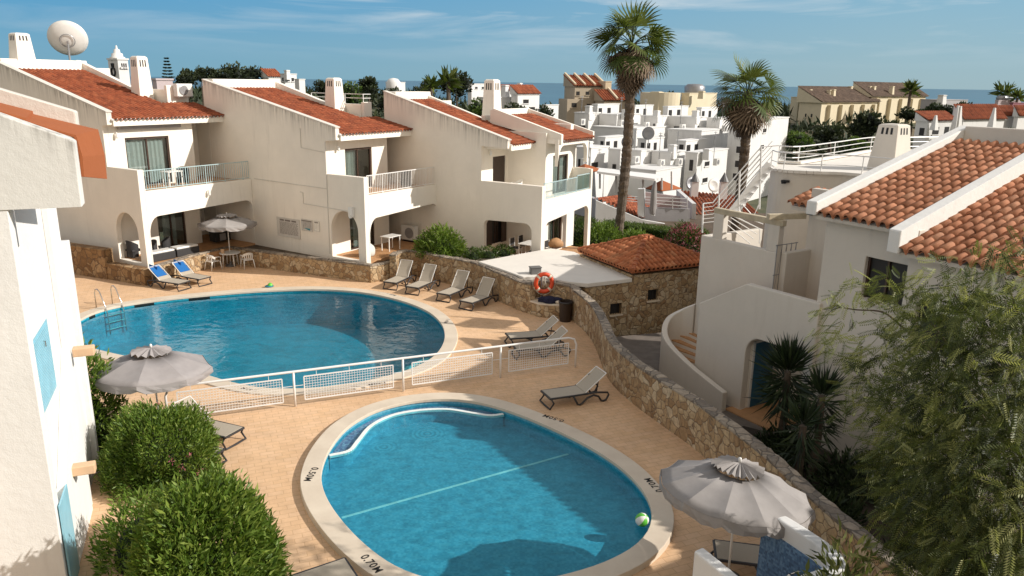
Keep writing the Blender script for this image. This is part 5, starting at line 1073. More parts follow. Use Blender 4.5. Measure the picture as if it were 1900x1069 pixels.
bb = RL(1432, 408, oU)[0]; MB().bar((bb + .05, oU - .25, bt + .19), (bb + .45, oU + .95, bt + .19), .16, .17).build('beam', M['wood_beam'], RH, bev=.01)
MB().box(ur - .02, cL, 2.6, 2.8, 2.4, ez1 + .25).build('recess_wall', P_, RH)
gx = RL(1462, 500, 2.0)[0]
q = MB()
for k in range(5): q.bar((gx + .1, 1.25 + k * .22, 2.42), (gx + .1, 1.25 + k * .22, 4.35), .02, .02)
for z in (2.5, 3.4, 4.33): q.bar((gx + .1, 1.2, z), (gx + .1, 2.2, z), .025, .025)
for k in range(4): q.bar((gx + .1, 1.25 + k * .22, 2.5), (gx + .1, 1.47 + k * .22, 4.3), .014, .014)
q.build('iron_gate', M['grey_metal'], RH)
pa = RL(1503, 384, 2.58); MB().box(pa[0] - .12, pa[0] + .12, 2.56, 2.598, pa[1] - .25, pa[1] + .2).build('tile_picture', M['grey_block'], RH)
# small tile roof fragment at the foot of the terrace drum
fx0, fz = RL(1462, 372, 2.2); fx1 = cL - .05
tile_roof('roof', M['tile_r'], RH, (fx0, 2.2, fz - .12), (1, 0, 0), slR, int((fx1 - fx0) / .25) + 1, 4, .25, .34, .062, seed=74, lift=.035, jitter=.015)
MB().prism([(fx0 + .05, 2.3), (fx1, 2.3), (fx1, 3.6), (fx0 + .05, 3.6)], [], lambda a, d, q: (a, d, fz - .16 + kR * (d - 2.2) + q), -.14, -.02).build('roof_deck', P_, RH)
# roof terrace: curved drum, floor, railings, chimney
zt = 5.95
front = [RG(*p, zt + .72) for p in ((1434, 279), (1450, 283), (1500, 286), (1568, 288), (1625, 292), (1672, 295), (1712, 291))]
rear = [RG(*p, zt + .72) for p in ((1447, 270.5), (1484, 272), (1550, 264), (1618, 255), (1677, 255), (1740, 254), (1803, 252.5), (1850, 257), (1930, 264))]
fl = [Vector(p) for p in front]; rl_ = [Vector(p) for p in rear]
curve = open_spline(fl, 5)
dm = MB(); k = len(curve); vs = []
for p in curve: vs += [(p.x, p.y - .02, 2.4), (p.x, p.y - .02, zt + .06)]
dm.add(vs, [(2 * i, 2 * i + 1, 2 * i + 3, 2 * i + 2) for i in range(k - 1)]); lf = curve[0]; r0 = rl_[0]
dm.add([(lf.x, lf.y - .02, -1), (lf.x, lf.y - .02, zt + .06), (r0.x, r0.y, zt + .06), (r0.x, r0.y, -1)], [(0, 1, 2, 3)])
rlx = [r0] + rl_[1:]
vs = []
for p in rlx: vs += [(p.x, p.y + .05, -1), (p.x, p.y + .05, zt + .06)]
dm.add(vs, [(2 * i, 2 * i + 1, 2 * i + 3, 2 * i + 2) for i in range(len(rlx) - 1)])
dm.build('terrace_drum', P_, RH, smooth=False)
poly = [(p.x, p.y) for p in curve] + [(p.x, p.y) for p in rlx[::-1]]
fv_, ff_ = tri2d(poly); MB().add([(x, y, zt) for x, y in fv_], ff_).build('roof_terrace_floor', M['roof_white'], RH)
for A_ in (curve, rlx):
    rim = MB()
    for a, b_ in zip(A_[:-1], A_[1:]): rim.bar((a.x, a.y, zt + .08), (b_.x, b_.y, zt + .08), .22, .1)
    rim.build('terrace_rim', M['roof_white'], RH)
for nm, A_, levels, step in (('front_railing', curve, (.72, .36), 6), ('rear_railing', open_spline(rl_, 4), (.72, .5, .28), 4)):
    r_ = MB()
    for lv in levels: r_.tube([(p.x, p.y, zt + lv) for p in A_], .024 if lv > .7 else .016, 6)
    for i in range(0, len(A_), step): r_.tube([(A_[i].x, A_[i].y, zt), (A_[i].x, A_[i].y, zt + .72)], .022, 6)
    r_.build(nm, M['white_paint'], RH)
cx_, cy_ = RG(1607, 313, zt); chimney(RH, cx_, cy_, zt, zt + 1.72, 1.12, 1.12, 'plaster_r', .70)
MB().box(cx_ + 1.2, cx_ + 4, cy_ + 1.6, cy_ + 1.8, zt, zt + .55).build('terrace_upstand', P_, RH)
lm = RL(1482, 317, 1.0); p = min(curve, key=lambda a: abs(P2U(a) - 1482)) if False else curve[7]
MB().box(p.x - .12, p.x + .12, p.y - .2, p.y - .02, zt - .32, zt - .24).box(p.x - .04, p.x + .04, p.y - .28, p.y - .1, zt - .36, zt - .3).build('floodlight', M['black'], RH)
# white steel stair up to the roof terrace
SY = 26.2
ms = thing('metal_stair', 'white steel stair with many thin rails climbing to the roof terrace', 'stair', at(1340, 430, SY))
ml = lambda u, v, dy=0: at(u, v, SY + dy) - ms.location
r_ = MB(); tops = [(1304.7, 378), (1322.7, 376), (1334, 362.5), (1412.5, 272.7), (1445, 270)]
for k in range(6):
    o_ = k * 9.5
    r_.tube([ml(u, v + o_ * (.75 if i < 2 else 1)) for i, (u, v) in enumerate(tops)][:5 if k < 1 else 4], .022 if k == 0 else .014, 6)
r_.build('handrail', M['white_paint'], ms)
for u, v0, v1 in ((1304.7, 378, 432), (1334, 362, 402), (1372.5, 318, 398), (1412.5, 272, 388)): MB().tube([ml(u, v0), ml(u - (v1 - v0) * .03, v1)], .032, 8).build('post', M['white_paint'], ms)
r2 = MB(); tops2 = [(1352, 397, .9), (1427, 303, .9)]
MB().bar(ml(1352, 398, 0), ml(1427, 303, 0), .05, .2).bar(ml(1362, 398, .9), ml(1433, 306, .9), .05, .2).build('stringer', M['white_paint'], ms)
for i in range(8): f = (i + .5) / 8; a, b_ = ml(1355 + 73 * f, 397 - 93 * f, 0), ml(1364 + 70 * f, 397 - 90 * f, .9); MB().bar(a, b_, .26, .03).build('tread', M['white_paint'], ms)
r_ = MB()
for k in range(5): r_.tube([ml(1372 + k * 0, 330 + k * 9, .95), ml(1433, 262 + k * 9, .95)], .014, 6)
r_.build('side_rails', M['white_paint'], ms); r_ = MB()
for k in range(6): r_.tube([ml(1338 + k * 9, 408 - k * 2, -.5), ml(1392 + k * 6, 452 - k * 9, -.5)], .018, 6)
r_.tube([ml(1350, 396, -.5), ml(1410, 425, -.5), ml(1409, 452, -.5)], .02, 6); r_.tube([ml(1378, 380, -.2), ml(1398, 402, -.2), ml(1408, 380, -.2)], .02, 6); r_.build('lower_rails', M['white_paint'], ms)
# curved outside stair
st_ = thing('outside_stair', 'curved white outside stair winding up the right-hand house', 'stair', (6.0, 23.6, -.72))
path = open_spline([Vector(p) for p in ((6.50, 21.62), (6.05, 22.45), (5.60, 23.35), (5.25, 24.25), (5.18, 24.9), (5.42, 25.45), (5.95, 25.55), (6.4, 25.35))], 5)
def Zat(u, v, x, y): d = ray(u, v); return CAM_H + d.z * math.hypot(x, y) / math.hypot(d.x, d.y)
ztops = [Zat(1332, 728, 6.5, 21.62), Zat(1300, 690, 5.9, 22.7), Zat(1255, 645, 5.35, 24.0), Zat(1226, 610, 5.18, 24.9), Zat(1245, 580, 5.45, 25.45), Zat(1290, 562, 6.3, 25.4)]
o_ = st_.location; k = len(path); vs = []
for i, p in enumerate(path):
    tt_ = (path[min(i + 1, k - 1)] - path[max(i - 1, 0)]).normalized(); n_ = Vector((tt_.y, -tt_.x)); f = i / (k - 1) * 5; j = min(int(f), 4); z = ztops[j] + (ztops[j + 1] - ztops[j]) * (f - j); q = p + n_ * .2
    vs += [(p.x - o_.x, p.y - o_.y, -.3), (q.x - o_.x, q.y - o_.y, -.3), (q.x - o_.x, q.y - o_.y, z - o_.z), (p.x - o_.x, p.y - o_.y, z - o_.z)]
MB().add(vs, [(i * 4 + a, i * 4 + (a + 1) % 4, (i + 1) * 4 + (a + 1) % 4, (i + 1) * 4 + a) for i in range(k - 1) for a in range(4)] + [(0, 1, 2, 3), tuple((k - 1) * 4 + a for a in (3, 2, 1, 0))]).build('parapet', P_, st_, bev=.03)
ns = 13
for i in range(ns):
    f0_, f1_ = i / ns * (k - 1) * .97, (i + 1) / ns * (k - 1) * .97; a, b_ = path[int(f0_)].lerp(path[min(int(f0_) + 1, k - 1)], f0_ % 1), path[int(f1_)].lerp(path[min(int(f1_) + 1, k - 1)], f1_ % 1)
    inn0, inn1 = Vector((7.05, 21.75)).lerp(Vector((6.25, 23.6)), min(1, i / 7)), Vector((7.05, 21.75)).lerp(Vector((6.25, 23.6)), min(1, (i + 1) / 7)); fz_ = f0_ / (k - 1) * 5; jz_ = min(int(fz_), 4); z = ztops[jz_] + (ztops[jz_ + 1] - ztops[jz_]) * (fz_ - jz_) - .85 - (.35 if i < 3 else 0) * (3 - i) / 3
    if i >= 7: inn0, inn1 = Vector((6.25, 23.6)).lerp(Vector((6.5, 24.9)), (i - 7) / 6), Vector((6.25, 23.6)).lerp(Vector((6.5, 24.9)), (i - 6) / 6)
    pl = [(a.x - o_.x, a.y - o_.y), (b_.x - o_.x, b_.y - o_.y), (inn1.x - o_.x, inn1.y - o_.y), (inn0.x - o_.x, inn0.y - o_.y)]
    s_ = MB().prism(pl, [], XY, -.3, z + .72 - .04).build('step', M['plaster_r'], st_); MB().prism(pl, [], XY, z + .72 - .038, z + .72).build('tread', M['terrace_tile'], s_)
# ------------------------------------------------------------------ foliage
def unit(v): return v / np.maximum(np.linalg.norm(v, axis=-1, keepdims=True), 1e-9)
def scatter(tv, tf, P, X, Y, S, tint, name, mat, parent=None):
    """copies of a small template (tv, tf) at P with axes X (length), Y (width), Z = X x Y and scale S"""
    tv = np.asarray(tv, float); tf = np.asarray(tf, int); n = len(P); X = unit(X); Y = unit(Y - X * np.sum(X * Y, 1, keepdims=True)); Z = np.cross(X, Y)
    S = np.broadcast_to(np.asarray(S, float).reshape(-1, 1, 1), (n, 1, 1))
    V = P[:, None, :] + S * (tv[None, :, 0:1] * X[:, None, :] + tv[None, :, 1:2] * Y[:, None, :] + tv[None, :, 2:3] * Z[:, None, :])
    F = (tf[None] + (np.arange(n) * len(tv))[:, None, None]).reshape(-1, tf.shape[1])
    T = np.repeat(np.clip(tint, 0, 1), len(tf)); return link_mesh(name, npmesh(name, V.reshape(-1, 3), F, T), mat, parent)
LEAF = ([(0, 0, 0), (.45, -.11, .03), (1, 0, -.04), (.45, .11, .03)], [(0, 1, 2, 3)])
NARROW = ([(0, 0, 0), (.45, -.125, .03), (1, 0, -.14), (.45, .125, .03)], [(0, 1, 2, 3)])
def rand_dirs(n, rng): return unit(rng.normal(size=(n, 3)))
def tri_sample(n, rng): pass
def bush(name, label, cat, loc, size, n, leaf, mat, seed, tmpl=NARROW, clumps=30, flat=.0, group=None, dense=.75, up=.55, stems=True, kindpart='foliage'):
    """leafy shrub: lumpy ellipsoid shell of leaves growing outwards"""
    rng = np.random.default_rng(seed); t = thing(name, label, cat, loc, 0, group); sx, sy, sz = size
    d = rand_dirs(n, rng); d[:, 2] = np.abs(d[:, 2]) * 1.0 - .12 * rng.random(n)
    d = unit(d); cd_ = unit(rand_dirs(clumps, rng) * np.array([1, 1, .7]) + np.array([0, 0, .25])); dots = d @ cd_.T; lump = np.max(np.clip((dots - .86) / .14, 0, 1) ** .7, axis=1)
    r_ = (dense + (1 - dense) * rng.random(n) ** .5) * (.74 + .30 * lump + .05 * rng.normal(size=n))
    P = d * r_[:, None] * np.array([sx, sy, sz]) + np.array([0, 0, sz * .08]); nor = unit(d / np.array([sx, sy, sz]))
    X = unit(nor * .75 + np.array([0, 0, up]) + rng.normal(size=(n, 3)) * .52); Y = rng.normal(size=(n, 3))
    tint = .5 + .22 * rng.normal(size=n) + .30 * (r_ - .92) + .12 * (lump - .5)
    P[:, 2] = np.maximum(P[:, 2], .02)
    scatter(*tmpl, P, X, Y, leaf * (.7 + .6 * rng.random(n)), tint, kindpart, mat, t)
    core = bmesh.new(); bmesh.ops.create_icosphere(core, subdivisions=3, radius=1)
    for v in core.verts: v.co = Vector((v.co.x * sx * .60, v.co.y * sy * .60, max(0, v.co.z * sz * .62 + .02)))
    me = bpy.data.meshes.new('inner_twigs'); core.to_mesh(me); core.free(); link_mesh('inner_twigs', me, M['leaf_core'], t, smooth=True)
    return t
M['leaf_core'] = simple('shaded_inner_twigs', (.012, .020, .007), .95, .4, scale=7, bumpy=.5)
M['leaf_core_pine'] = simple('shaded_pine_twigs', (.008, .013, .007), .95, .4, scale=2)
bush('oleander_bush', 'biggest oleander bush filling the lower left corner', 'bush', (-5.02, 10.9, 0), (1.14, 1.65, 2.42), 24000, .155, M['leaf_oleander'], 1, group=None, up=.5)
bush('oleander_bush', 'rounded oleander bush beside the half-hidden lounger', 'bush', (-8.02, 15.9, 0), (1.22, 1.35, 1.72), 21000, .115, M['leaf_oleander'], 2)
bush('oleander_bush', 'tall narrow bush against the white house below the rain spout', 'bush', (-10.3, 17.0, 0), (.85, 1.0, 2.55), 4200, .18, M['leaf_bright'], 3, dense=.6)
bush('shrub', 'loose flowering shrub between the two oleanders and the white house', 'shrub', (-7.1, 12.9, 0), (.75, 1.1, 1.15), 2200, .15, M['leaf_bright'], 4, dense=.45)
def petals(name, label, pts, cat='flowers', mat='pink'):
    rng = np.random.default_rng(len(pts)); P = np.array(pts, float); n = len(P)
    return scatter(*LEAF, P, rand_dirs(n, rng), rand_dirs(n, rng), .10, rng.random(n), name, M['blossom'])
rng = np.random.default_rng(77)
ro_ = [o for o in C.objects if o.name.startswith('oleander_bush')][1]
for i in range(7):
    d = unit(np.array([[rng.normal() * .8 + .3, rng.normal() * .8 - .4, .45 + rng.random()]]))[0]; c = d * np.array([1.38, 1.47, 1.76]); n = 9
    scatter(*LEAF, c + rng.normal(size=(n, 3)) * .035, rand_dirs(n, rng), rand_dirs(n, rng), .075, rng.random(n), 'flower', M['blossom'], ro_)
bush('shrub', 'leafy shrub on the planter behind the row of four loungers', 'shrub', tuple(G(818, 478, .9)), (1.2, .9, 1.35), 3600, .20, M['leaf_bright'], 6, dense=.55, up=.3)
for i, (u, v, w_, lb) in enumerate(((905, 478, .6, 'low grey-green shrub left of the white flat roof'), (935, 474, .55, 'low shrub by the dining chairs, touching the white flat roof'), (880, 480, .45, 'smallest low shrub, beside the leafy shrub'))):
    bush('shrub', lb, 'shrub', tuple(G(u, v, .95)), (w_, .5, .45), 700, .12, M['leaf_shrub'], 20 + i)
for (u, v, Y, w_, d_, h, n, mt, lb) in ((1082, 428, 44, 1.3, 1.0, 1.8, 2600, 'leaf_shrub', 'pale shrub beside the porch corner of the right townhouse'), (1118, 440, 43, 1.3, 1.0, 1.7, 2600, 'leaf_bright', 'bright green shrub left of the tall palm trunk'), (1176, 443, 43, 1.15, .9, 1.0, 2200, 'leaf_bright', 'bright rounded shrub right of the tall palm trunk'), (1228, 452, 42, .9, .7, .6, 1200, 'leaf_shrub', 'low shrub between the hedge and the pink oleander')):
    q = at(u, v, Y); bush('shrub', lb, 'shrub', (q.x, q.y, -.4), (w_, d_, q.z + .4 + h * .4), n, .2, M[mt], int(u), dense=.6)
q = at(1272, 462, 41); t = bush('oleander_bush', 'pink flowering oleander behind the stair block', 'bush', (q.x, q.y, -.5), (1.4, 1.1, q.z + 1.85), 3000, .2, M['leaf_shrub'], 60, dense=.6)
rng = np.random.default_rng(5); n = 2400; d = rand_dirs(n, rng); d[:, 2] = np.abs(d[:, 2]); scatter(*LEAF, d * (np.array([1.42, 1.12, q.z + 1.87])) * (.92 + .12 * rng.random((n, 1))), rand_dirs(n, rng), rand_dirs(n, rng), .17, rng.random(n), 'blossom', M['blossom'], t)
# clipped hedge
a, b_ = at(1120, 428, 47), at(1310, 455, 43.5); L_ = (b_ - a).length; az = math.atan2(b_.y - a.y, b_.x - a.x)
t = thing('hedge', 'long clipped dark green hedge along the white garden wall', 'hedge', (a.x, a.y, -.4), az); rng = np.random.default_rng(8); n = 9000; hz = 1.0
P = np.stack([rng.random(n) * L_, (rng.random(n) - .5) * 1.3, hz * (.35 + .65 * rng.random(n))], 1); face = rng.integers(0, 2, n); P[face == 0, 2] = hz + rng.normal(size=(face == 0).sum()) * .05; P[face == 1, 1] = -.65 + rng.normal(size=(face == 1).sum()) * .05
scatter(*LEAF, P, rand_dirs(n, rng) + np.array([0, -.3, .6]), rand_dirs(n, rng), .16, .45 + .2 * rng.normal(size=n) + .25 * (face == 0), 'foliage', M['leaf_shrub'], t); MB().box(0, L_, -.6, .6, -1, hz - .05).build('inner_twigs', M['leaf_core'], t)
# ------------------------------------------------------------------ fan palms
def fan_template(seg=14, ln=1.0, arc_=165, cut=.32, droop=.22):
    tv = []; tf = []
    for i in range(seg):
        a = R(-arc_ / 2 + arc_ * (i + .5) / seg); h = R(arc_ / seg / 2); r1, r2 = cut * ln, ln * (.85 + .15 * math.cos(a * .9)); b = len(tv)
        for (r_, aa, z) in ((.03, a, 0), (r1, a - h, -.02), (r1, a + h, -.02), (r2 * .75, a - h * .42, -droop * .35), (r2 * .75, a + h * .42, -droop * .35), (r2, a, -droop)):
            tv.append((r_ * math.cos(aa), r_ * math.sin(aa), z * ln + (.05 * ln if False else 0)))
        tf += [(b, b + 1, b + 2, b + 2), (b + 1, b + 3, b + 4, b + 2), (b + 3, b + 5, b + 5, b + 4)]
    return tv, tf
def palm(label, base, top, tr0, tr1, crown, seed, ngreen=46, ndead=60, skirt=1.6, lean=0):
    t = thing('palm_tree', label, 'palm tree', base, 0, 'tall fan palms'); rng = np.random.default_rng(seed); rn = random.Random(seed)
    dv = Vector(top) - Vector(base); tr = MB(); n = 46; pts = []; rs = []
    for i in range(n + 1):
        f = i / n; p = dv * f + Vector((lean * math.sin(PI * f), 0, 0)); pts.append(p); rs.append((tr0 + (tr1 - tr0) * f ** .6) * (1 + .05 * rn.uniform(-1, 1)) + (.06 if i % 2 else 0) * (1 if f > .3 else .5))
    tr.tube(pts, rs, 12); tr.build('trunk', M['palm_bark'], t)
    m_ = 380; f = .25 + .75 * rng.random(m_) ** .8; a = rng.random(m_) * 2 * PI; rr = tr0 + (tr1 - tr0) * f ** .6           # old leaf bases
    P = np.array([list(dv * float(q) + Vector((lean * math.sin(PI * q), 0, 0))) for q in f]) + np.stack([np.cos(a) * rr, np.sin(a) * rr, 0 * a], 1)
    scatter([(0, -.5, 0), (1, -.25, .1), (1, .25, .1), (0, .5, 0)], [(0, 1, 2, 3)], P, np.stack([np.cos(a) * .35, np.sin(a) * .35, .9 + 0 * a], 1), np.stack([-np.sin(a), np.cos(a), 0 * a], 1), .22, .3 + .3 * rng.random(m_), 'leaf_bases', M['leaf_dead'], t)
    ft, ff = fan_template(); c = np.array(list(dv))
    def fans(nm, count, el0, el1, pl, size, mat, tint, seg=None):
        a = np.arange(count) * 2.39996 + rng.normal(size=count) * .2; e = np.radians(el0 + (el1 - el0) * (np.arange(count) / max(count - 1, 1)) + rng.normal(size=count) * 13)
        D = np.stack([np.cos(e) * np.cos(a), np.cos(e) * np.sin(a), np.sin(e)], 1); Lp = pl * (.8 + .4 * rng.random(count)); Pb = c + D * Lp[:, None] - np.array([0, 0, 1.0]) * (Lp ** 2)[:, None] * .10
        X = D - np.array([0, 0, .45]) * (.5 + rng.random((count, 1))); side = np.stack([-np.sin(a), np.cos(a), .55 * rng.normal(size=count)], 1)
        o = scatter(ft, ff, Pb, X, side, size * (.7 + .5 * rng.random(count)), tint(count), nm, mat, t)
        pe = MB()
        for i in range(count): pe.tube([c + D[i] * .05, (c + Pb[i]) / 2 + np.array([0, 0, .06]), Pb[i]], .022, 4, cap=False)
        pe.build(nm + '_stalks', mat, t, fix=False)
    fans('green_fronds', ngreen, 82, -22, crown * .55, crown * .62, M['leaf_palm'], lambda k: .80 - .45 * np.arange(k) / k + .15 * rng.normal(size=k))
    k_ = ndead; c = c - np.array([0, 0, .15]); fans('dry_fronds', k_ // 2, -25, -62, crown * .40, crown * .55, M['leaf_dead'], lambda k: .6 + .2 * rng.normal(size=k))
    a = rng.random(k_) * 2 * PI; zz = -rng.random(k_) * skirt; rr = tr1 + .05 + .38 * (1 + zz / skirt) * rng.random(k_)       # hanging skirt
    P = c + np.stack([np.cos(a) * rr, np.sin(a) * rr, zz], 1); X = np.stack([np.cos(a) * .30, np.sin(a) * .30, -1 + 0 * a], 1) + rng.normal(size=(k_, 3)) * .12
    scatter(ft, ff, P, X, np.stack([-np.sin(a), np.cos(a), 0 * a], 1), crown * .5, .45 + .25 * rng.normal(size=k_), 'frond_skirt', M['leaf_dead'], t)
    return t
p0, p1 = at(1145, 452, 45), at(1173, 84, 45); palm('tallest fan palm with a thick brown skirt, rising above the horizon', (p0.x, p0.y, -.6), (p1.x, p1.y, p1.z), .28, .22, 2.2, 3, 38, 60, 1.7, .15)
p0, p1 = at(1352, 470, 47), at(1388, 176, 47); palm('shorter fan palm behind the white steel stair', (p0.x, p0.y, -2.8), (p1.x, p1.y, p1.z), .30, .23, 2.3, 5, 30, 50, 1.5, .25)
def far_palm(label, u, v, Y, s, seed, dead=False):
    q = at(u, v, Y); z0 = terrain_z(q.x, q.y); t = thing('palm_tree', label, 'palm tree', (q.x, q.y, z0), 0, 'distant palms'); MB().tube([(0, 0, -.5), (0, 0, q.z - z0)], [s * .16, s * .12], 8).build('trunk', M['palm_bark'], t)
    rng = np.random.default_rng(seed); n = 46; a = rng.random(n) * 2 * PI; e = np.radians(rng.uniform(-35, 80, n)); D = np.stack([np.cos(e) * np.cos(a), np.cos(e) * np.sin(a), np.sin(e)], 1)
    scatter([(0, -.03, 0), (.4, -.13, .06), (1, 0, -.22), (.4, .13, .06)], [(0, 1, 2, 3)], np.array([0, 0, q.z - z0]) + D * .1, D, rand_dirs(n, rng), s, .45 + .3 * rng.normal(size=n), 'fronds', M['leaf_palm'], t)
for i, (u, v, Y, s, lb) in enumerate(((1106, 0, 0, 0, ''), (1690, 168, 150, 2.3, 'distant palm at the end of the cream row houses'), (1862, 172, 130, 2.2, 'distant palm left of the pinkish house'), (1888, 181, 125, 1.6, 'smaller distant palm at the right edge'), (832, 152, 95, 2.0, 'distant pale palm among the dark trees behind the middle townhouse'), (800, 160, 105, 1.6, 'smaller distant palm left of the pale palm'))):
    if Y: far_palm(lb, u, v, Y, s, 40 + i)
# ------------------------------------------------------------------ yuccas and the pepper tree
def yucca(label, loc, hgt, s, seed, n=150, sk=.9):
    t = thing('yucca', label, 'yucca', loc, 0, 'dark spiky yuccas by the blue door'); rng = np.random.default_rng(seed); MB().tube([(0, 0, 0), (.05, .03, hgt * .5), (0, 0, hgt)], [.13, .10, .09], 8).build('trunk', M['bark'], t)
    a = rng.random(n) * 2 * PI; e = np.radians(rng.uniform(-60, 85, n)); D = np.stack([np.cos(e) * np.cos(a), np.cos(e) * np.sin(a), np.sin(e)], 1)
    scatter([(0, -.028, 0), (.5, -.034, .01), (1, 0, -.06), (.5, .034, .01)], [(0, 1, 2, 3)], np.array([0, 0, hgt]) + D * .06 - np.array([0, 0, min(sk, hgt * .6)]) * rng.random((n, 1)) * (e < .4)[:, None], D, rand_dirs(n, rng), s * (.75 + .4 * rng.random(n)), .4 + .25 * rng.normal(size=n), 'leaves', M['leaf_yucca'], t)
q = at(1462, 690, 19.0); yucca('tallest yucca, in front of the arched doorway', (q.x, q.y, -.72), q.z + .72, .95, 1, 420)
q = at(1525, 735, 17.6); yucca('yucca right of the arched doorway under the branches', (q.x, q.y, -.72), q.z + .72, .78, 2, 280)
q = at(1490, 790, 16.6); yucca('lowest yucca, drooping near the stone wall', (q.x, q.y, -.72), q.z + .72, .72, 3, 220)
q = at(1500, 860, 15.0); yucca('small yucca in the dark bed beside the stone wall', (q.x, q.y, -.72), .5, .6, 4, 90)
for (x, y, w_, h_, sd_, lb_) in ((7.4, 18.6, .9, .75, 71, 'dark leafy plant at the foot of the tallest yucca'), (8.6, 17.0, 1.1, .9, 72, 'dark undergrowth plant beneath the pepper tree branches'), (7.3, 15.6, .9, .55, 73, 'low dark plant beside the stone wall below the yuccas'), (8.0, 13.2, 1.1, .7, 74, 'dark low shrub in the bed behind the large parasol')):
    bush('undergrowth_shrub', lb_, 'shrub', (x, y, -.70), (w_, w_ * .8, h_), 900, .22, M['leaf_yucca'], sd_, dense=.4)
SPRAY_V, SPRAY_F = [], []
for i in range(9):                                                       # a drooping feather leaf with paired leaflets
    x = .10 + .11 * i; z = -.16 * x * x
    for s_ in (-1, 1):
        b = len(SPRAY_V); l_ = .27 * (1 - .45 * abs(i / 8 - .45)); dx, dy, dz = l_ * .62, s_ * l_ * .78, -l_ * .30
        SPRAY_V += [(x, 0, z), (x + dx * .5 - .030, dy * .5 - s_ * .0, z + dz * .4), (x + dx, dy, z + dz), (x + dx * .5 + .046, dy * .5, z + dz * .4)]; SPRAY_F.append((b, b + 1, b + 2, b + 3))
b = len(SPRAY_V); SPRAY_V += [(0, -.006, 0), (1.05, -.003, -.18), (1.05, .003, -.18), (0, .006, 0)]; SPRAY_F.append((b, b + 1, b + 2, b + 3))
PT = thing('pepper_tree', 'large feathery pepper tree drooping over the right side', 'tree', (9.2, 10.5, -.72))
rng = np.random.default_rng(99); base = np.array([9.2, 10.5, -.72])
CL = [(1548, 590, 11.8, .36, 9), (1510, 640, 12, .30, 7), (1590, 545, 11.6, .40, 9), (1640, 540, 12.4, .34, 8), (1560, 660, 11.2, .48, 20), (1640, 620, 11.0, .50, 24), (1700, 560, 10.4, .50, 24), (1770, 545, 10.0, .55, 30), (1865, 515, 9.4, .5, 12), (1898, 440, 9.0, .34, 5), (1720, 640, 10.0, .62, 42), (1800, 620, 9.2, .62, 46), (1880, 590, 8.8, .62, 46),
      (1620, 710, 10.6, .55, 34), (1560, 740, 10.8, .42, 18), (1690, 730, 9.8, .62, 50), (1780, 720, 9.0, .65, 54), (1870, 700, 8.4, .65, 54), (1600, 800, 10.0, .50, 34), (1660, 820, 9.6, .60, 50), (1740, 820, 8.8, .65, 56), (1830, 810, 8.2, .65, 56), (1900, 790, 8.0, .6, 44), (1625, 890, 9.4, .50, 36), (1690, 910, 9.0, .60, 50), (1780, 910, 8.2, .65, 56), (1870, 900, 7.8, .65, 56),
      (1650, 970, 8.8, .48, 32), (1720, 1000, 8.4, .58, 48), (1810, 1000, 7.8, .62, 54), (1890, 990, 7.4, .6, 50), (1690, 1060, 8.0, .5, 30), (1770, 1070, 7.6, .58, 46), (1860, 1070, 7.2, .6, 50), (1930, 700, 8.6, .6, 36), (1940, 900, 8.0, .6, 36), (1590, 860, 9.9, .38, 16), (1830, 575, 10.6, .5, 20), (1900, 520, 10.2, .5, 12), (1740, 700, 11.2, .7, 50), (1840, 760, 10.2, .7, 50), (1700, 860, 10.4, .7, 50), (1800, 960, 9.4, .7, 50), (1960, 600, 9.6, .7, 30)]
Pp, Xx, Yy, Tt, Sz = [], [], [], [], []; limbs = []
for (u, v, Y, r_, n) in CL:
    if u < 1700 and v > 600: u += 34 + (20 if v > 780 else 0)
    if u < 1660: n *= .75; r_ *= .92
    c = np.array(list(at(u, v, Y))); limbs.append((c, r_)); n = int(n * 3.6)
    d = rand_dirs(n, rng); rr = rng.random(n) ** .42; p = c + d * rr[:, None] * r_ * np.array([1.0, 1.0, 1.05]); 
    w0 = p - np.array([4.15, 12.4, 2.3]); sv_ = np.array(list(sd)); dl = np.linalg.norm(w0 - (w0 @ sv_)[:, None] * sv_, axis=1); kp = dl > 1.35; p, d, rr = p[kp], d[kp], rr[kp]; n = len(p)
    out_ = unit(p - np.array([9.0, 10.8, 2.5])) * np.array([1, 1, .3]); x = out_ * .7 + rng.normal(size=(n, 3)) * .50 + np.array([0, 0, -.50])
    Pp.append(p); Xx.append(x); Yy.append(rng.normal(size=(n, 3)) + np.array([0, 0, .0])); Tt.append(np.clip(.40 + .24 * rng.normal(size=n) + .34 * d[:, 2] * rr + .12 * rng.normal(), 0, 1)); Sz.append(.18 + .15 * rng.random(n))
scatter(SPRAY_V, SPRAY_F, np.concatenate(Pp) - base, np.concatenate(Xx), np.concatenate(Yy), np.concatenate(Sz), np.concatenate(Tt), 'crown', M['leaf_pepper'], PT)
tk = MB(); tk.tube([(0, 0, 0), (-.1, .1, 1.0), (.1, 0, 1.9), (.05, .05, 2.6)], [.30, .25, .22, .18], 10); hub = Vector((.05, .05, 2.4))
tk.build('trunk', M['bark'], PT, smooth=True)
lb = MB()
for i, (c, r_) in enumerate(limbs):
    e = Vector(c - base); s0 = Vector((0, 0, 1.5 + .25 * (i % 4))); mid_ = s0.lerp(e, .55) + Vector((0, 0, .35 + .15 * (i % 3))); mid2 = s0.lerp(e, .25) + Vector((.06 * (i % 3 - 1), .05 * (i % 5 - 2), .3))
    lp_ = open_spline([s0, mid2, mid_, e], 4)
    if min((lambda w_: (w_ - sd * w_.dot(sd)).length)(q_ + Vector(base) - Vector((4.15, 12.4, 2.2))) for q_ in lp_) < 1.35: continue
    lb.tube(lp_, [.075 - .066 * k / 12 for k in range(13)], 6)
lb.build('limbs', M['bark'], PT, smooth=True)
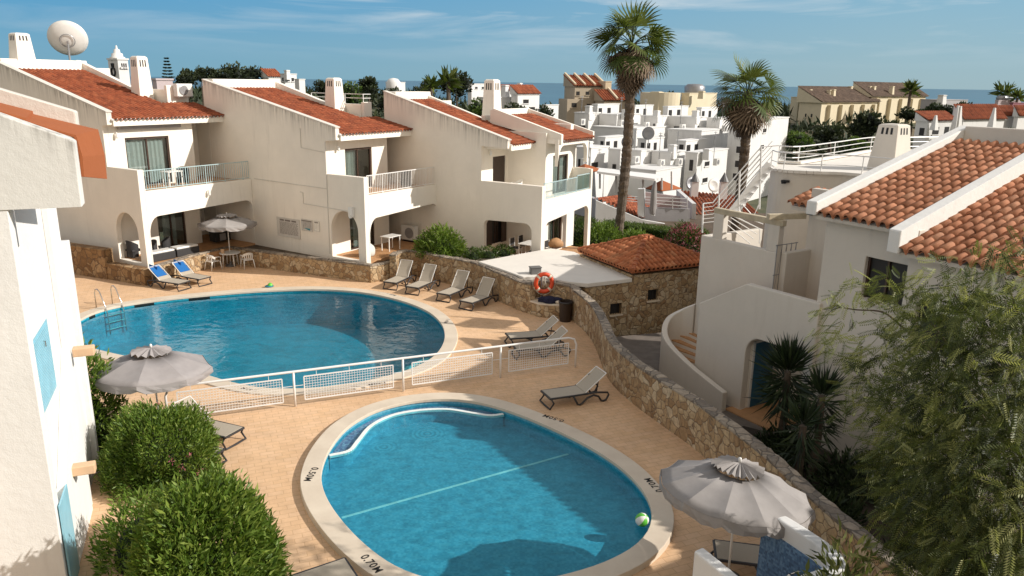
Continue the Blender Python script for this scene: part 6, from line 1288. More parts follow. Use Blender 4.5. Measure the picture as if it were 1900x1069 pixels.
# long arching twig reaching left in front of the wall
q = [Vector(at(u, v, Y)) - Vector(base) for u, v, Y in ((1720, 640, 10.6), (1680, 612, 11.0), (1640, 580, 11.4), (1590, 575, 11.7), (1552, 572, 11.9), (1525, 592, 12.0))]
MB().tube(open_spline(q, 5), [.022 - .018 * k / 25 for k in range(26)], 6).build('twig', M['bark'], PT, smooth=True)
q = at(1570, 1035, 9.3); bush('pepper_sapling', 'feathery dark shrub in front of the shower wall at the bottom edge', 'shrub', (q.x, q.y, 0), (.75, .7, q.z + .1), 1800, .2, M['leaf_pepper'], 66, dense=.35)
# ------------------------------------------------------------------ houses on the slope towards the sea
def P2(p):
    q = Vector(p) - Vector((0, 0, CAM_H)); z = q.dot(CF); return 950 + 1410 * q.dot(CR) / z, 534.5 - 1410 * q.dot(CU) / z
def reach(Cp, dr, u):        # distance along dr from Cp at which the point shows in picture column u
    lo, hi = 0.0, 60.0
    s0 = P2(Cp)[0] < u
    for _ in range(50):
        m_ = (lo + hi) / 2
        if (P2(Cp + dr * m_)[0] < u) == s0: lo = m_
        else: hi = m_
    return lo
def dirs(az): a = R(az); return Vector((math.cos(a), math.sin(a), 0)), Vector((-math.sin(a), math.cos(a), 0))
def far_house(name, label, u, v, Y, cat='house', group=None, az=52):
    q = at(u, v, Y); t = thing(name, label, cat, (q.x, q.y, q.z), R(az), group); t['_az'] = az; return t
def block(t, uc, vt, vb, ul, ur, Y, mat='plaster_far', name='wall', wins=(), cap=True, deep=None, extra=3.0):
    az = t['_az']; er, el = dirs(az); C = at(uc, vb, Y); z1 = at(uc, vt, Y).z - t.location.z; wr, wl = reach(C, er, ur), reach(C, el, ul)
    if deep: wl = max(wl, deep)
    L = C - t.location; lx, ly, lz = L.dot(er), L.dot(el), L.z
    w = MB().box(lx, lx + wr, ly, ly + wl, lz - extra, z1).build(name, M[mat], t)
    if cap: MB().box(lx - .06, lx + wr + .06, ly - .06, ly + wl + .06, z1 + .002, z1 + .12).build('parapet_cap', M[mat], w)
    for (face, f0, f1, g0, g1, *k) in wins:
        h = z1 - lz; nm = k[0] if k else 'window'; mt = M['dark_void'] if nm in ('window', 'door') else M['blue_door']
        if face == 'R':
            q = MB().box(lx + wr * f0, lx + wr * f1, ly - .03, ly + .05, lz + h * g0, lz + h * g1).build(nm, mt, w); MB().box(lx + wr * f0 - .1, lx + wr * f1 + .1, ly - .12, ly - .031, lz + h * g0 - .12, lz + h * g0 - .0).build('sill', M[mat], q)
        else:
            q = MB().box(lx - .03, lx + .05, ly + wl * f0, ly + wl * f1, lz + h * g0, lz + h * g1).build(nm, mt, w); MB().box(lx - .12, lx - .031, ly + wl * f0 - .1, ly + wl * f1 + .1, lz + h * g0 - .12, lz + h * g0).build('sill', M[mat], q)
    return dict(x0=lx, x1=lx + wr, y0=ly, y1=ly + wl, z0=lz, z1=z1, w=w)
def lean_roof(t, B, rise, mat='tile', over=.25, z=None, axis='y', nm='roof'):
    z = B['z1'] + .13 if z is None else z; x0, x1, y0, y1 = B['x0'] - over, B['x1'] + over, B['y0'] - over, B['y1'] + over
    if axis == 'y': o, U, W, ln, wd = (x0, y0, z), (1, 0, 0), Vector((0, y1 - y0, rise)), math.hypot(y1 - y0, rise), x1 - x0
    else: o, U, W, ln, wd = (x0, y1, z), (0, -1, 0), Vector((x1 - x0, 0, rise)), math.hypot(x1 - x0, rise), y1 - y0
    tile_roof(nm, M[mat], t, o, U, W, max(2, int(wd / .4)), max(2, int(ln / .6)), wd / max(2, int(wd / .4)), ln / max(2, int(ln / .6)), .07, samp=5, seed=int(abs(z * 10)) + 3)
    m_ = MB(); 
    if axis == 'y': m_.prism([(y0 + .1, z - .12), (y1 - .1, z - .12), (y1 - .1, z + rise - .05)], [], DZ, x0 + .1, x1 - .1)
    else: m_.prism([(x0 + .1, z - .12), (x1 - .1, z - .12), (x1 - .1, z + rise - .05)], [], SZ, y0 + .1, y1 - .1)
    m_.build('roof_base', B['w'].data.materials[0], t)
def stack(t, u, vt, vb, Y, w=.7, mat='plaster_far', name='chimney', taper=.75):
    az = t['_az']; er, el = dirs(az); C = at(u, vb, Y) - t.location; z1 = at(u, vt, Y).z - t.location.z; x, y = C.dot(er), C.dot(el)
    m_ = MB(); a, b_ = w / 2, w / 2 * taper; m_.add([(x - a, y - a, C.z - .6), (x + a, y - a, C.z - .6), (x + a, y + a, C.z - .6), (x - a, y + a, C.z - .6), (x - b_, y - b_, z1), (x + b_, y - b_, z1), (x + b_, y + b_, z1), (x - b_, y + b_, z1)], [(0, 1, 5, 4), (1, 2, 6, 5), (2, 3, 7, 6), (3, 0, 4, 7), (4, 5, 6, 7)])
    m_.box(x - b_ * 1.25, x + b_ * 1.25, y - b_ * 1.25, y + b_ * 1.25, z1 * 1 - .16, z1 - .05); m_.build(name, M[mat], t)
dr_ = ('R', .14, .34, .0, .62, 'door'); wn_ = ('R', .55, .72, .3, .62); lw = ('L', .3, .6, .35, .6)
# stepped white apartments
WA = far_house('terraced_apartments', 'stepped white holiday apartments, nearer row with three roof huts', 1240, 345, 82, 'apartments')
for uc, vt, vb, ul, ur, wins in ((1288, 285, 366, 1266, 1344, (('R', .25, .40, .68, .78), ('R', .22, .38, .30, .40), ('L', .3, .6, .6, .85))), (1241, 284, 345, 1206, 1267, (('L', .35, .6, .28, .58, 'door'), ('L', .7, .85, .5, .62))), (1186, 281, 345, 1159, 1207, (('L', .3, .55, .35, .55), ('R', .3, .6, .55, .62))), (1148, 279, 345, 1126, 1160, (('L', .3, .6, .3, .6, 'door'),)), (1094, 276, 345, 1062, 1127, (('L', .2, .7, .45, .7), ('R', .05, .4, .30, .62, 'door')))):
    block(WA, uc, vt, vb, ul, ur, 80, wins=wins, extra=4)
for uc, vt, vb, ul, ur in ((1198, 259, 284, 1182, 1231), (1271, 263, 286, 1252, 1310), (1122, 256, 281, 1108, 1160)): block(WA, uc, vt, vb, ul, ur, 85, wins=(('R', .05, .22, .02, .72, 'door'), ('R', .42, .58, .02, .70, 'door'), ('L', .2, .6, .05, .75, 'door')), name='roof_hut')
for uc, vt, vb, ul, ur in ((1215, 318, 352, 1150, 1262), (1120, 322, 352, 1070, 1150)): block(WA, uc, vt, vb, ul, ur, 75, name='garden_wall', extra=3)
for u, vt, vb in ((1247, 268, 284), (1092, 262, 279), (1312, 276, 286)): stack(WA, u, vt, vb, 80.5, .8)
WB = far_house('terraced_apartments', 'stepped white holiday apartments, farther row behind the nearer one', 1230, 262, 94, 'apartments')
for uc, vt, vb, ul, ur, wins in ((1090, 211, 268, 1064, 1112, (('L', .2, .7, .35, .6),)), (1142, 214, 268, 1110, 1187, (('L', .3, .7, .5, .62), ('R', .1, .3, .1, .5, 'door'))), (1216, 217, 268, 1186, 1238, (('L', .4, .75, .3, .5), ('L', .1, .2, .6, .75))), (1287, 219, 268, 1236, 1309, (('L', .45, .75, .55, .65), ('R', .2, .3, .6, .7))), (1332, 221, 270, 1308, 1376, (('L', .3, .7, .4, .6), ('R', .1, .3, .1, .55, 'door')))): block(WB, uc, vt, vb, ul, ur, 94, wins=wins, extra=5)
for uc, vt, vb, ul, ur in ((1108, 195, 218, 1098, 1148), (1178, 197, 218, 1168, 1211), (1238, 199, 220, 1229, 1276), (1300, 201, 222, 1291, 1330)): block(WB, uc, vt, vb, ul, ur, 99, wins=(('R', .05, .2, .02, .75, 'door'), ('R', .45, .6, .02, .75, 'door')), name='roof_hut')
for uc, vt, vb, ul, ur in ((1180, 240, 262, 1098, 1240), (1300, 244, 268, 1238, 1350)): block(WB, uc, vt, vb, ul, ur, 89, name='terrace_parapet', extra=4)
for u, vt, vb in ((1092, 196, 213), (1218, 205, 218), (1290, 205, 220), (1160, 203, 216)): stack(WB, u, vt, vb, 94.5, .8)
WC = far_house('apartment_block', 'tall plain white block behind the shorter palm', 1382, 345, 86, 'apartments')
block(WC, 1382, 224, 345, 1343, 1452, 86, wins=(('R', .32, .40, .80, .86), ('R', .30, .38, .54, .60), ('L', .15, .55, .50, .60), ('L', .15, .55, .28, .38), ('L', .15, .6, .07, .18), ('L', .15, .6, .74, .86)), extra=4)
# small rooftop clutter on the white apartments
for T_, Y_, spots in ((WA, 79.5, ((1255, 300), (1175, 296), (1080, 300), (1222, 302), (1325, 300))), (WB, 93.5, ((1195, 232), (1262, 236), (1150, 228), (1076, 226), (1340, 238)))):
    Rm_ = Matrix.Rotation(-R(T_['_az']), 4, 'Z')
    for i, (u, v) in enumerate(spots):
        q = Rm_ @ (at(u, v, Y_) - T_.location); ac = MB().box(q.x - .45, q.x + .45, q.y - .5, q.y - .1, q.z - .35, q.z + .35).build('air_conditioner_unit', M['ac'], T_); MB().lathe([(.26, 0), (.26, .02), (0, .03)], c=(q.x - .1, q.y - .505, q.z), n=12, M=Matrix.Rotation(R(90), 4, 'X')).build('fan_grille', M['grey_metal'], ac)
        MB().bar((q.x + 1.2, q.y + .6, q.z - .5), (q.x + 1.2, q.y + .6, q.z + 3.0), .05, .05).bar((q.x + .8, q.y + .6, q.z + 2.9), (q.x + 1.6, q.y + .6, q.z + 2.9), .04, .04).bar((q.x + .9, q.y + .6, q.z + 2.6), (q.x + 1.5, q.y + .6, q.z + 2.6), .04, .04).build('aerial', M['grey_metal'], T_)
for (u, v, Y_, lb) in ((1203, 254, 84, 'satellite dish on the middle roof hut of the nearer white apartments'), (1165, 270, 83, 'satellite dish left of the middle roof hut of the nearer white apartments')):
    q = at(u, v + 6, Y_); d_ = thing('satellite_dish', lb, 'satellite dish', (q.x, q.y, q.z)); MB().lathe([(0, 0), (.4, .07), (.7, .2), (.7, .22), (.38, .09), (0, .02)], c=(0, 0, .7), n=18, M=Matrix.Rotation(R(80), 4, 'X') @ Matrix.Rotation(R(-25), 4, 'Y')).build('reflector', M['grey_metal'], d_, smooth=True); MB().tube([(0, 0, -.6), (0, 0, .7)], .05, 6).build('mast', M['grey_metal'], d_)
# beige block with round end, tan house with red roofs
BE = far_house('beige_house', 'beige flat block with a rounded end above the white apartments', 1275, 205, 118)
block(BE, 1277, 174, 206, 1262, 1328, 118, 'plaster_cream'); q = at(1240, 204, 118) - BE.location; er, el = dirs(52); qx, qy = q.dot(er), q.dot(el); zt_ = at(1240, 172, 118).z - BE.location.z
MB().lathe([(3.0, q.z - 2), (3.0, zt_), (0, zt_)], c=(qx, qy + 1.5, 0), n=28).build('round_end', M['plaster_cream'], BE, smooth=False); MB().lathe([(1.5, zt_), (1.6, zt_ + .9), (1.1, zt_ + 1.3), (0, zt_ + 1.35)], c=(qx + 6.0, qy - 1.2, 0), n=20).build('water_tank', M['grey_metal'], BE, smooth=True)
stack(BE, 1217, 170, 200, 117, 1.6, 'plaster_cream', 'chimney'); stack(BE, 1302, 169, 176, 118, .9, 'plaster_cream')
TA = far_house('tan_house', 'tan house with stepped orange roofs before the sea', 1090, 206, 122, az=20)
B_ = block(TA, 1052, 184, 206, 1036, 1121, 120, 'plaster_tan', wins=(('R', .12, .25, .3, .68), ('R', .52, .62, .35, .6), ('R', .78, .92, .3, .68)), cap=False)
B_ = block(TA, 1066, 161, 186, 1063, 1122, 121, 'plaster_tan', wins=(('R', .05, .16, .35, .65), ('R', .36, .47, .4, .65), ('R', .68, .86, .25, .7)), cap=False, deep=4); lean_roof(TA, B_, 1.6)
for f in (.0, .31, .64, 1.0): xx = B_['x0'] + (B_['x1'] - B_['x0']) * f; MB().bar((xx, B_['y0'] - .2, B_['z1'] + .35), (xx, B_['y1'], B_['z1'] + 2.0), .3, .3).build('roof_rib', M['plaster_beige'], TA)
block(TA, 1122, 152, 190, 1118, 1133, 121.5, 'plaster_beige', deep=3, name='tower'); B_ = block(TA, 1120, 188, 208, 1116, 1166, 118, 'plaster_tan', cap=False, deep=3); lean_roof(TA, B_, 1.5); MB().bar(((B_['x0'] + B_['x1']) / 2, B_['y0'] - .2, B_['z1'] + .4), ((B_['x0'] + B_['x1']) / 2, B_['y1'], B_['z1'] + 1.9), .3, .3).build('roof_rib', M['plaster_beige'], TA)
# white villas, left centre
V1 = far_house('white_villa', 'white villa with arches and small red roofs left of the tan house', 930, 212, 112)
B_ = block(V1, 905, 182, 213, 889, 952, 110, wins=(('L', .25, .8, .55, .85), ('L', .25, .8, .1, .35), ('R', .3, .45, .55, .8), ('R', .1, .25, .1, .4, 'door'))); B2 = block(V1, 960, 176, 212, 948, 1000, 112, wins=(('R', .25, .5, .55, .75), ('R', .6, .8, .1, .35), ('L', .3, .6, .3, .6))); lean_roof(V1, B2, 1.2); B3_ = block(V1, 926, 170, 190, 917, 962, 116, wins=(('R', .3, .5, .3, .6),)); lean_roof(V1, B3_, .8)
stack(V1, 937, 158, 172, 115, 1.0); stack(V1, 964, 154, 172, 115, .7); block(V1, 1012, 196, 212, 1006, 1036, 108, name='annexe')
V2 = far_house('white_villa', 'small round-topped white villa just under the horizon', 735, 165, 175); block(V2, 722, 153, 166, 716, 752, 175); q = at(730, 155, 176) - V2.location; MB().lathe([(1.7, -1), (1.6, .3), (1.0, 1.0), (0, 1.2)], c=(q.dot(er), q.dot(el), q.z), n=20).build('dome', M['plaster_far'], V2, smooth=True)
V3 = far_house('white_villa', 'white villa beside the dark tree, partly behind the right townhouse roof', 885, 168, 165); block(V3, 875, 156, 169, 868, 906, 165, wins=(('R', .2, .35, .3, .6), ('R', .6, .75, .3, .6)))
V4 = far_house('white_villa', 'white villas with one red roof behind the middle townhouse roof', 525, 166, 120); B_ = block(V4, 500, 144, 170, 489, 524, 124, cap=False); lean_roof(V4, B_, 1.2); block(V4, 530, 138, 170, 522, 552, 112, wins=(('R', .2, .4, .6, .8), ('R', .55, .75, .6, .8), ('L', .3, .6, .6, .8))); block(V4, 556, 148, 172, 548, 567, 110); stack(V4, 533, 130, 140, 112, .7)
V5 = far_house('white_chimney_house', 'white turret with slotted sides and a stepped dome behind the left townhouse roof', 222, 145, 58, az=50); B_ = block(V5, 222, 111, 146, 204, 241, 58, wins=(('R', .32, .42, .62, .82), ('R', .52, .62, .62, .82), ('R', .72, .82, .62, .82)), cap=True)
cx_, cy_, zz = (B_['x0'] + B_['x1']) / 2, (B_['y0'] + B_['y1']) / 2, B_['z1']; MB().lathe([(.5, zz), (.52, zz + .2), (.40, zz + .22), (.38, zz + .45), (.24, zz + .5), (.2, zz + .75), (.08, zz + .8), (.06, zz + 1.0), (0, zz + 1.05)], c=(cx_, cy_, 0), n=18).build('dome', M['plaster_far'], V5, smooth=True)
MB().tube([(B_['x0'] - .05, cy_ + .3 * math.cos(a), zz - .85 + .3 * math.sin(a)) for a in np.linspace(0, 2 * PI, 16, endpoint=False)], .07, 6, closed=True).bar((B_['x0'] - .05, cy_ - .1, zz - .5), (B_['x0'] - .05, cy_ - .15, zz - .25), .1, .1).bar((B_['x0'] - .05, cy_ + .1, zz - .5), (B_['x0'] - .05, cy_ + .15, zz - .25), .1, .1).build('ring_ornament', M['black'], V5)
V6 = far_house('white_wall_house', 'low house with a pinkish wall beside the air conditioner', 300, 165, 50); block(V6, 292, 149, 168, 284, 322, 52, 'plaster_pink', name='wall')
# cream row houses with brown roofs
CRW = far_house('row_houses', 'long cream row of houses with weathered brown roofs', 1519, 240, 150, 'row houses', az=41)
B_ = block(CRW, 1519, 191, 241, 1478, 1622, 146, 'plaster_cream', wins=(('L', .35, .42, .45, .58), ('L', .62, .68, .45, .58), ('L', .4, .46, .05, .2)), cap=False, extra=5); lean_roof(CRW, B_, 2.8, 'tile_brown', .5)
B2 = block(CRW, 1612, 180, 222, 1580, 1712, 160, 'plaster_cream', cap=False, extra=6); lean_roof(CRW, B2, 2.8, 'tile_brown', .5)
for i in range(5): f = (i + .55) / 5; xx = B_['x0'] + (B_['x1'] - B_['x0']) * f; MB().box(xx - .25, xx + .25, B_['y0'] - .7, B_['y0'] - .002, B_['z0'] - 4, B_['z1'] - .4).build('pilaster', M['plaster_cream'], CRW); q_ = MB().box(xx + .6, xx + 1.4, B_['y0'] - .04, B_['y0'] + .02, B_['z0'] + 1, B_['z0'] + 2.2).build('window', M['shutter'], CRW)
for i in range(5): f = (i + .5) / 5; xx = B2['x0'] + (B2['x1'] - B2['x0']) * f; MB().box(xx - .25, xx + .25, B2['y0'] - .7, B2['y0'] - .002, B2['z0'] - 5, B2['z1'] - .4).build('pilaster', M['plaster_cream'], CRW)
for u, vt, vb, Y in ((1501, 166, 180, 150), (1538, 167, 178, 152), (1545, 166, 178, 152), (1577, 160, 172, 162), (1612, 160, 170, 164), (1620, 160, 170, 164), (1654, 160, 170, 166)): stack(CRW, u, vt, vb, Y, .9, 'plaster_cream')
block(CRW, 1480, 181, 200, 1466, 1494, 152, 'plaster_cream', name='end_block')
GH = far_house('grey_house', 'grey rendered house with a flat roof beside the row houses', 1720, 215, 150, az=30); block(GH, 1742, 186, 222, 1704, 1790, 150, 'plaster_grey', wins=(('R', .1, .3, .5, .7),)); stack(GH, 1747, 176, 188, 149, 1.3)
# villas at the right edge
V7 = far_house('white_villa', 'white villa with spiky white chimneys and red roofs at the right', 1760, 262, 96, az=28)
B_ = block(V7, 1716, 226, 266, 1694, 1768, 94, wins=(('L', .2, .6, .35, .7), ('R', .2, .42, .4, .75), ('R', .62, .78, .3, .75, 'door')), cap=False); lean_roof(V7, B_, 1.0); B2 = block(V7, 1780, 224, 268, 1762, 1856, 97, wins=(('R', .1, .7, .3, .65),), cap=False); lean_roof(V7, B2, 1.8)
for u, vt, vb in ((1772, 196, 234), (1777, 197, 232), (1734, 214, 232), (1841, 200, 228)): stack(V7, u, vt, vb, 93.5, .75, name='chimney', taper=.25)
block(V7, 1752, 218, 232, 1744, 1772, 99, 'solar', name='solar_heater', extra=0)
V8 = far_house('red_roofed_house', 'house with several red roof planes below the pinkish house', 1850, 236, 108, az=28); B_ = block(V8, 1806, 219, 245, 1794, 1842, 110, cap=False); lean_roof(V8, B_, 1.6); B2 = block(V8, 1852, 217, 246, 1842, 1880, 109, cap=False); lean_roof(V8, B2, 1.4); B3_ = block(V8, 1884, 217, 246, 1876, 1925, 108, cap=False); lean_roof(V8, B3_, 1.4)
V9 = far_house('pinkish_house', 'pinkish flat-roofed house with a solar water heater at the right edge', 1870, 210, 124, az=28); B_ = block(V9, 1848, 187, 214, 1842, 1890, 124, 'plaster_pink', wins=(('R', .3, .38, .45, .6),)); block(V9, 1876, 192, 212, 1870, 1925, 121, 'pink_wall', name='wing', wins=(('R', .3, .7, .35, .7),))
q = Vector((B_['x0'] + 1.5, B_['y0'] + 1, B_['z1'] + .4)); MB().tube([q, q + Vector((3.6, 0, 0))], .38, 10).build('water_heater', M['grey_metal'], V9, smooth=True)
# house with terrace and red roofs just beyond the garden
MH = far_house('terrace_house', 'white house with red roofs, terrace and pergola beyond the garden hedge', 1200, 445, 58, az=-20)
MHo = MH.location
def quad3(t, pts, mat, name, thick=.25):
    P = [Vector(p) - t.location for p in pts]; Ri = Matrix.Rotation(-t.rotation_euler.z, 4, 'Z'); P = [Ri @ p for p in P]; n_ = (P[1] - P[0]).cross(P[2] - P[0]).normalized(); Q = [p - n_ * thick for p in P]; k = len(P)
    return MB().add(P + Q, [tuple(range(k)), tuple(range(2 * k - 1, k - 1, -1))] + [(i, (i + 1) % k, k + (i + 1) % k, k + i) for i in range(k)]).build(name, M[mat], t)
def roof3(t, o, a, b_, mat, tw=.3, tl=.5, seed=1):      # tile roof from eave corner o to a (along) and b (up)
    Ri = Matrix.Rotation(-t.rotation_euler.z, 4, 'Z'); o, a, b_ = [Ri @ (Vector(p) - t.location) for p in (o, a, b_)]; U, W = a - o, b_ - o
    return tile_roof('roof', M[mat], t, o, U, W, max(2, int(U.length / tw)), max(2, int(W.length / tl)), tw, tl, .06, samp=5, seed=seed)
def dn(p, z): return Vector((p.x, p.y, z))
W0, W1, W2 = at(1106, 372, 52), at(1192, 408, 52), at(1283, 424, 52)
zb = -3.6
quad3(MH, [dn(W0, zb), dn(W2, zb), W2, W1, W0], 'plaster_far', 'garden_wall', .3)
E0 = at(1262, 352, 58.0); E1_ = at(1292, 378, 54); quad3(MH, [dn(W2, zb), dn(at(1292, 440, 54), zb), E1_, E0, at(1262, 420, 58)], 'plaster_far', 'end_wall', .3)
RA, RB, RC = at(1188, 405, 52.5), at(1106, 368, 52.5), at(1270, 396, 62)
roof3(MH, at(1190, 406, 52.4), at(1100, 367, 52.4), at(1240, 395, 58), 'tile', seed=81)
roof3(MH, at(1262, 398, 56), at(1186, 392, 56), at(1255, 372, 64), 'tile', seed=82)
quad3(MH, [at(1186, 392, 57), at(1270, 397, 57), at(1270, 366, 57), at(1192, 356, 57)], 'plaster_pink', 'terrace_wall', .25)
quad3(MH, [at(1190, 418, 53), at(1280, 424, 53), at(1280, 388, 53.05), at(1190, 384, 53.05)], 'plaster_grey', 'terrace_wall', .2)
MB()
Ri = Matrix.Rotation(-MH.rotation_euler.z, 4, 'Z'); ml2 = lambda u, v, Y: Ri @ (at(u, v, Y) - MH.location)
r_ = MB()
for dv_ in (0, 7, 14): r_.bar(ml2(1160, 364 + dv_ * .6, 53), ml2(1275, 369 + dv_, 53), .05, .05)
for u in (1192, 1218, 1248, 1275): r_.bar(ml2(u, 366, 53), ml2(u, 388, 53), .05, .05)
r_.build('railing', M['white_paint'], MH)
for u, vt, vb, w_ in ((1190, 350, 402, .45), (1212, 362, 400, .22)): r_ = MB(); r_.bar(ml2(u, vb, 52.6), ml2(u, vt, 52.6), w_, w_).build('pillar', M['plaster_far'], MH)
blob('folded_parasol', 'folded white parasol on the terrace beyond the hedge', 'parasol', tuple(at(1211, 398, 52.3)), (.22, .22, 1.5), M['canvas_pale'], 12, .1)
PG = far_house('pergola', 'white flat pergola roof on posts beyond the tall palm', 1160, 345, 66, 'pergola', az=-20)
Ri = Matrix.Rotation(-PG.rotation_euler.z, 4, 'Z'); ml3 = lambda u, v, Y: Ri @ (at(u, v, Y) - PG.location)
quad3(PG, [at(1108, 318, 64), at(1215, 332, 64), at(1244, 326, 70), at(1112, 312, 70)], 'plaster_far', 'roof', .18)
for u, v0, v1 in ((1113, 320, 350), (1143, 325, 360), (1193, 331, 368), (1228, 330, 352), (1246, 318, 352)): MB().bar(ml3(u, v1, 65), ml3(u, v0, 65), .14, .14).build('post', M['plaster_far'], PG)
for i, (uc, vr, ve, ul, ur, Y, lb) in enumerate(((1085, 304, 318, 1058, 1122, 70, 'small hipped red roof beside the corner balcony'), (1228, 334, 352, 1196, 1266, 68, 'hipped red roof right of the white pergola'))):
    t = far_house('red_roofed_house', lb, uc, ve + 14, Y, az=20); er_, el_ = dirs(20); A, B, Cc = at(ul, ve - 2, Y + 2) - t.location, at(uc, ve + 3, Y - 2) - t.location, at(ur, ve - 2, Y + 2) - t.location; T_ = at(uc, vr, Y + 2) - t.location; Dd = A + Cc - B; Rm = Matrix.Rotation(-R(20), 4, 'Z'); A, B, Cc, T_, Dd = [Rm @ p for p in (A, B, Cc, T_, Dd)]
    MB().add([A, B, Cc, Dd, T_], [(0, 1, 4), (1, 2, 4), (2, 3, 4), (3, 0, 4)]).build('roof', M['tile_far'] if 'tile_far' in M else M['terracotta'], t); lo = Vector((0, 0, -2.5)); MB().add([A * .94, B * .94, Cc * .94, Dd * .94] + [p * .94 + lo for p in (A, B, Cc, Dd)], [(0, 1, 5, 4), (1, 2, 6, 5), (2, 3, 7, 6), (3, 0, 4, 7)]).build('wall', M['plaster_far'], t)
RR = far_house('red_roofed_house', 'long red tile roof behind the stair block, with satellite dishes', 1330, 400, 60, az=-8)
roof3(RR, at(1290, 400, 56), at(1425, 412, 56), at(1262, 355, 68), 'tile', .32, .5, 91); quad3(RR, [at(1296, 425, 56.3), at(1420, 440, 56.3), at(1420, 411, 56.3), at(1296, 401, 56.3)], 'plaster_far', 'wall', .2)
for i, (u, v, lb) in enumerate(((1322, 343, 'round satellite dish on the long red roof'), (1281, 340, 'dark satellite dish beside a small pointed turret'))):
    q = at(u, v + 12, 66); d_ = thing('satellite_dish', lb, 'satellite dish', (q.x, q.y, q.z - .5)); MB().lathe([(0, 0), (.35, .06), (.62, .18), (.62, .2), (.34, .08), (0, .02)], c=(0, 0, 1.0), n=20, M=Matrix.Rotation(R(75), 4, 'X') @ Matrix.Rotation(R(20), 4, 'Y')).build('reflector', M['ac'] if i == 0 else M['grey_metal'], d_, smooth=True); MB().tube([(0, 0, -.5), (0, 0, 1.0)], .04, 6).build('mast', M['grey_metal'], d_)
for u, lb in ((1288, 'small white turret chimney with a pointed cap, left of the round dish'), (1342, 'small white turret chimney with a pointed cap, right of the round dish')):
    q = at(u, 352, 65); d_ = thing('turret_chimney', lb, 'chimney', (q.x, q.y, q.z - 1)); MB().box(-.3, .3, -.3, .3, 0, 1.7).build('shaft', M['plaster_far'], d_); MB().lathe([(.42, 1.7), (.0, 2.5)], n=10).build('cap', M['grey_block'], d_)
q = at(1110, 395, 60); t = far_house('white_wall', 'pale garden wall left of the tall palm', 1080, 400, 56, 'wall', az=-20); quad3(t, [at(1060, 420, 56), at(1110, 430, 53), at(1110, 372, 53), at(1060, 352, 56)], 'plaster_grey', 'wall', .3)
# ------------------------------------------------------------------ trees on the slope
def tree(label, u, vt, vb, wpx, Y, kind='pine', seed=0, name='pine_tree', mat='leaf_pine', group='trees on the slope towards the sea'):
    c = at(u, vb, Y); top = at(u, vt, Y); w = wpx * Y / 1410; z0 = min(terrain_z(c.x, c.y), c.z); h = top.z - z0; t = thing(name, label, 'tree', (c.x, c.y, z0), 0, group); rng = np.random.default_rng(seed + int(u)); ch = max(top.z - c.z, h * .35)
    MB().tube([(0, 0, -.5), (.05 * w, 0, h * .4), (0, .03 * w, h * .8)], [.05 * w + .1, .04 * w + .06, .03], 6).build('trunk', M['bark'], t)
    n = 1100; k = 16
    if kind == 'layer':
        P = []; X = []
        for i in range(11):
            f = i / 10; zz = h - ch * .96 * (1 - f) ; r_ = (1 - f) * w / 2 * (.9 if i % 2 else 1)
            for j in range(9): a = j * 2 * PI / 9 + i; m_ = 8; q = rng.random(m_); P += [[r_ * x * math.cos(a), r_ * x * math.sin(a), zz + .12 * x * r_] for x in q]; X += [[math.cos(a), math.sin(a), .25]] * m_
        P, X = np.array(P), np.array(X, float); n = len(P); tint = .45 + .2 * rng.normal(size=n); S = .10 * w + .2 + 0 * tint
    else:
        cl = rng.normal(size=(k, 3)); cl = unit(cl) * rng.random((k, 1)) ** .4 * np.array([.36, .36, .34]); cl[:, 2] += .02; rad = .14 + .10 * rng.random(k)
        i = rng.integers(0, k, n); d = rand_dirs(n, rng); P = cl[i] + d * (rad[i] * (.6 + .4 * rng.random(n)))[:, None]; hgt = P[:, 2]; P = P * np.array([w * .98, w * .98, ch * 1.0]) + np.array([0, 0, h - ch * .52])
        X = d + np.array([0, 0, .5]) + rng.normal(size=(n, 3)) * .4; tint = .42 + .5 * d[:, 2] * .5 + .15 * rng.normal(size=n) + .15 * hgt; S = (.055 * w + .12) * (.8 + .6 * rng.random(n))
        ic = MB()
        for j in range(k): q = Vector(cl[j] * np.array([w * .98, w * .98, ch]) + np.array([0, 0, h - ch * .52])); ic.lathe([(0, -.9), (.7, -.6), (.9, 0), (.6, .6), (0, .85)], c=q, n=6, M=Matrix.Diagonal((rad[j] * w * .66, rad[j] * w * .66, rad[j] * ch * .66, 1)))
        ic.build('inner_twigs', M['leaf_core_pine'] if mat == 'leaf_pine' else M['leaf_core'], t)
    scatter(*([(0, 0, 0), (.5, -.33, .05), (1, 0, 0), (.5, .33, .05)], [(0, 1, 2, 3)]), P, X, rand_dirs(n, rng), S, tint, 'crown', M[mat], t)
tree('layered conical araucaria left of the first clump of dark pines', 312, 109, 142, 24, 95, 'layer')
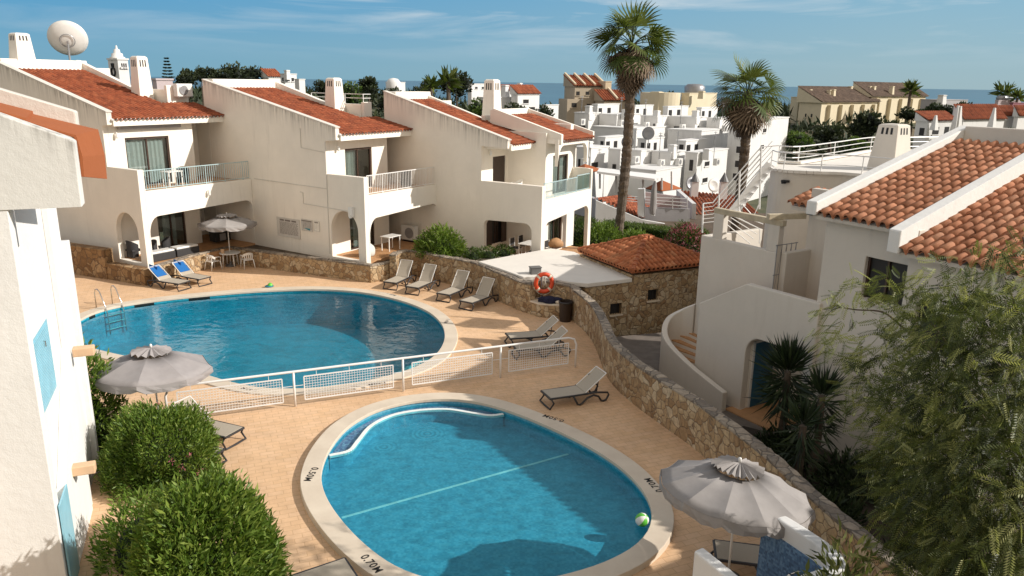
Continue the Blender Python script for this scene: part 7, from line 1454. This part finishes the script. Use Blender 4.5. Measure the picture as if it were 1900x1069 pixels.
for i, (u, vt, vb, w_, Y, lb) in enumerate(((345, 126, 146, 44, 110, 'low dark tree right of the araucaria'), (372, 116, 142, 26, 120, 'small two-headed pine above the air conditioner'), (398, 121, 146, 40, 112, 'low bushy pine left of the big dark clump'), (428, 111, 148, 62, 108, 'broad dark pine above the middle townhouse ridge'), (470, 124, 148, 52, 125, 'flat-topped pine left of the red-roofed villa'), (600, 148, 166, 40, 130, 'low tree left of the middle chimney'), (683, 141, 168, 52, 130, 'round pine right of the middle chimney'), (655, 152, 184, 50, 100, 'olive-green bush in front of the round pine'), (720, 160, 184, 56, 105, 'low dense tree below the round-topped villa'), (768, 160, 182, 50, 110, 'low tree left of the distant palms'), (846, 124, 178, 62, 118, 'tall dark tree behind the pale palm'), (792, 150, 172, 40, 140, 'low dark tree left of the tall dark tree'), (885, 184, 205, 44, 92, 'small bright tree below the white villa with arches'),
        (960, 190, 212, 60, 96, 'dark tree right of the third townhouse chimney'), (1005, 192, 216, 50, 98, 'dark tree beside the annexe of the white villa'), (1244, 167, 184, 46, 135, 'dark tree behind the beige block'), (1215, 176, 192, 30, 130, 'small tree left of the beige block'), (1478, 243, 276, 66, 96, 'bright rounded tree right of the plain white block'), (1537, 227, 268, 72, 104, 'dark rounded tree in front of the row houses'), (1606, 206, 262, 80, 108, 'tallest dark tree in front of the row houses'), (1660, 222, 262, 56, 100, 'bushy tree behind the roof terrace chimney'), (1690, 199, 226, 46, 128, 'spiky dark tree at the foot of the row houses'), (1740, 190, 226, 56, 118, 'dark round tree in front of the grey house'), (1786, 186, 222, 40, 126, 'dark tree right of the grey house'), (1868, 236, 266, 50, 84, 'tree at the right edge below the red roofs'), (1590, 250, 268, 46, 90, 'low hedge-like tree behind the terrace railing'), (1822, 262, 285, 110, 70, 'low wide bush behind the terrace railing at the right'))):
    tree(lb, u, vt, vb, w_, Y, 'pine', i, 'pine_tree' if i not in (7, 12, 17, 25, 26) else 'broadleaf_tree', 'leaf_pine' if i not in (7, 12, 17, 25, 26) else 'leaf_shrub')
rng = np.random.default_rng(21); n = 26000; y = 62 + 240 * rng.random(n) ** 1.3; xx = (rng.random(n) * 1.6 - .98) * y * .75; cell = np.sin(xx * .31 + np.sin(y * .21) * 2) * np.cos(y * .27 + np.sin(xx * .17) * 2); keep = (cell > -.25) & ~((xx > 5) & (xx < 34) & (y < 108)); xx, y, cell = xx[keep], y[keep], cell[keep]; n = len(xx)
zz = np.array([terrain_z(a, b_) for a, b_ in zip(xx, y)]) + (cell + .3) * 1.9 * rng.random(n)
o = scatter(*LEAF, np.stack([xx, y, zz], 1), rand_dirs(n, rng) + np.array([0, 0, .7]), rand_dirs(n, rng), 1.5 + y * .006, .4 + .22 * rng.normal(size=n), 'scrub', M['leaf_pine']); tag(o, 'dark evergreen scrub covering the slope between the houses', 'scrub', kind='stuff')
